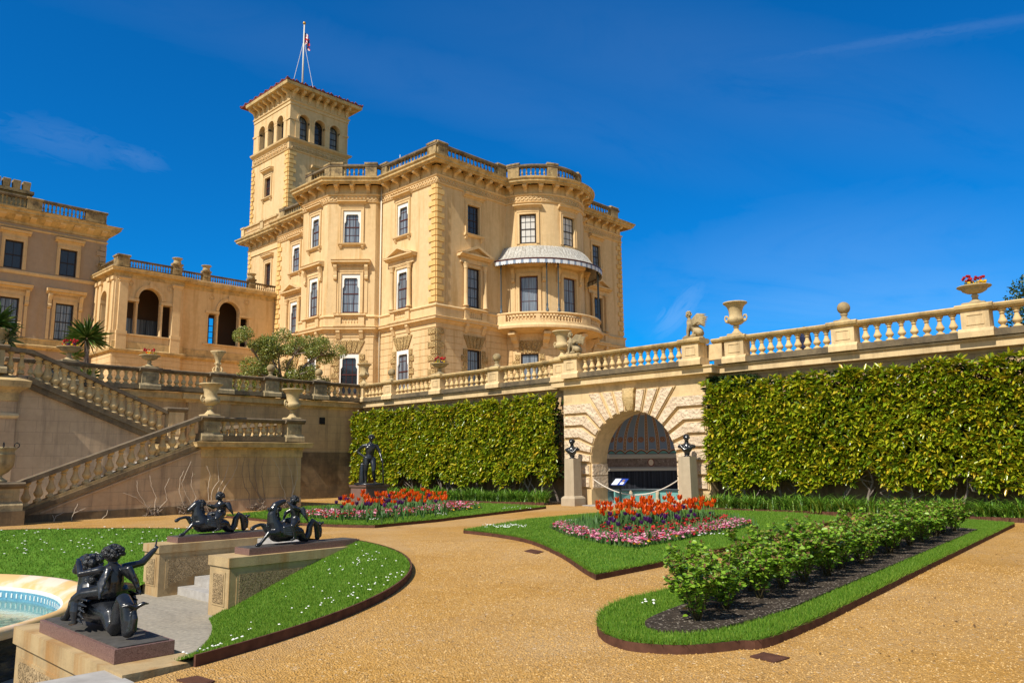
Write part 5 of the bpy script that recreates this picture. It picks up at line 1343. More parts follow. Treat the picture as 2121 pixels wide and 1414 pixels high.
# --- beds
def poly(px, z=0.): return [onZ(x, y, z) for x, y in px]
def ccw(p): return p if sum(p[i-1][0]*p[i][1]-p[i][0]*p[i-1][1] for i in range(len(p))) > 0 else p[::-1]
def smoothpts(p, n):
    """densify a polyline with a Catmull-Rom curve"""
    out = []
    for i in range(len(p)-1):
        p0, p1, p2, p3 = (Vector(p[max(i-1, 0)]), Vector(p[i]), Vector(p[i+1]), Vector(p[min(i+2, len(p)-1)]))
        for k in range(n):
            t = k/n; out.append(tuple(.5*((2*p1)+(p2-p0)*t+(2*p0-5*p1+4*p2-p3)*t*t+(3*p1-p0-3*p2+p3)*t**3)))
    return out+[tuple(p[-1])]
bR_in = smoothpts(poly([(962, 1104), (1030, 1112), (1100, 1126), (1165, 1155), (1210, 1185), (1236, 1200)]), 5)
bedR = ccw(bR_in+poly([(1400, 1167), (1580, 1122), (1752, 1078), (1640, 1067), (1480, 1061), (1300, 1062), (1100, 1080)]))
soilR = ccw(poly([(1138, 1091), (1170, 1106), (1240, 1121), (1318, 1132), (1420, 1113), (1570, 1086), (1500, 1072), (1240, 1074)], .1))
bL_in = smoothpts(poly([(470, 1072), (540, 1079), (600, 1086), (690, 1091), (776, 1093)]), 5)
bedL = ccw(bL_in+poly([(900, 1081), (1030, 1065), (1130, 1053), (1000, 1046), (830, 1044), (640, 1053)]))
soilL = ccw(poly([(600, 1066), (680, 1074), (750, 1075), (880, 1064), (1000, 1051), (900, 1047), (720, 1052)], .1))
bedF = ccw(poly([(338, 1085), (420, 1077), (470, 1071), (480, 1068), (400, 1066)]))
rs_end = smoothpts(poly([(1380, 1236), (1290, 1258), (1252, 1280), (1241, 1300), (1252, 1325), (1300, 1345), (1380, 1353), (1450, 1352), (1530, 1344), (1590, 1338), (1700, 1292)]), 5)
bedO = ccw(rs_end+poly([(1900, 1190), (2100, 1090), (2010, 1083), (1940, 1083)]))
so_end = smoothpts(poly([(1420, 1250), (1362, 1272), (1336, 1288), (1350, 1302), (1400, 1307), (1480, 1301), (1560, 1283), (1640, 1258)], .1), 4)
soilO = ccw(so_end+poly([(1800, 1190), (2025, 1096), (1960, 1090)], .1))
for nm, b, s, lb in (('tulip', bedR, soilR, 'rusty edging round the grass of the nearer tulip bed'), ('tulip', bedL, soilL, 'rusty edging round the grass of the tulip bed by the bronze nude'), ('rose', bedO, soilO, 'rusty edging round the long rose bed with rounded end')):
    mb = MB(); mb.hprism(b, -.04, .085); tag(mb.build('lawn', M['turf']), kind='structure')
    mb = MB(); mb.hprism(s, .05, .11); tag(mb.build('soil', M['soil']), kind='structure')
    edging('lawn_edging', b, lb, -.06, .075)
def bed_grass(b, s, n, L, W):
    p = scatter(b, n, [s]); blade_obj('grass', np.concatenate([p, np.full((n, 1), .08)], 1), L, W)
bed_grass(bedR, soilR, 70000, (.022, .05), (.010, .018)); bed_grass(bedL, soilL, 34000, (.025, .055), (.014, .026)); bed_grass(bedO, soilO, 115000, (.022, .05), (.006, .012))
def hang(b, n, L, W):      # grass overhanging the edge
    P = np.array(b+[b[0]]); d = np.linalg.norm(np.diff(P, axis=0), axis=1); c = np.concatenate([[0], np.cumsum(d)]); t = RNG.uniform(0, c[-1], n); i = np.clip(np.searchsorted(c, t)-1, 0, len(d)-1)
    f = ((t-c[i])/d[i])[:, None]; p = P[i]*(1-f)+P[i+1]*f; nv = (P[i+1]-P[i])/d[i][:, None]; nv = np.stack([nv[:, 1], -nv[:, 0]], 1)
    o = RNG.uniform(-.05, .02, n)[:, None]; p = p+nv*o
    dr = np.concatenate([nv*RNG.uniform(.1, 1.1, (n, 1)), RNG.uniform(.1, 1., (n, 1))], 1); dr /= np.linalg.norm(dr, axis=1, keepdims=True)
    V, Fq = blades(np.concatenate([p, np.full((n, 1), .075)], 1), dr, RNG.uniform(*L, n), RNG.uniform(*W, n), None); tag(npmesh('grass', V, Fq, M['grass']), kind='stuff')
hang(bedO, 9000, (.03, .08), (.006, .012)); hang(bedR, 9000, (.03, .08), (.009, .016)); hang(bedL, 6000, (.04, .09), (.012, .02))
dz = [(*onZ(x, y, .12), .13) for x, y in [(rnd(1000, 1090), rnd(1085, 1092)) for _ in range(60)]+[(rnd(1440, 1500), 1108-(0)*1+rnd(-4, 2)) for _ in range(14)]+[(rnd(1160, 1200), rnd(1075, 1084)) for _ in range(14)]]
daisies('daisies', [(x, y, z) for x, y, z in dz], .02)
daisies('daisies', [(*onZ(x, y, .12), .13) for x, y in [(rnd(900, 925), rnd(1062, 1067)) for _ in range(16)]+[(rnd(760, 800), rnd(1073, 1076)) for _ in range(12)]+[(rnd(1040, 1100), rnd(1049, 1054)) for _ in range(16)]+[(rnd(1325, 1360), rnd(1240, 1252)) for _ in range(6)]], .016)
# border strip at the foot of the walls
XE = 23.85
mb = MB(); mb.hprism([(XE, -12), (25.45, -12), (25.45, 14.1), (XE, 14.1)], -.04, .09); tag(mb.build('soil', M['soil']), kind='structure')
mb = MB(); mb.hprism([(XE, 21.1), (25.45, 21.1), (25.45, 33.2), (22.4, 33.2), (21.6, 30.)], -.04, .09); tag(mb.build('soil', M['soil']), kind='structure')
edging('border_edging', [(XE, 14.15), (XE, -12)], 'rusty board edging the border below the right laurel hedge', -.05, .12, closed=False)
edging('border_edging', [(22.4, 33.2), (21.6, 30.), (XE, 21.05)], 'rusty board edging the border below the left laurel hedge', -.05, .12, closed=False)
# ================================================================== bedding plants
def tulip_mesh(pet, seed):
    rs = random.Random(seed); mb = MB(); h = rs.uniform(.40, .50)
    lean = (rs.uniform(-.05, .05), rs.uniform(-.05, .05))
    top = (lean[0], lean[1], h); mb.tube([(0, 0, 0), (lean[0]*.4, lean[1]*.4, h*.5), top], .006, 5, 0, True, False)
    for k in range(6):
        a = 2*PI*k/6+rs.uniform(-.2, .2); o = (1.0, 1.25)[k % 2]; flare = rs.uniform(.5, 1.25)
        c, s_ = math.cos(a), math.sin(a); t = (-s_, c)
        rows = []
        for z, r, w in ((0, .012, .016), (.035, .040*o, .034), (.075, .040*o+.006*flare, .030), (.115, .040*o+.035*flare, .004)):
            rows.append([(top[0]+c*r+t[0]*w*q, top[1]+s_*r+t[1]*w*q, h+z-(.006 if q else 0)) for q in (-1, 0, 1)])
        mb.loft(rows, 1, True, close=False, caps=False)
    for k in range(3):
        a = rs.uniform(0, 2*PI); L = rs.uniform(.18, .3); c, s_ = math.cos(a), math.sin(a)
        rows = [[(c*r-s_*w*q, s_*r+c*w*q, z) for q in (-1, 1)] for r, z, w in ((0, 0, .018), (.03, L*.5, .026), (.07, L*.9, .018), (.12, L, .003))]
        mb.loft(rows, 2, True, close=False, caps=False)
    return mb.mesh('tulip', [M['tulipleaf'], pet, M['tulipleaf']])
TO = [tulip_mesh(M['orange'], i) for i in range(5)]; TP = [tulip_mesh(M['purple'], 10+i) for i in range(4)]
def plant_tulips(px, zr, n, meshes, label, group, z=.1, smin=.9, smax=1.25):
    P = poly(px, zr)
    for x, y in scatter(P, n):
        o = link('tulip', random.choice(meshes), None, (x, y, z), (rnd(-.12, .12), rnd(-.12, .12), rnd(0, 6.28)), ((s := rnd(smin, smax))*.78, s*.78, s*rnd(.74, .98)))
        tag(o, label, 'tulip', group)
plant_tulips([(1228, 1050), (1300, 1042), (1400, 1036), (1478, 1041), (1472, 1050), (1380, 1060), (1300, 1066), (1235, 1062)], .55, 150, TO, 'tall orange lily-flowered tulip in the nearer bed before the arch', 'orange tulips of the near bed', smin=1., smax=1.3)
plant_tulips([(1225, 1064), (1480, 1049), (1470, 1062), (1400, 1078), (1330, 1092), (1255, 1088)], .46, 46, TP, 'dark purple tulip in the nearer bed before the arch', 'purple tulips of the near bed', smin=.75, smax=1.05)
plant_tulips([(700, 1038), (760, 1032), (850, 1025), (930, 1026), (928, 1040), (850, 1046), (760, 1048), (702, 1046)], .50, 95, TO, 'orange tulip in the far bed beside the bronze nude', 'orange tulips of the far bed', smin=1.1, smax=1.4)
plant_tulips([(660, 1048), (760, 1042), (930, 1036), (930, 1046), (850, 1056), (740, 1060)], .44, 24, TP, 'dark purple tulip in the far bed beside the bronze nude', 'purple tulips of the far bed', smin=1.0, smax=1.3)
def tuft(n, pl, L, W, mat, name, z=.1, tilt=.35, bend=.25):
    p = scatter(pl, n); P = np.concatenate([p, np.full((n, 1), z)], 1)
    V, Fq = blades(P, rdirs(n, tilt), RNG.uniform(*L, n), RNG.uniform(*W, n), RNG.uniform(0, bend, n)); return tag(npmesh(name, V, Fq, M[mat]), kind='stuff')
tuft(2600, soilR, (.12, .26), (.02, .045), 'tulipleaf', 'tulip_foliage'); tuft(1700, soilL, (.12, .26), (.03, .06), 'tulipleaf', 'tulip_foliage')
def strip(pl, i0, i1, w0, w1):
    """band just inside part of a polygon's outline"""
    c = Vector((sum(p[0] for p in pl)/len(pl), sum(p[1] for p in pl)/len(pl)))
    seg = [Vector(p) for p in pl][i0:i1]; return [tuple(p.lerp(c, w0)) for p in seg]+[tuple(p.lerp(c, w1)) for p in seg[::-1]]
def florets(name, pl, n, mats, zr, r=.022):
    p = scatter(pl, n); mb = MB()
    for (x, y) in p:
        z = rnd(*zr); q = r*rnd(.7, 1.35); ax = rnd(-.5, .5); ay = rnd(-.5, .5); k = 5; mi = random.choice(mats[1])
        mb.loft([[(x+q*s*math.cos(2*PI*i/k+x), y+q*s*math.sin(2*PI*i/k+x), z+h+q*s*(ax*math.cos(2*PI*i/k+x)+ay*math.sin(2*PI*i/k+x))) for i in range(k)] for s, h in ((.3, -.012), (1, 0), (.3, .012))], mi)
    return tag(mb.build(name, mats[0], fix=False), kind='stuff')
def cl(p): return ccw(p)
nearR = cl(poly([(1140, 1088), (1175, 1103), (1240, 1118), (1318, 1128), (1420, 1109), (1560, 1083), (1530, 1076), (1400, 1098), (1318, 1112), (1240, 1104), (1190, 1092), (1165, 1082)], .16))
yelR = cl(poly([(1270, 1121), (1318, 1130), (1420, 1111), (1560, 1085), (1550, 1081), (1420, 1104), (1318, 1122)], .13))
tuft(2600, nearR, (.06, .15), (.02, .04), 'bedleaf', 'bedding_foliage', tilt=.7)
PK = [M['pink'], M['red'], M['yellow']]
florets('pink_primulas', nearR, 1500, (PK, [0, 0, 0, 0, 0, 1]), (.15, .25), .03); florets('yellow_pansies', yelR, 120, (PK, [2]), (.13, .19), .026)
redR = cl(poly([(1235, 1102), (1318, 1112), (1400, 1098), (1520, 1076), (1480, 1072), (1330, 1098), (1250, 1092)], .2))
florets('red_primulas', redR, 260, (PK, [1]), (.22, .33), .034)
nearL = cl(poly([(590, 1064), (680, 1071), (750, 1072), (880, 1061), (995, 1049), (950, 1042), (870, 1053), (750, 1062), (660, 1060)], .16))
tuft(1900, nearL, (.08, .18), (.03, .06), 'bedleaf', 'bedding_foliage', tilt=.7)
florets('pink_primulas', nearL, 1100, (PK, [0, 0, 0, 0, 1, 1]), (.17, .3), .038)
florets('yellow_pansies', cl(poly([(600, 1066), (700, 1074), (880, 1064), (1010, 1051), (1000, 1048), (870, 1060), (740, 1070)], .13)), 60, (PK, [2]), (.12, .18), .03)
# ================================================================== rose bushes
def rose_mesh(seed):
    g = np.random.default_rng(seed); rs = random.Random(seed); mb = MB(); tips = []; mids = []
    for k in range(8):
        a = 2*PI*k/8+rs.uniform(-.3, .3); r = rs.uniform(.12, .40); h = rs.uniform(.45, .68)
        p0 = (rs.uniform(-.04, .04), rs.uniform(-.04, .04), -.02); p1 = (math.cos(a)*r*.45, math.sin(a)*r*.45, h*.45); p2 = (math.cos(a)*r, math.sin(a)*r, h)
        mb.tube([p0, p1, p2], [.011, .008, .004], 5, 0, True, False); tips.append(p2); mids.append((p0, p1, p2))
        for j in range(4):
            b = a+rs.uniform(-1.4, 1.4); L = rs.uniform(.12, .28); q0 = Vector(p1).lerp(Vector(p2), rs.uniform(.05, .9)); q1 = q0+Vector((math.cos(b)*L*.7, math.sin(b)*L*.7, L*rs.uniform(.3, .9)))
            mb.tube([q0, q1], [.005, .003], 4, 0, False, False); tips.append(tuple(q1)); mids.append((tuple(q0), tuple(q0.lerp(q1, .5)), tuple(q1)))
    st = mb.mesh('stems', M['stem'])
    P, D, red = [], [], []
    for p0, p1, p2 in mids:
        for t in g.uniform(.25, 1., 9):
            a_ = Vector(p0).lerp(Vector(p1), t).lerp(Vector(p1).lerp(Vector(p2), t), t); ang = g.uniform(0, 2*PI)
            for q in range(3):
                P.append(tuple(a_+Vector((g.normal(0, .022), g.normal(0, .022), g.normal(0, .022))))); D.append((math.cos(ang+q*.9-.9), math.sin(ang+q*.9-.9), g.uniform(-.15, .45)))
    P, D = np.array(P), np.array(D); n = len(P)
    V, Fq = leaves(P, D, g.normal(0, .6, n), g.uniform(.045, .085, n), g.uniform(.036, .062, n), .12, .15)
    tp = np.array(tips); k = 3; P2 = np.repeat(tp, k, 0); D2 = np.concatenate([g.normal(0, .5, (len(P2), 2)), g.uniform(.4, 1.2, (len(P2), 1))], 1)
    V2, F2 = leaves(P2, D2, g.uniform(0, 6, len(P2)), g.uniform(.03, .06, len(P2)), g.uniform(.015, .03, len(P2)), .1, .1)
    return st, (np.concatenate([V, V2]), np.concatenate([Fq, F2+len(V)]), np.concatenate([np.zeros(len(Fq), int), np.ones(len(F2), int)]))
protos = []
for s in range(4):
    st, (V, Fq, mi) = rose_mesh(40+s)
    t = thing('rose_bush', 'low leafy rose bush with reddish shoots in the long bed', 'rose bush', (0, 0, .1), 0, 'rose bushes in the long bed')
    link('stems', st, t); npmesh('foliage', V, Fq, [M['rose'], M['bud']], mi, False, t); protos.append(t)
ends = (onZ(1425, 1281, .1), onZ(1975, 1094, .1)); NB = 17
RL_ = {0: 'leggy rose bush at the rounded near end of the long bed', NB-1: 'last rose bush of the row, nearest the laurel hedge'}
for row in (0, 1):
    for i in range(NB):
        t = (i+(.5 if row else 0))/NB
        if row and (i == NB-1 or i in (4, 11)): continue
        k = (i*3+row) % 4; o = protos[k] if (row == 0 and i < 4 and [0, 3, 2, 1][i] == k and False) else copy_tree(protos[k])
        x = ends[0][0]+(ends[1][0]-ends[0][0])*t+rnd(-.1, .1); y = ends[0][1]+(ends[1][1]-ends[0][1])*t+(.22 if row else -.10)+rnd(-.06, .06)
        s = rnd(.76, 1.04)*(.95 if t > .15 else .82); o.location = (x, y, .1); o.rotation_euler = (0, 0, rnd(0, 6.28)); o.scale = (s*1.05, s*1.05, s)
        o['label'] = RL_.get(i if not row else -1, 'green rose bush in the back row of the long bed, near the tulip bed' if row else 'green rose bush in the front row of the long bed, beside the bare soil')
        o['group'] = 'back row of rose bushes' if row else 'front row of rose bushes'
for t in protos:
    for c in list(t.children): bpy.data.objects.remove(c)
    bpy.data.objects.remove(t)
# ================================================================== hedges trained on the wall
def hedge(name, label, y0, y1, z0, z1, x0, dens, extra=None):
    t = wthing(name, label, 'hedge', (x0+.4, (y0+y1)/2, 0))
    A = (y1-y0)*(z1-z0); n = int(A*dens)
    y = RNG.uniform(y0, y1, n); z = RNG.uniform(z0-.15, z1, n)
    wob = lambda y, z: .05*np.sin(y*1.7+z*.9)+.05*np.sin(y*.63-z*2.1+1)+.04*np.sin(y*4.1+z*3.3)
    low = .16*np.sin(y*2.3)+.16*np.sin(y*5.1+1)+.1*np.sin(y*.9); keep = (z > z0+.08+low*1.0) & (z < z1+.10*np.sin(y*3.1)+.08*np.sin(y*7.7)-.02); y, z = y[keep], z[keep]; n = len(y)
    dep = np.abs(RNG.normal(0, .075, n))
    x = x0-wob(y, z)*.9+dep
    # shoots ending in a whorl of leaves
    sh = np.stack([-np.ones(n)+RNG.normal(0, .4, n), RNG.normal(0, .5, n), .55+RNG.normal(0, .5, n)], 1)
    topk = np.clip((z-(z1-.35))/.35, 0, 1); sh[:, 2] += topk*1.6
    W_ = 6; sh = np.repeat(sh, W_, 0); P = np.repeat(np.stack([x, y, z], 1), W_, 0); a = np.tile(np.arange(W_)*2*PI/W_, n)+np.repeat(RNG.uniform(0, 6, n), W_)+RNG.normal(0, .3, n*W_)
    d, s, u = basis(sh, a*0); spread = RNG.uniform(.55, 1.5, n*W_)[:, None]
    D = d*RNG.uniform(.35, 1., (n*W_, 1))+(s*np.cos(a)[:, None]+u*np.sin(a)[:, None])*spread+np.array([[-.1, 0, -.12]])
    V1, F1 = leaves(P, D, RNG.normal(0, .5, n*W_), RNG.uniform(.17, .30, n*W_), RNG.uniform(.07, .108, n*W_), .2, .12)
    # inner leaves
    m = int(A*dens*3.2); yi = RNG.uniform(y0, y1, m); zi = RNG.uniform(z0+.15, z1-.1, m); lo = .28*np.sin(yi*2.3)+.22*np.sin(yi*5.1+1); k = zi > z0+.22+lo; yi, zi = yi[k], zi[k]; m = len(yi)
    Pi = np.stack([x0+RNG.uniform(.1, .6, m), yi, zi], 1); V2, F2 = leaves(Pi, np.stack([-RNG.uniform(0, 1, m), RNG.normal(0, .8, m), RNG.normal(0, .7, m)], 1), RNG.uniform(0, 6, m), RNG.uniform(.18, .28, m), RNG.uniform(.08, .12, m))
    npmesh('foliage', V1, F1, M['laurel'], None, False, t); npmesh('inner_foliage', V2, F2, M['shadeleaf'], None, False, t)
    yy = y0+.25
    while yy < y1-.2:
        mb = MB(); x = x0+rnd(.30, .58); p = Vector((x, yy, .05)); pts = [p]; r0 = rnd(.028, .06); d_ = Vector((rnd(-.2, .1), rnd(-.5, .5), 1)).normalized()
        for k in range(7):
            d_ = (d_+Vector((rnd(-.25, .2), rnd(-.55, .55), rnd(-.1, .35)))).normalized(); p = p+d_*rnd(.16, .28); p.x = min(max(p.x, x0+.1), x0+.65); pts.append(p.copy())
        mb.tube(pts, [r0*(1-.08*i) for i in range(len(pts))], 7)
        for k in (2, 3, 4):
            if rnd(0, 1) < .75:
                e = pts[k]+Vector((rnd(-.25, .1), rnd(-.5, .5), rnd(.05, .45))); f_ = e+Vector((rnd(-.1, .1), rnd(-.3, .3), rnd(.1, .4))); mb.tube([pts[k], e, f_], [r0*.6, r0*.45, r0*.3], 6)
        mb.build('trunk', M['bark'], t); yy += rnd(.40, .85)
    return t
hedge('hedge', 'big-leaved evergreen hedge clipped flat against the terrace wall right of the arch', -6., 14.12, .82, 4.40, 24.52, 74)
hedge('hedge', 'big-leaved evergreen hedge clipped flat on the wall between the bronze nude and the arch', 21.05, 35.2, .82, 4.42, 24.52, 72)
# strap-leaved clumps at their feet
def strap_mesh(seed):
    g = np.random.default_rng(seed); n = 58; P = np.stack([g.normal(0, .07, n), g.normal(0, .07, n), np.zeros(n)], 1); a = g.uniform(0, 2*PI, n); t = g.uniform(.2, 1., n)
    d = np.stack([np.cos(a)*t, np.sin(a)*t, np.ones(n)], 1); V, Fq = blades(P, d, g.uniform(.40, .70, n), g.uniform(.024, .042, n), g.uniform(.55, 1.15, n), a+PI/2); return V, Fq
SM = []
for s in range(4):
    V, Fq = strap_mesh(70+s); o = npmesh('tmp', V, Fq, M['strap']); o.data.name = 'strap_leaf_plant'; SM.append(o.data); bpy.data.objects.remove(o)
def straps(y0, y1, xa, xb, label, grp, step=.34):
    y = y0
    while y < y1:
        for x in ((xa+xb)/2-.17, (xa+xb)/2+.2):
            s = rnd(1.0, 1.45); tag(link('strap_leaf_plant', random.choice(SM), None, (x+rnd(-.1, .1), y+rnd(-.15, .15), .08), (0, 0, rnd(0, 6.28)), (s, s, s*rnd(.85, 1.1))), label, 'strap-leaved plant', grp)
        y += step
straps(-3., 14.0, 23.9, 24.5, 'arching strap-leaved clump below the hedge right of the arch', 'strap-leaved clumps right of the arch')
straps(21.2, 31.5, 23.75, 24.4, 'arching strap-leaved clump below the hedge left of the arch', 'strap-leaved clumps left of the arch')
# ivy below the cornice, right of the arch block
def ivy(label, n, yr, zr, xr):
    P = np.stack([RNG.uniform(*xr, n), RNG.uniform(*yr, n)*1., RNG.uniform(*zr, n)], 1)
    k = RNG.uniform(0, 1, n) < np.clip(1.4-(14.2-P[:, 1])/1.8, .05, 1); P = P[k]; n = len(P)
    V, Fq = leaves(P, np.stack([-np.ones(n), RNG.normal(0, .8, n), RNG.normal(-.3, .8, n)], 1), RNG.uniform(0, 6, n), RNG.uniform(.05, .10, n), RNG.uniform(.05, .08, n)); return tag(npmesh('ivy', V, Fq, M['ivy']), label, 'ivy')
ivy('dark ivy creeping under the cornice at the right corner of the arch block', 2200, (12.4, 14.3), (4.15, 4.62), (25.15, 25.48))
# ================================================================== trees and palms
def crown(pts_r, n, L, W, mat, droop=.15, shell=.55):
    P = []
    for (c, r, sq) in pts_r:
        k = int(n*r**2); d = RNG.normal(0, 1, (k, 3)); d /= np.linalg.norm(d, axis=1, keepdims=True); q = RNG.uniform(shell, 1.05, k)[:, None]
        P.append(np.array(c)+d*q*r*np.array([[1, 1, sq]]))
    P = np.concatenate(P); n = len(P); D = RNG.normal(0, 1, (n, 3)); D[:, 2] += .3
    return leaves(P, D, RNG.uniform(0, 6, n), RNG.uniform(*L, n), RNG.uniform(*W, n), .15, droop)
def tree(name, label, base, limbs, blobs, n, L, W, mat, bark='bark'):
    t = wthing(name, label, 'tree', base); mb = MB()
    for pts, r in limbs: mb.tube(pts, [r*(1-.75*i/(len(pts)-1)) for i in range(len(pts))], 7)
    mb.build('trunk', M[bark], t); V, Fq = crown(blobs, n, L, W, mat); npmesh('crown', V, Fq, M[mat], None, False, t); return t
bx, by = 24.05, 41.5
rs = random.Random(5); limbs = []; blobs = []
for k in range(11):
    a = 2*PI*k/11+rs.uniform(-.2, .2); r = rs.uniform(1.2, 2.8); h = rs.uniform(1.6, 4.1)
    e = Vector((bx+math.cos(a)*r, by+math.sin(a)*r*.8, 5+h)); m_ = Vector((bx, by, 5.6)).lerp(e, .5)+Vector((rs.uniform(-.3, .3), rs.uniform(-.3, .3), rs.uniform(.2, .6)))
    limbs.append(([(bx, by, 4.9), (bx+rs.uniform(-.1, .1), by, 5.6), m_, e], .13))
    for j in range(4):
        f_ = e+Vector((rs.uniform(-.8, .8), rs.uniform(-.8, .8), rs.uniform(-.5, .6))); limbs.append(([m_.lerp(e, .6), f_], .05)); blobs.append((tuple(f_), rs.uniform(.28, .58), .8))
blobs += [((bx-2.6, by, 6.3), .8, .8), ((bx-2.1, by, 7.3), .7, .8), ((bx+2.6, by, 6.6), .6, .8), ((bx-.2, by, 9.3), .55, .8), ((bx-1.2, by-.4, 8.2), .75, .7), ((bx+.8, by-.2, 8.7), .6, .8), ((bx+1.8, by-.4, 8.4), .6, .7), ((bx-2.9, by-.2, 5.6), .6, .7), ((bx+.6, by-.6, 6.4), .6, .7), ((bx+2.0, by-.4, 5.8), .55, .7), ((bx-1.1, by-.5, 6.2), .6, .7)]+[((bx+rs.uniform(-2.3, 2.3), by+rs.uniform(-.6, .3), 5.4+rs.random()*3.3), rs.uniform(.35, .6), .8) for _ in range(16)]
tree('magnolia_tree', 'sparse spreading evergreen tree with open branches in front of the mansion bay', (bx, by, 5), limbs, blobs, 1700, (.09, .16), (.04, .065), 'treeleaf')
e_ = onX(2150, 640, 36.)
tree('evergreen_tree', 'dark bushy evergreen behind the terrace balustrade at the far right edge', (36, e_[1], 5), [([(36, e_[1], 4.9), (36, e_[1], 8)], .2)], [((36, e_[1], 7.4), 1.15, 1.2), ((36.3, e_[1]-.9, 8.0), 1.1, 1.), ((36., e_[1]-1.4, 6.6), 1.2, 1.), ((36., e_[1]-.6, 7.2), 1.0, 1.2)], 1900, (.1, .18), (.05, .08), 'ivy')
def palm(label, base, h, heads, seed, fr=(.8, 1.2)):
    g = np.random.default_rng(seed); t = wthing('palm', label, 'palm', base); x, y, z = base; mb = MB()
    mb.tube([(x, y, z-.05), (x+.05, y, z+h*.5), (x, y, z+h)], [.13, .11, .10], 9); mb.build('trunk', M['bark'], t); Vs, Fs = [], []; k = 0
    for (hx, hy, hz, n, s) in heads:
        a = g.uniform(0, 2*PI, n); e = g.uniform(-.5, 1.35, n); d = np.stack([np.cos(a)*np.cos(e), np.sin(a)*np.cos(e), np.sin(e)], 1)
        P = np.array([[x+hx, y+hy, z+hz]])+d*.06; V, Fq = leaves(P, d, g.uniform(-.5, .5, n), g.uniform(*fr, n)*s, g.uniform(.045, .075, n), .3, .22); Vs.append(V); Fs.append(Fq+k); k += len(V)
    npmesh('fronds', np.concatenate(Vs), np.concatenate(Fs), M['palm'], None, False, t); return t
palm('spiky cabbage palm on a slim trunk behind the balustrade, left of the gallery', (12.45, 39.2, 5), 2.5, [(0, 0, 2.6, 170, 1.0), (.15, -.1, .8, 60, .6), (-.5, .1, 1.7, 40, .6)], 3)
palm('dark fan palm growing from the big stone planter at the left edge', (7.4, 33.0, 6.4), .55, [(0, 0, .5, 120, .75), (.4, .1, -.1, 60, .6), (-.5, 0, .35, 60, .7)], 4)
# dry climbers on the stair walls
def vine(label, x0, stems, mat, y, spread, clump=True, seed=1):
    rs = random.Random(seed); t = wthing('dry_climber', label, 'climbing plant', (x0, y, 0), 'leafless climbers on the stair wall'); mb = MB()
    if clump:
        for k in range(16):
            p = Vector((x0+rs.uniform(-.22, .22), y-rs.uniform(.0, .25), .02)); q = [p]
            for j in range(4): p = p+Vector((rs.uniform(-.14, .14), rs.uniform(-.06, .06), rs.uniform(-.02, .13))); q.append(p)
            mb.tube(q, .016, 5)
        mb.build('rootstock', M['vine'], t); mb = MB()
    for pts in stems:
        q = []
        for (a, b), (c, d) in zip(pts, pts[1:]):
            for j in range(4): q.append(((a+(c-a)*j/4)+rs.uniform(-.015, .015), y-.05-rs.uniform(0, .03), b+(d-b)*j/4))
        q.append((pts[-1][0], y-.05, pts[-1][1])); n = len(q); mb.tube(q, [.014*(1-.5*i/n) for i in range(n)], 5)
    mb.build('stems', M[mat], t)
def YP(px, Y=27.95): return [(lambda q: (q[0], q[2]))(onY(x, y, Y)) for x, y in px]
vine('leafless climber at the left edge of the landing block', 13.45, [YP(p) for p in ([(436, 1035), (437, 1018), (452, 995), (450, 965), (448, 948)], [(449, 1035), (452, 1010), (463, 992), (471, 970), (472, 945)], [(452, 1036), (462, 1012), (478, 990), (488, 970), (493, 948)], [(432, 1036), (430, 1010), (434, 985), (428, 965)])], 'vinepale', 27.97, 1, True, 1)
vine('leafless climber with two roots in the middle of the landing block', 15.2, [YP(p) for p in ([(516, 1042), (515, 1022), (506, 1008), (500, 985), (501, 965), (507, 945)], [(543, 1040), (530, 1018), (517, 995), (513, 970), (515, 950)], [(545, 1040), (532, 1018), (527, 985), (526, 965), (531, 945)], [(548, 1038), (546, 1020), (542, 985), (541, 968), (547, 947)])], 'vine', 27.97, 1, True, 2)
vine('leafless climber at the right edge of the landing block', 16.55, [YP(p) for p in ([(590, 1036), (588, 1018), (580, 1000), (576, 970), (568, 955), (559, 943)], [(603, 1030), (606, 1005), (601, 975), (590, 948)], [(603, 1032), (608, 1010), (615, 990), (614, 965), (609, 945)])], 'vinepale', 27.97, 1, True, 3)
vine('sprawling leafless climber under the lower flight, right part', 12.45, [YP(p) for p in ([(388, 1060), (398, 1048), (385, 1025), (375, 1000), (388, 970), (395, 955)], [(390, 1060), (405, 1030), (395, 1005), (398, 975)], [(385, 1060), (370, 1020), (372, 990), (380, 975)])], 'vinepale', 27.97, 1, True, 4)
vine('sprawling leafless climber under the lower flight, middle part', 11.3, [YP(p) for p in ([(316, 1062), (305, 1050), (280, 1030), (255, 1020)], [(318, 1062), (322, 1030), (312, 1005), (310, 985)], [(320, 1062), (345, 1035), (340, 1010), (350, 990)], [(314, 1062), (298, 1040), (283, 1015), (283, 995)])], 'vinepale', 27.97, 1, True, 5)
vine('thin bare shoots at the foot of the lower flight, left part', 8.6, [YP(p) for p in ([(108, 1085), (115, 1068), (132, 1060)], [(113, 1085), (108, 1066)], [(145, 1082), (152, 1060), (160, 1043)], [(152, 1062), (176, 1052)], [(205, 1078), (220, 1066), (222, 1056)])], 'vinepale', 27.97, 1, False, 6)
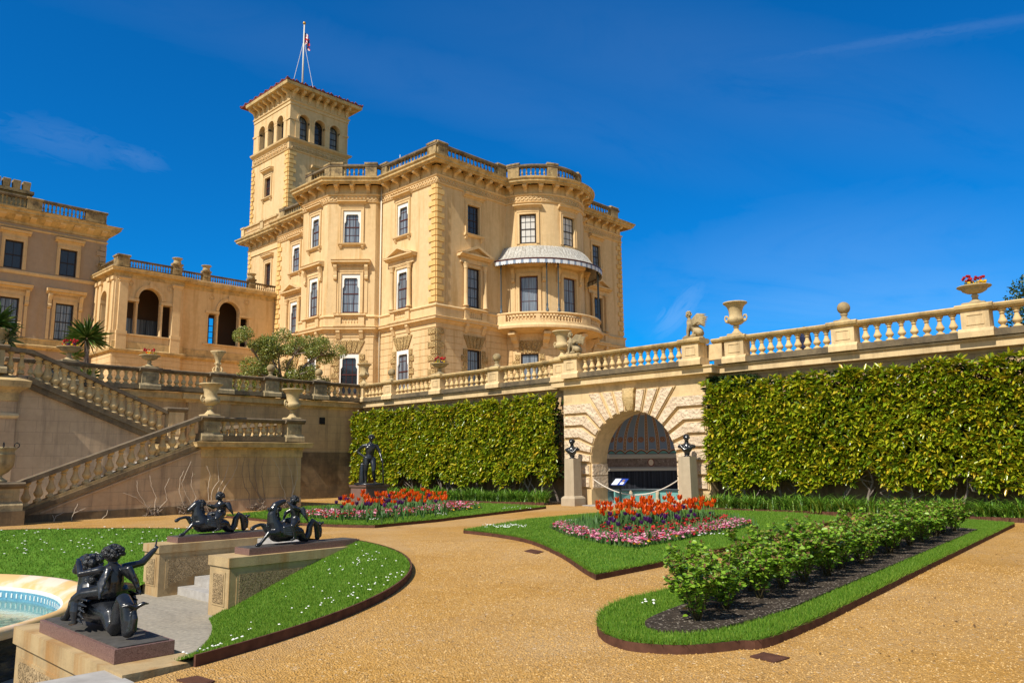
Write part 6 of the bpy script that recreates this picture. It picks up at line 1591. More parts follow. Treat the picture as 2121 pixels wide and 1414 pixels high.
# ================================================================== fountain and its stairs
fb = thing('fountain_basin', 'round stone fountain basin with blue tiled lining and pale green water', 'fountain', (FCX, FCY, ZPV))
def ring(mb, prof, mi=0, seg=96, sm=True):
    mb.loft([[(r*math.cos(2*PI*i/seg), r*math.sin(2*PI*i/seg), z-ZPV) for i in range(seg)] for r, z in prof], mi, sm, caps=False)
mb = MB(); ring(mb, [(RB-.05, ZPV-.05), (RB-.05, ZPV+.12), (RB-.16, ZPV+.2), (RB-.2, ZPV+.30), (RB-.12, ZPV+.40), (RB-.16, ZPV+.44), (RB-.05, ZPV+.52)]); mb.build('basin_wall', M['wet'], fb, fix=False)
mb = MB(); ring(mb, [(RB-.05, ZPV+.52), (RB+.02, -.46), (RB, -.40), (RB-.10, -.385), (4.42, -.50), (4.36, -.56)]); mb.build('rim', M['basin'], fb, fix=False)
mb = MB(); ring(mb, [(4.36, -.56), (4.33, -.57), (4.33, -.62)], 0, 96, False); mb.build('white_tiles', M['tilewhite'], fb, fix=False)
mb = MB(); ring(mb, [(4.33, -.62), (4.33, -.95)], 0, 160, False)
for i in range(180):
    a = 2*PI*i/180; f = FC((0, 0), 4.33, a, 1); mb.box(f, 0, .035, -.012, -.0, -.66-ZPV, -.74-ZPV, 1)
mb.build('blue_tiles', [M['tile'], M['tilewhite']], fb, fix=False)
mb = MB(); ring(mb, [(4.34, -.97), (.02, -.97)]); mb.build('basin_floor', M['poolfloor'], fb, fix=False)
mb = MB(); ring(mb, [(4.33, -.79), (.02, -.79)]); w = mb.build('water', M['water'], None, fix=False); w.location = (FCX, FCY, ZPV); tag(w, kind='structure')
mb = MB(); ring(mb, [(.5, -.97), (.5, -.7), (.35, -.5), (.22, -.3), (.2, .1), (.9, .35), (1.0, .42), (.2, .45)]); mb.build('centre_bowl', M['basin'], fb, fix=False)

def cheek(label, loc, rz, w=.76, L=2.66):
    """carved wall beside the steps: local x runs back from the front face, y across, z up (0 = gravel level)"""
    t = thing('stair_cheek_wall', label, 'carved wall', loc, rz, 'carved cheek walls of the fountain stairs'); h = 1.12
    mb = MB(); mb.wbox(0, L, -w/2, w/2, -h, -.17); mb.wbox(-.03, L+.0, -w/2-.03, w/2+.03, -.168, 0); mb.build('block', M['cheek'], t)
    for s in (-1, 1):
        f = F((0, s*w/2), (1, 0), (0, s))
        tri = lambda a, b: [(.14+a, -.28-a*.6), (L-.45-a*2.2, -.28-a*.6), (.14+a, -.92+a*1.4), (.14+a, -.92+a*1.4)][:3]
        mb = MB(); mb.prism(f, tri(0, 0), 0, .012); b = mb.build('panel_frame', M['cheek'], t)
        mb = MB(); mb.prism(f, tri(.05, 0), .01, .02); mb.build('carved_panel', M['relief'], t)
    f = F((0, 0), (0, 1), (-1, 0)); mb = MB(); mb.box(f, -w/2+.14, w/2-.14, 0, .012, -.86, -.26); mb.build('panel_frame', M['cheek'], t)
    mb = MB(); mb.box(f, -w/2+.19, w/2-.19, .01, .022, -.82, -.30); mb.build('carved_panel', M['relief'], t); return t
C2 = cheek('carved cheek wall of the far steps, nearer the tulip beds', (7.0, 14.11, 0), 0)
C1 = cheek('carved cheek wall of the far steps, beside the daisy lawn', (7.2, 17.62, 0), 0, .78)
C3 = cheek('stained cheek wall by the camera carrying the nearest bronze group', (2.90, 9.62, 0), -PI/2, .60, 2.9)
def slab(label, loc, rz, L, w):
    t = thing('granite_block', label, 'statue base', loc, rz, 'pink granite statue bases')
    mb = MB(); mb.wbox(0, L, -w/2, w/2, 0, .115); mb.build('granite_slab', M['granite'], t)
    mb = MB(); mb.wbox(.035, L-.035, -w/2+.035, w/2-.035, .113, .125); mb.build('bronze_plate', M['slate'], t)
S2 = slab('pink granite slab on the far cheek wall nearer the tulip beds', (7.42, 14.11, .003), 0, 2.45, .56)
S1 = slab('pink granite slab on the far cheek wall beside the daisy lawn', (7.62, 17.62, .003), 0, 2.35, .56)
S3 = slab('pink granite slab under the nearest bronze group', (2.90, 9.10, .003), -PI/2, 1.98, .50)
mb = MB()
for i in range(6): mb.wbox(7.62+i*.36, 9.85, 14.5, 17.22, ZPV+.0 if i == 0 else ZPV+.175*i-.01, ZPV+.175*(i+1)-.012)
tag(mb.build('fountain_steps', M['step']), 'grey stone steps between the two far carved cheek walls', 'steps')
mb = MB()
for i in range(6): mb.wbox(-1.8, 2.59, 6.0, 8.9-i*.36, ZPV+.0 if i == 0 else ZPV+.175*i-.01, ZPV+.175*(i+1)-.012)
tag(mb.build('fountain_steps', M['step']), 'grey stone steps beside the stained cheek wall at the bottom left corner', 'steps')

# ------------------------------------------------------------------ bronze figures
def limb(mb, pts, r, seg=10): mb.tube(pts, r, seg)
def hand(mb, w, d, n, s):
    """palm, four unequal fingers and a thumb"""
    w, d, n = Vector(w), Vector(d).normalized(), Vector(n).normalized(); a = d.cross(n).normalized()
    limb(mb, [w, w+d*s*.45], [s*.20, s*.24], 8)
    for k, L in zip((-1.5, -.5, .5, 1.5), (.38, .46, .44, .34)):
        b = w+d*s*.55+a*k*s*.13; limb(mb, [b, b+d*s*L*.55-n*s*.06, b+d*s*L*.85-n*s*.2], [s*.075, s*.065, s*.05], 6)
    b = w+d*s*.18+a*s*.22; limb(mb, [b, b+a*s*.2+d*s*.18, b+a*s*.24+d*s*.38-n*s*.08], [s*.08, s*.07, s*.05], 6)
def hippocamp(label, loc, rz, head=0, arm=0, s=1., tailside=0., mirror=1, zs=1.):
    t = thing('bronze_group', label, 'statue', loc, rz, 'bronze seahorse groups by the fountain'); t.scale = (s, s*mirror, s*zs)
    mb = MB(); ts = tailside
    limb(mb, [(.27, 0, .29), (.12, 0, .29), (-.06, 0, .27), (-.22, 0, .25), (-.34, ts*.2, .22), (-.42, ts*.5, .11), (-.52, ts*.8, .085), (-.595, ts, .20), (-.625, ts, .38), (-.71, ts, .50), (-.80, ts, .43), (-.84, ts*.9, .24), (-.85, ts*.8, .09)],
         [.235, .235, .215, .18, .135, .105, .09, .083, .08, .078, .075, .072, .065], 14)
    limb(mb, [(-.85, ts*.8, .10), (-.93, ts*.6, .13), (-.95, ts*.5, .28), (-.92, ts*.5, .42)], [.06, .045, .035, .02], 8)
    for q in (-1, 1): limb(mb, [(-.92, ts*.5, .40), (-.96, ts*.5+q*.08, .46), (-.93, ts*.5+q*.14, .44)], [.03, .03, .012], 6)
    if head == 0: N = [(.30, 0, .36), (.40, 0, .56), (.42, 0, .72), (.38, 0, .84)]; H = [(.37, 0, .86), (.46, 0, .83), (.56, 0, .74), (.62, 0, .685)]; ear = (.33, .05, .94)
    elif head == 1: N = [(.30, 0, .36), (.40, 0, .56), (.42, 0, .72), (.38, 0, .84)]; H = [(.40, 0, .84), (.34, 0, .93), (.22, 0, .99), (.12, 0, 1.02)]; ear = (.46, .05, .88)
    else: N = [(.30, 0, .36), (.38, .02, .58), (.38, .04, .76), (.34, .05, .88)]; H = [(.34, .05, .90), (.42, .08, .89), (.52, .11, .80), (.57, .12, .74)]; ear = (.30, .10, .98)
    limb(mb, N, [.21, .15, .12, .105], 12); limb(mb, H, [.10, .092, .068, .058], 10)
    for q in (-1, 1): limb(mb, [(ear[0], q*.05+(ear[1]-.05), ear[2]-.06), (ear[0]-.03, q*.07+(ear[1]-.05), ear[2]+.02)], [.03, .012], 6)
    limb(mb, [(.36, -.10, .34), (.50, -.12, .36), (.58, -.12, .47), (.66, -.12, .49), (.80, -.12, .46)], [.12, .085, .062, .042, .04], 9); limb(mb, [(.80, -.12, .46), (.87, -.12, .41)], [.042, .052], 8)
    limb(mb, [(.34, .11, .30), (.46, .12, .28), (.58, .13, .30), (.66, .13, .20), (.78, .13, .07)], [.13, .09, .06, .042, .038], 9); limb(mb, [(.78, .13, .06), (.86, .13, .035)], [.042, .05], 8)
    horse = remesh(mb, 'seahorse', M['bronze'], t, .014, 2)
    mb = MB()         # mane: overlapping curls down the neck; crest along the tail
    for i in range(12):
        k = i/11; j = min(2, int(k*3)); p = Vector(N[j]).lerp(Vector(N[j+1]), k*3-j); mb.ball((p.x-.12+.02*math.sin(i*3), p.y+.05*math.sin(i*2.1), p.z+.03), .055, 8, 0, (1, .8, 1.1)); mb.ball((p.x-.07, p.y+.07*(-1)**i, p.z+.03), .05, 8)
    for i in range(10): mb.ball((ear[0]+.05*math.sin(i*1.7), (ear[1]-.05)+.06*math.cos(i*2.3), ear[2]-.04+.02*math.sin(i)), .04, 7)
    mb.build('mane', M['hair'], t)
    for q in (-1, 1):  # wing-like fins over the flanks
        mb = MB()
        for j in range(5):
            z0 = .40-j*.035; mb.tube([(.20, q*.20, z0), (.05, q*(.26+j*.005), z0+.04-j*.02), (-.16-.05*(4-j)*.5, q*.27, z0+.05-j*.045)], [.05, .04, .012], 7)
        remesh(mb, 'fin', M['bronze'], t, .014, 1)
    # the rider
    mb = MB()
    limb(mb, [(-.10, 0, .53), (-.12, 0, .64), (-.10, 0, .76)], [.115, .10, .105], 12); limb(mb, [(-.10, -.09, .78), (-.10, .09, .78)], [.055, .055], 8)
    limb(mb, [(-.09, 0, .80), (-.08, 0, .88)], [.05, .045], 8); mb.ball((-.07, 0, .965), .092, 14, 0, (1, .92, 1.08))
    limb(mb, [(.0, 0, .955), (.03, 0, .945)], [.022, .014], 6); limb(mb, [(-.01, 0, .91), (.005, 0, .90)], [.035, .025], 6)
    for q in (-1, 1):
        limb(mb, [(-.10, q*.07, .53), (.04, q*.21, .50), (.10, q*.25, .44)], [.095, .08, .062], 9); limb(mb, [(.10, q*.25, .43), (.06, q*.27, .30), (.05, q*.27, .20)], [.06, .052, .034], 8); limb(mb, [(.05, q*.27, .18), (.13, q*.28, .15)], [.034, .026], 7)
        mb.ball((-.02, q*.09, .965), .02, 6)
    A = {0: ([(-.10, .12, .78), (.06, .16, .72), (.18, .10, .76)], [(-.10, -.12, .78), (-.02, -.20, .68), (.10, -.16, .74)]),
         1: ([(-.10, .12, .78), (.02, .14, .82), (.10, .08, .92)], [(-.10, -.12, .78), (.02, -.18, .70), (.10, -.10, .62)]),
         2: ([(-.10, .12, .79), (-.02, .27, .75), (.12, .25, .88)], [(-.10, -.12, .80), (-.10, -.28, .83), (-.08, -.40, .97)])}[arm]
    for pts in A:
        limb(mb, pts, [.052, .044, .03], 9); d = Vector(pts[2])-Vector(pts[1]); hand(mb, pts[2], d, (0, 0, 1) if abs(d.normalized().z) < .8 else (1, 0, 0), .085)
    if arm == 2: limb(mb, [(-.08, -.41, .99), (-.07, -.43, 1.12)], [.014, .01], 6)
    body = remesh(mb, 'rider', M['bronze'], t, .011, 2); body.scale = (1.12,)*3; body.location = (-.08, 0, -.06)
    mb = MB(); g = random.Random(3)
    for i in range(70):
        th, ph = math.acos(1-1.25*g.random()), g.uniform(0, 2*PI); d = Vector((math.sin(th)*math.cos(ph), math.sin(th)*math.sin(ph), math.cos(th)))
        if d.x > .55 and d.z < .55: continue
        mb.ball((-.075+d.x*.092, d.y*.09, .975+d.z*.092), g.uniform(.018, .03), 6)
    mb.build('curly_hair', M['hair'], body)
    for q in (-1, 1):
        mb = MB()
        for j in range(4): mb.tube([(-.17, q*.05, .78), (-.25, q*(.10+.02*j), .80-.05*j), (-.30-.01*j, q*(.13+.02*j), .70-.07*j)], [.035, .04, .015], 6)
        remesh(mb, 'wing', M['bronze'], body, .012, 1)
    return t
hippocamp('bronze winged child on a seahorse, horse looking ahead, beside the daisy lawn', (8.52, 17.62, .125), PI, 0, 0, .90, 0., 1, .90)
hippocamp('bronze winged child on a seahorse, horse throwing its head back, before the tulips', (8.36, 14.11, .125), PI, 1, 1, .80)
hippocamp('nearest bronze winged child on a seahorse, one arm raised, over the basin', (2.90, 8.12, .125), PI/2, 2, 2, .84, .06, 1, .80)

def nude():
    t = thing('bronze_nude', 'dark bronze nude standing with one hand on the hip against the hedge', 'statue', (18.5, 25.35, .93), math.atan2(-.83, -.55)); t.scale = (1.15, 1.15, 1.)
    mb = MB(); L = limb
    L(mb, [(0, -.02, .98), (0, 0, 1.12), (.01, .02, 1.27), (0, .02, 1.42)], [.155, .135, .15, .165], 14); L(mb, [(-.02, -.17, 1.47), (0, .01, 1.5), (-.02, .20, 1.45)], [.075, .085, .075], 10)
    mb.ball((.06, -.07, 1.38), .09, 10); mb.ball((.06, .10, 1.37), .09, 10); mb.ball((-.07, -.08, .97), .11, 10); mb.ball((-.07, .07, .94), .11, 10)
    L(mb, [(0, .02, 1.52), (.01, .03, 1.64)], [.06, .055]); mb.ball((.03, .05, 1.76), .098, 14, 0, (1.05, .88, 1.25)); L(mb, [(.13, .055, 1.755), (.145, .055, 1.735)], [.018, .016], 6); L(mb, [(.10, .05, 1.68), (.115, .05, 1.67)], [.03, .02], 6)
    L(mb, [(0, -.10, .95), (.03, -.12, .72), (.03, -.12, .50)], [.125, .10, .07], 12); L(mb, [(.02, -.12, .50), (-.02, -.125, .34), (0, -.12, .09)], [.065, .068, .042], 10); L(mb, [(-.03, -.12, .045), (.08, -.135, .035), (.17, -.15, .025)], [.045, .042, .03], 8)
    L(mb, [(0, .10, .93), (.10, .13, .72), (.16, .13, .51)], [.12, .095, .068], 12); L(mb, [(.16, .13, .51), (.06, .15, .34), (-.06, .18, .12)], [.064, .066, .04], 10); L(mb, [(-.07, .18, .08), (.0, .21, .04), (.06, .23, .025)], [.042, .042, .03], 8)
    L(mb, [(-.02, -.21, 1.46), (-.10, -.34, 1.33), (-.14, -.40, 1.24)], [.07, .058, .05], 9); L(mb, [(-.14, -.40, 1.24), (-.08, -.30, 1.14), (-.02, -.20, 1.07)], [.05, .045, .032], 9); hand(mb, (-.02, -.20, 1.06), (.7, .5, -.4), (0, 1, .2), .17)
    L(mb, [(-.02, .23, 1.44), (.0, .31, 1.28), (.02, .34, 1.18)], [.07, .056, .05], 9); L(mb, [(.02, .34, 1.18), (.10, .37, 1.05), (.15, .39, .95)], [.05, .043, .032], 9); hand(mb, (.15, .39, .95), (.35, .15, -.8), (1, 0, .3), .17)
    b = remesh(mb, 'body', M['bronze'], t, .016, 2)
    mb = MB(); g = random.Random(8)
    for i in range(60):
        th, ph = math.acos(1-1.2*g.random()), g.uniform(0, 2*PI); d = Vector((math.sin(th)*math.cos(ph), math.sin(th)*math.sin(ph), math.cos(th)))
        if d.x > .5 and d.z < .5: continue
        mb.ball((.025+d.x*.10, .05+d.y*.09, 1.78+d.z*.105), g.uniform(.022, .034), 6)
    mb.build('hair', M['hair'], b)
    mb = MB(); L(mb, [(.22, .42, .92), (.20, .44, .5), (.18, .46, .04)], [.022, .022, .03], 7); mb.build('staff', M['bronze'], t)
    mb = MB(); L(mb, [(-.10, -.24, .04), (-.11, -.25, .4), (-.12, -.23, .74)], [.12, .09, .08], 9); mb.build('tree_stump', M['bronze'], t)
    mb = MB(); mb.lathe([(.02, 0), (.50, 0), (.52, .02), (.50, .06), (.02, .06)], 28); b = mb.build('foot_plate', M['bronze'], t); b.location = (0, 0, -.03)
nude()
t = thing('granite_pedestal', 'reddish brown square pedestal under the bronze nude', 'pedestal', (18.5, 25.35, 0), R(0))
mb = MB(); mb.square([(.60, -.05), (.60, .12), (.56, .16), (.50, .19), (.50, .78), (.54, .82), (.56, .90), (.02, .90)]); mb.build('pedestal', stucco('brown_granite', (.15, .085, .07), (.23, .135, .11), (.09, .05, .04), .3), t)

def bust(label, plabel, y, rz, flip=1):
    x = 24.3; t = thing('stone_pedestal', plabel, 'pedestal', (x, y, 0), 0, 'tall stone pedestals by the arch')
    mb = MB(); mb.square([(.34, -.03), (.34, .28), (.30, .34), (.245, .38), (.225, 1.80), (.225, 1.82), (.02, 1.82)]); mb.build('pedestal', M['pedestal'], t)
    t = thing('bronze_bust', label, 'bust', (x, y, 1.82), rz, 'bronze busts by the arch'); t.scale = (1.28, 1.22, 1.0)
    mb = MB(); mb.lathe([(.02, 0), (.11, 0), (.11, .02), (.085, .03), (.06, .05), (.075, .08), (.10, .10), (.02, .12)], 16); mb.build('socle', M['bronze'], t)
    mb = MB(); L = limb
    L(mb, [(.02, 0, .13), (.02, 0, .22), (0, 0, .35)], [.08, .14, .14], 12); L(mb, [(-.01, -.19, .35), (0, 0, .385), (-.01, .19, .35)], [.07, .09, .07], 10)
    mb.ball((.07, -.07, .32), .09, 10); mb.ball((.07, .07, .32), .09, 10); L(mb, [(-.01, 0, .40), (.01, 0, .53)], [.068, .06], 10)
    mb.ball((.02, 0, .645), .092, 14, 0, (1.08, .86, 1.28)); L(mb, [(.10, 0, .65), (.128, 0, .62)], [.014, .02], 6); L(mb, [(.075, 0, .565), (.095, 0, .56)], [.036, .026], 7); L(mb, [(.09, -.035, .675), (.09, .035, .675)], [.02, .02], 6); L(mb, [(.10, -.02, .59), (.10, .02, .59)], [.014, .014], 5)
    for q in (-1, 1): mb.ball((.0, q*.082, .64), .024, 6)
    b = remesh(mb, 'head_and_shoulders', M['bronze'], t, .011, 2)
    mb = MB(); g = random.Random(int(y*7))
    for i in range(60):
        th, ph = math.acos(1-1.15*g.random()), g.uniform(0, 2*PI); d = Vector((math.sin(th)*math.cos(ph), math.sin(th)*math.sin(ph), math.cos(th)))
        if d.x > .45 and d.z < .6: continue
        mb.ball((.01+d.x*.095, d.y*.082, .665+d.z*.105), g.uniform(.016, .026), 6)
    mb.build('hair', M['hair'], b)
    mb = MB()
    for k in range(5): L(mb, [(.12, flip*(-.17+.02*k), .36-.035*k), (.14, flip*(.0+.02*k), .27-.01*k), (.05, flip*(.16+.01*k), .30+.03*k)], [.03, .035, .03], 7)
    remesh(mb, 'drapery', M['bronze'], t, .012, 2)
bust('dark bronze bust left of the arch, its face turned to the beds', 'tall grey stone pedestal left of the arch', 19.93, R(195))
bust('dark bronze bust right of the arch, half hiding the arch edge', 'tall grey stone pedestal right of the arch, behind the tulips', 14.75, R(215), -1)

def sphinx(label, loc, rz):
    t = thing('stone_sphinx', label, 'sphinx statue', loc, rz, 'winged sphinxes on the balustrade')
    mb = MB(); mb.wbox(-.30, .30, -.17, .17, 0, .07); mb.build('plinth', M['urnold'], t)
    mb = MB(); L = limb
    L(mb, [(-.16, 0, .22), (-.04, 0, .34), (.08, 0, .47), (.10, 0, .55)], [.14, .13, .125, .09], 12)
    L(mb, [(.10, 0, .56), (.11, 0, .66)], [.05, .048], 8); mb.ball((.125, 0, .745), .082, 12, 0, (1, .88, 1.2)); L(mb, [(.20, 0, .745), (.215, 0, .73)], [.014, .014], 5)
    for q in (-1, 1):
        L(mb, [(.10, q*.08, .44), (.15, q*.085, .26), (.16, q*.085, .10)], [.07, .05, .036], 8); L(mb, [(.16, q*.085, .10), (.24, q*.09, .09)], [.036, .034], 7)
        L(mb, [(-.18, q*.11, .20), (-.04, q*.13, .24), (-.02, q*.13, .14)], [.12, .085, .05], 9); L(mb, [(-.05, q*.13, .11), (.06, q*.14, .10)], [.045, .036], 7); mb.ball((.14, q*.055, .50), .05, 8)
    b = remesh(mb, 'body', M['urnold'], t, .013, 2)
    mb = MB(); g = random.Random(5)
    for i in range(34):
        th, ph = math.acos(1-1.3*g.random()), g.uniform(0, 2*PI); d = Vector((math.sin(th)*math.cos(ph), math.sin(th)*math.sin(ph), math.cos(th)))
        if d.x > .5 and d.z < .6: continue
        mb.ball((.115+d.x*.085, d.y*.08, .76+d.z*.095), g.uniform(.02, .03), 6)
    mb.build('hair', M['urnold'], b)
    for q in (-1, 1):
        mb = MB()
        for j in range(7):
            k = j/6; mb.tube([(.02, q*.09, .40), (-.02-.03*k, q*(.15+.01*k), .58-.14*k), (-.16-.02*k, q*(.20), .72-.22*k), (-.42+.10*k, q*.23, .70-.30*k)], [.04, .042, .036, .012], 7)
        remesh(mb, 'wing', M['urnold'], t, .013, 2)
    return t
XB = 25.32
s1 = sphinx('winged stone sphinx against the sky on the balustrade above the arch', (24.82, 14.58, 5.99), R(112)); s1.scale = (1.22,)*3
s2 = sphinx('winged stone sphinx in front of the bow balcony, beside a fluted urn', (24.82, 20.17, 5.99), R(112)); s2.scale = (1.12,)*3

# ------------------------------------------------------------------ urns, tazzas and balls
def urn_meshes():
    out = {}
    mb = MB(); mb.square([(.27, 0), (.27, .06), (.24, .08)]); mb.lathe([(.22, .08), (.17, .12), (.10, .20), (.075, .28), (.075, .30), (.115, .32), (.115, .35), (.085, .37), (.10, .40)], 24); out['foot'] = mb.fix(mb.mesh('foot', M['urn'])) 
    mb = MB(); mb.lathe([(.08, .395), (.17, .42), (.26, .48), (.30, .56), (.30, .61), (.27, .66), (.245, .69), (.23, .78), (.24, .92), (.29, 1.06), (.36, 1.14), (.415, 1.175), (.43, 1.20), (.42, 1.225), (.37, 1.22), (.28, 1.08)], 40, flute=.055, fl=(.41, .60)); out['bowl'] = mb.fix(mb.mesh('bowl', M['urn']))
    mb = MB()
    for q in (-1, 1):
        mb.tube([(q*.26, 0, .52), (q*.36, 0, .55), (q*.40, 0, .66), (q*.37, 0, .75), (q*.31, 0, .74), (q*.29, 0, .70)], [.035, .035, .03, .035, .04, .03], 8); mb.ball((q*.31, 0, .56), .07, 9, 0, (.7, 1, 1))
    out['handles'] = mb.fix(mb.mesh('handles', M['urn'])); return out
UM = urn_meshes()
def urn(label, loc, rz=0, s=1.):
    t = thing('stone_urn', label, 'urn', loc, rz, 'bell-shaped stone urns'); t.scale = (s, s, s)
    for k in ('foot', 'bowl', 'handles'): link(k, UM[k], t)
RZ = R(70)
urn('bell-shaped stone urn on the left end of the stair landing', (13.33, 28.2, 3.48), R(10), 1.0)
urn('bell-shaped stone urn on the right end of the stair landing', (16.75, 28.2, 3.48), R(10), 1.0)
urn('handled stone urn at the inner corner of the terrace balustrades', (XB, 35.33, 6.0), R(60), .93)
urn('fluted stone urn just left of the sphinx before the balcony', (XB, 21.2, 6.0), R(100), .97)
urn('bell-shaped stone urn against the sky, right of the sphinx', (XB, 13.15, 6.0), R(100), .99)
mb = MB(); mb.square([(.30, 0), (.30, .05), (.26, .07)]); mb.lathe([(.22, .07), (.16, .11), (.085, .17), (.075, .24), (.10, .27), (.10, .29), (.07, .31), (.07, .34)], 20); TZF = mb.fix(mb.mesh('foot', M['urnold']))
mb = MB(); mb.lathe([(.07, .335), (.20, .36), (.31, .42), (.34, .47), (.33, .485), (.42, .51), (.45, .535), (.44, .555), (.36, .55), (.30, .50)], 40, flute=.07, fl=(.35, .475)); TZB = mb.fix(mb.mesh('bowl', M['urnold']))
def planting(name, label, loc, cols, n, h, r=.30):
    mb = MB(); t = thing(name, label, 'flowers', loc)
    pts = scatter([(r*math.cos(2*PI*i/12), r*math.sin(2*PI*i/12)) for i in range(12)], n)
    for i, (x, y) in enumerate(pts):
        mi = random.choice(cols); z = (rnd(.6, 1.)*h if mi == 0 else rnd(.03, .13)); q = rnd(.035, .05)
        mb.loft([[(x+q*k*math.cos(2*PI*j/6), y+q*k*math.sin(2*PI*j/6), z+d) for j in range(6)] for k, d in ((.3, -.03), (1, .0), (.95, .05), (.35, .055))], mi)
    mb.build('blooms', [M['red'], M['yellow'], M['orange'], M['purple']], t, fix=False)
    k = 60; p = scatter([(r*math.cos(2*PI*i/12), r*math.sin(2*PI*i/12)) for i in range(12)], k); V, Fq = blades(np.concatenate([p, np.full((k, 1), -.03)], 1), rdirs(k, .35), RNG.uniform(.08, h*.95, k), RNG.uniform(.015, .03, k), RNG.uniform(0, .25, k))
    npmesh('leaves', V, Fq, M['tulipleaf'], None, False, t)
def tazza(label, flabel, loc, cols, h=.30, n=34, s=1.):
    t = thing('stone_tazza', label, 'urn', loc, 0, 'shallow stone tazzas with flowers'); t.scale = (s, s, s*1.02)
    link('foot', TZF, t); link('bowl', TZB, t); planting('flowers', flabel, (loc[0], loc[1], loc[2]+.54*s), cols, n, h)
tazza('shallow stone tazza on the balustrade before the mansion corner', 'red tulips and yellow pansies in the tazza before the mansion corner', (XB, 29.05, 5.99), [0, 0, 0, 1, 3], .34)
tazza('shallow stone tazza on the nearest right-hand pier, against the sky', 'pink and red polyanthus over yellow pansies in the right-hand tazza', (XB, 5.64, 5.99), [0, 0, 1, 1, 3], .30, 40)
YT = 35.38
tazza('shallow stone tazza on the shaded balustrade below the gallery arch', 'red and orange tulips in the tazza below the gallery arch', (13.85, YT, 5.99), [0, 2, 1, 1], .30, 26)
tazza('large stone tazza beside the cabbage palm, above the stairs', 'bright red and orange flowers in the tazza beside the palm', (10.6, YT, 5.99), [0, 0, 2, 1, 3], .32, 46, 1.08)
mb = MB(); mb.square([(.26, 0), (.26, .05), (.22, .07)]); mb.lathe([(.20, .07), (.12, .12), (.09, .16), (.085, .22), (.12, .25), (.12, .27), (.09, .29)], 18); BF = mb.fix(mb.mesh('foot', M['urnold']))
mb = MB(); mb.ball((0, 0, .47), .20, 24); BB = mb.mesh('ball', M['ball'])
def ball(label, loc):
    t = thing('ball_finial', label, 'ball finial', loc, 0, 'stone ball finials'); link('foot', BF, t); link('ball', BB, t)
ball('stone ball finial on the first pier right of the inner corner urn', (XB, 32.9, 5.99)); ball('mossy stone ball finial below the bow, right of the tulip tazza', (XB, 25.1, 5.99)); ball('stone ball finial silhouetted against the sky on the right', (XB, 9.38, 5.99))
ball('stone ball finial on the shaded balustrade under the magnolia, nearer the corner', (22.5, YT, 5.99)); ball('stone ball finial on the shaded balustrade under the magnolia, nearer the palm vase', (19.75, YT, 5.99))
t = thing('palm_vase', 'stone vase shaped like a flaring palm trunk on the shaded balustrade', 'urn', (17.0, YT, 5.99))
mb = MB(); mb.square([(.30, 0), (.30, .06), (.2, .08)]); mb.lathe([(.16, .08), (.12, .14), (.10, .3), (.11, .42), (.13, .45), (.11, .5), (.13, .65), (.20, .82), (.34, 1.0), (.36, 1.06), (.30, 1.04), (.1, .9)], 24, flute=.14, fl=(.48, 1.07)); mb.build('vase', M['urn'], t)
mb = MB()
for k in range(4):
    a = PI/4+k*PI/2; mb.tube([(.15*math.cos(a), .15*math.sin(a), .3), (.22*math.cos(a), .22*math.sin(a), .2), (.18*math.cos(a), .18*math.sin(a), .08)], [.03, .04, .05], 6); mb.ball((.12*math.cos(a), .12*math.sin(a), .46), .05, 7)
mb.build('carved_animals', M['urn'], t)
t = thing('carved_pot', 'large relief-carved stone pot with ring handles on the stair newel', 'urn', (6.50, 27.35, 1.26))
mb = MB(); mb.lathe([(.02, 0), (.27, 0), (.28, .04), (.2, .09), (.13, .15), (.15, .2), (.3, .3), (.40, .45), (.43, .62), (.42, .78), (.44, .80), (.40, .83), (.40, .92), (.47, .98), (.46, 1.02), (.38, 1.0)], 36); mb.build('pot', stucco('carved_pot_stone', (.42, .33, .17), (.55, .44, .25), (.14, .11, .07), .7, 1.0, .5), t)
for a in (0, PI/2, PI, 3*PI/2):
    mb = MB(); c = Vector((.46*math.cos(a), .46*math.sin(a), 1.02)); mb.tube([c+Vector((math.cos(a)*.07*math.cos(q), math.sin(a)*.07*math.cos(q), .06+.07*math.sin(q))) for q in [2*PI*i/12 for i in range(13)]], .014, 5, 0, True, False); mb.build('ring_handle', M['black'], t)
t = thing('stone_planter', 'large tapering stone planter with scalloped rim on the pier at the left edge', 'planter', (7.35, 33.0, 5.99))
mb = MB(); mb.lathe([(.02, 0), (.35, 0), (.37, .05), (.34, .08), (.40, .35), (.50, .60), (.56, .68), (.50, .67), (.1, .6)], 16); mb.build('pot', M['cornice'], t)
for i, (x, lb) in enumerate(((XBL+4.35+.15, 'small stone urn on the gallery roof over the projecting bay'), (XBR-.15+2.25, 'small stone urn in the middle of the gallery roof'), (XBR-.15+6.2, 'small stone urn on the gallery roof next to the tower'))):
    t = thing('roof_urn', lb, 'urn', (x, (YB if i == 0 else YM)+.22, 16.86), 0, 'small urns on the gallery roof'); t.scale = (1.02,)*3
    mb = MB(); mb.square([(.22, 0), (.22, .12), (.12, .15)]); mb.lathe([(.10, .15), (.07, .3), (.12, .36), (.26, .48), (.30, .62), (.24, .72), (.30, .86), (.40, .93), (.38, .96), (.1, .94)], 16); mb.build('urn_body', M['urnold'], t)

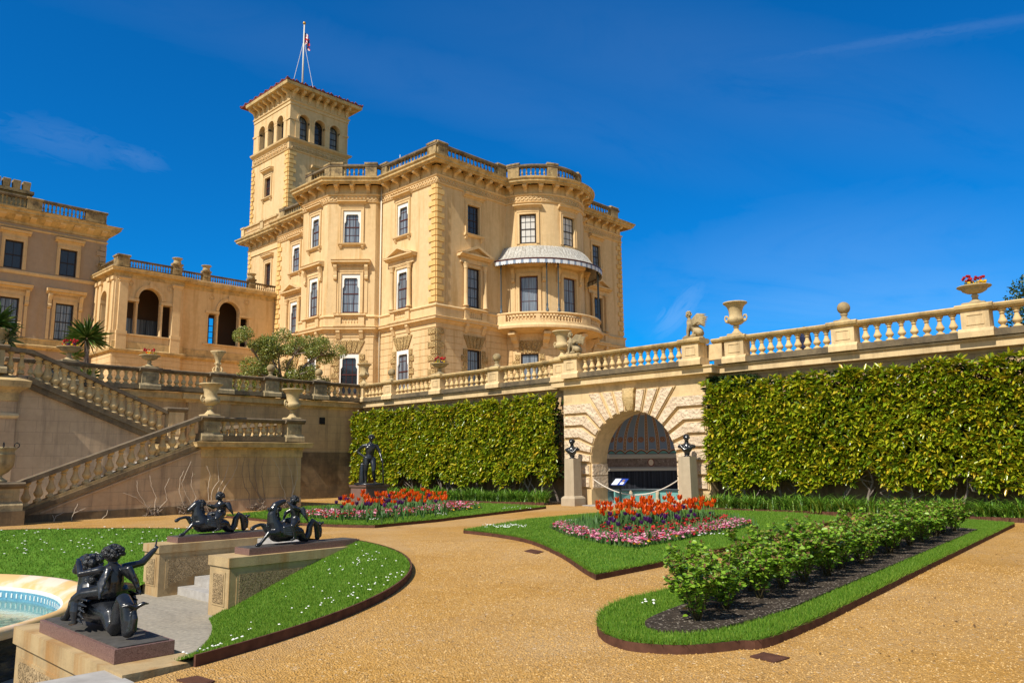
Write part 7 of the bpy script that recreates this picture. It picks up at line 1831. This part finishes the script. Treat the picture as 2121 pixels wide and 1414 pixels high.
# ------------------------------------------------------------------ sign, rope, covers, person
sy = onX(1284, 1040, 24.4)[1]
t = thing('information_lectern', 'slim post with a slanted blue and white information panel before the alcove', 'sign', (24.45, sy, 0))
mb = MB(); mb.wbox(-.025, .025, -.03, .03, 0, .93); mb.build('post', M['signpost'], t)
al_ = R(35); fp_ = lambda u, v, w: (-.02+v*math.cos(al_)-w*math.sin(al_), u, .93+v*math.sin(al_)+w*math.cos(al_))
def plate(mb, u0, u1, v0, v1, w0, w1, mi): mb.loft([[fp_(u, v, w) for u, v in ((u0, v0), (u1, v0), (u1, v1), (u0, v1))] for w in (w0, w1)], mi)
mb = MB(); plate(mb, -.30, .30, -.20, .20, -.015, 0, 0); plate(mb, .02, .285, -.185, .185, .0005, .004, 1); plate(mb, -.19, -.08, .0, .13, .0005, .004, 2); plate(mb, -.23, -.08, -.16, -.03, .0005, .004, 1)
for k in range(7): plate(mb, .05, .25-.05*(k % 3 == 2), .13-.045*k, .145-.045*k, .004, .006, 3)
mb.build('panel', [M['signblue'], M['signwhite'], M['signbrown'], M['signgrey']], t)
pts = [(25.05, UAC-1.99+3.98*i/24, 1.03-.60*(1-((i-12)/12)**2)) for i in range(25)]
mb = MB(); mb.tube(pts, .021, 7); tag(mb.build('rope_barrier', M['rope']), 'pale rope slung across the mouth of the arch', 'rope')
def cover(px, label):
    q = ccw([onZ(x, y, .004) for x, y in px]); mb = MB(); mb.hprism(q, -.02, .012)
    c = Vector((sum(p[0] for p in q)/4, sum(p[1] for p in q)/4)); 
    for k in range(1, 6):
        a = Vector(q[0]).lerp(Vector(q[3]), k/6).lerp(c, .12); b = Vector(q[1]).lerp(Vector(q[2]), k/6).lerp(c, .12); d = (b-a).normalized(); n = Vector((-d.y, d.x))*.006
        mb.hprism([tuple(a-n), tuple(b-n), tuple(b+n), tuple(a+n)], .011, .016)
    tag(mb.build('drain_cover', M['edging']), label, 'drain cover', 'rusty drain covers in the gravel')
cover([(1553, 1359), (1604, 1372), (1636, 1362), (1582, 1351)], 'rusty square drain cover in the gravel below the rose bed')
cover([(365, 1408), (420, 1425), (445, 1410), (408, 1400)], 'rusty drain cover at the bottom edge beside the nearest statue')
cover([(1086, 1141), (1112, 1147), (1126, 1142), (1100, 1137)], 'small rusty drain cover in the gravel beside the near tulip bed')
hx, hy, hz = onX(1665, 677, 29.0)
t = thing('person', 'person in a dark blue jacket standing behind the sunlit balustrade', 'person', (29.0, hy, 4.98), R(160)); s = (hz-4.98)/1.74; t.scale = (s, s, s)
mb = MB(); L = limb
def legs(mb, e=0.):
    for q in (-1, 1):
        L(mb, [(0, q*.09, .92), (.01, q*.10, .5)], [.095+e, .065+e], 10); L(mb, [(.01, q*.10, .5), (0, q*.10, .10)], [.062+e, .045+e], 9)
def torso(mb, e=0.):
    L(mb, [(0, 0, .95), (0, 0, 1.12), (0, 0, 1.32), (0, 0, 1.40)], [.14+e, .125+e, .15+e, .12+e], 12); L(mb, [(0, -.17, 1.40), (0, .17, 1.40)], [.06+e, .06+e], 9)
    for q in (-1, 1): L(mb, [(0, q*.20, 1.40), (-.02, q*.25, 1.12), (.10, q*.22, .90)], [.055+e, .045+e, .034+e], 9)
legs(mb); torso(mb); L(mb, [(0, 0, 1.42), (.01, 0, 1.53)], [.055, .05]); mb.ball((.015, 0, 1.62), .092, 14, 0, (1.08, .86, 1.25)); L(mb, [(.115, 0, 1.62), (.13, 0, 1.60)], [.014, .018], 6)
for q in (-1, 1):
    hand(mb, (.10, q*.22, .89), (.4, 0, -.9), (0, -q, 0), .16); L(mb, [(-.02, q*.10, .05), (.08, q*.11, .045), (.17, q*.12, .035)], [.045, .045, .035], 8); mb.ball((.0, q*.083, 1.62), .024, 6)
body = remesh(mb, 'body', M['skin'], t, .014, 2)
mb = MB(); torso(mb, .02); remesh(mb, 'jacket', M['jacket'], body, .016, 2)
mb = MB(); legs(mb, .018); L(mb, [(0, -.06, .93), (0, .06, .93)], [.125, .125], 10); remesh(mb, 'trousers', M['trousers'], body, .016, 2)
mb = MB(); mb.ball((-.012, 0, 1.66), .098, 14, 0, (1.02, .95, 1.05)); mb.build('hair', M['black'], body)
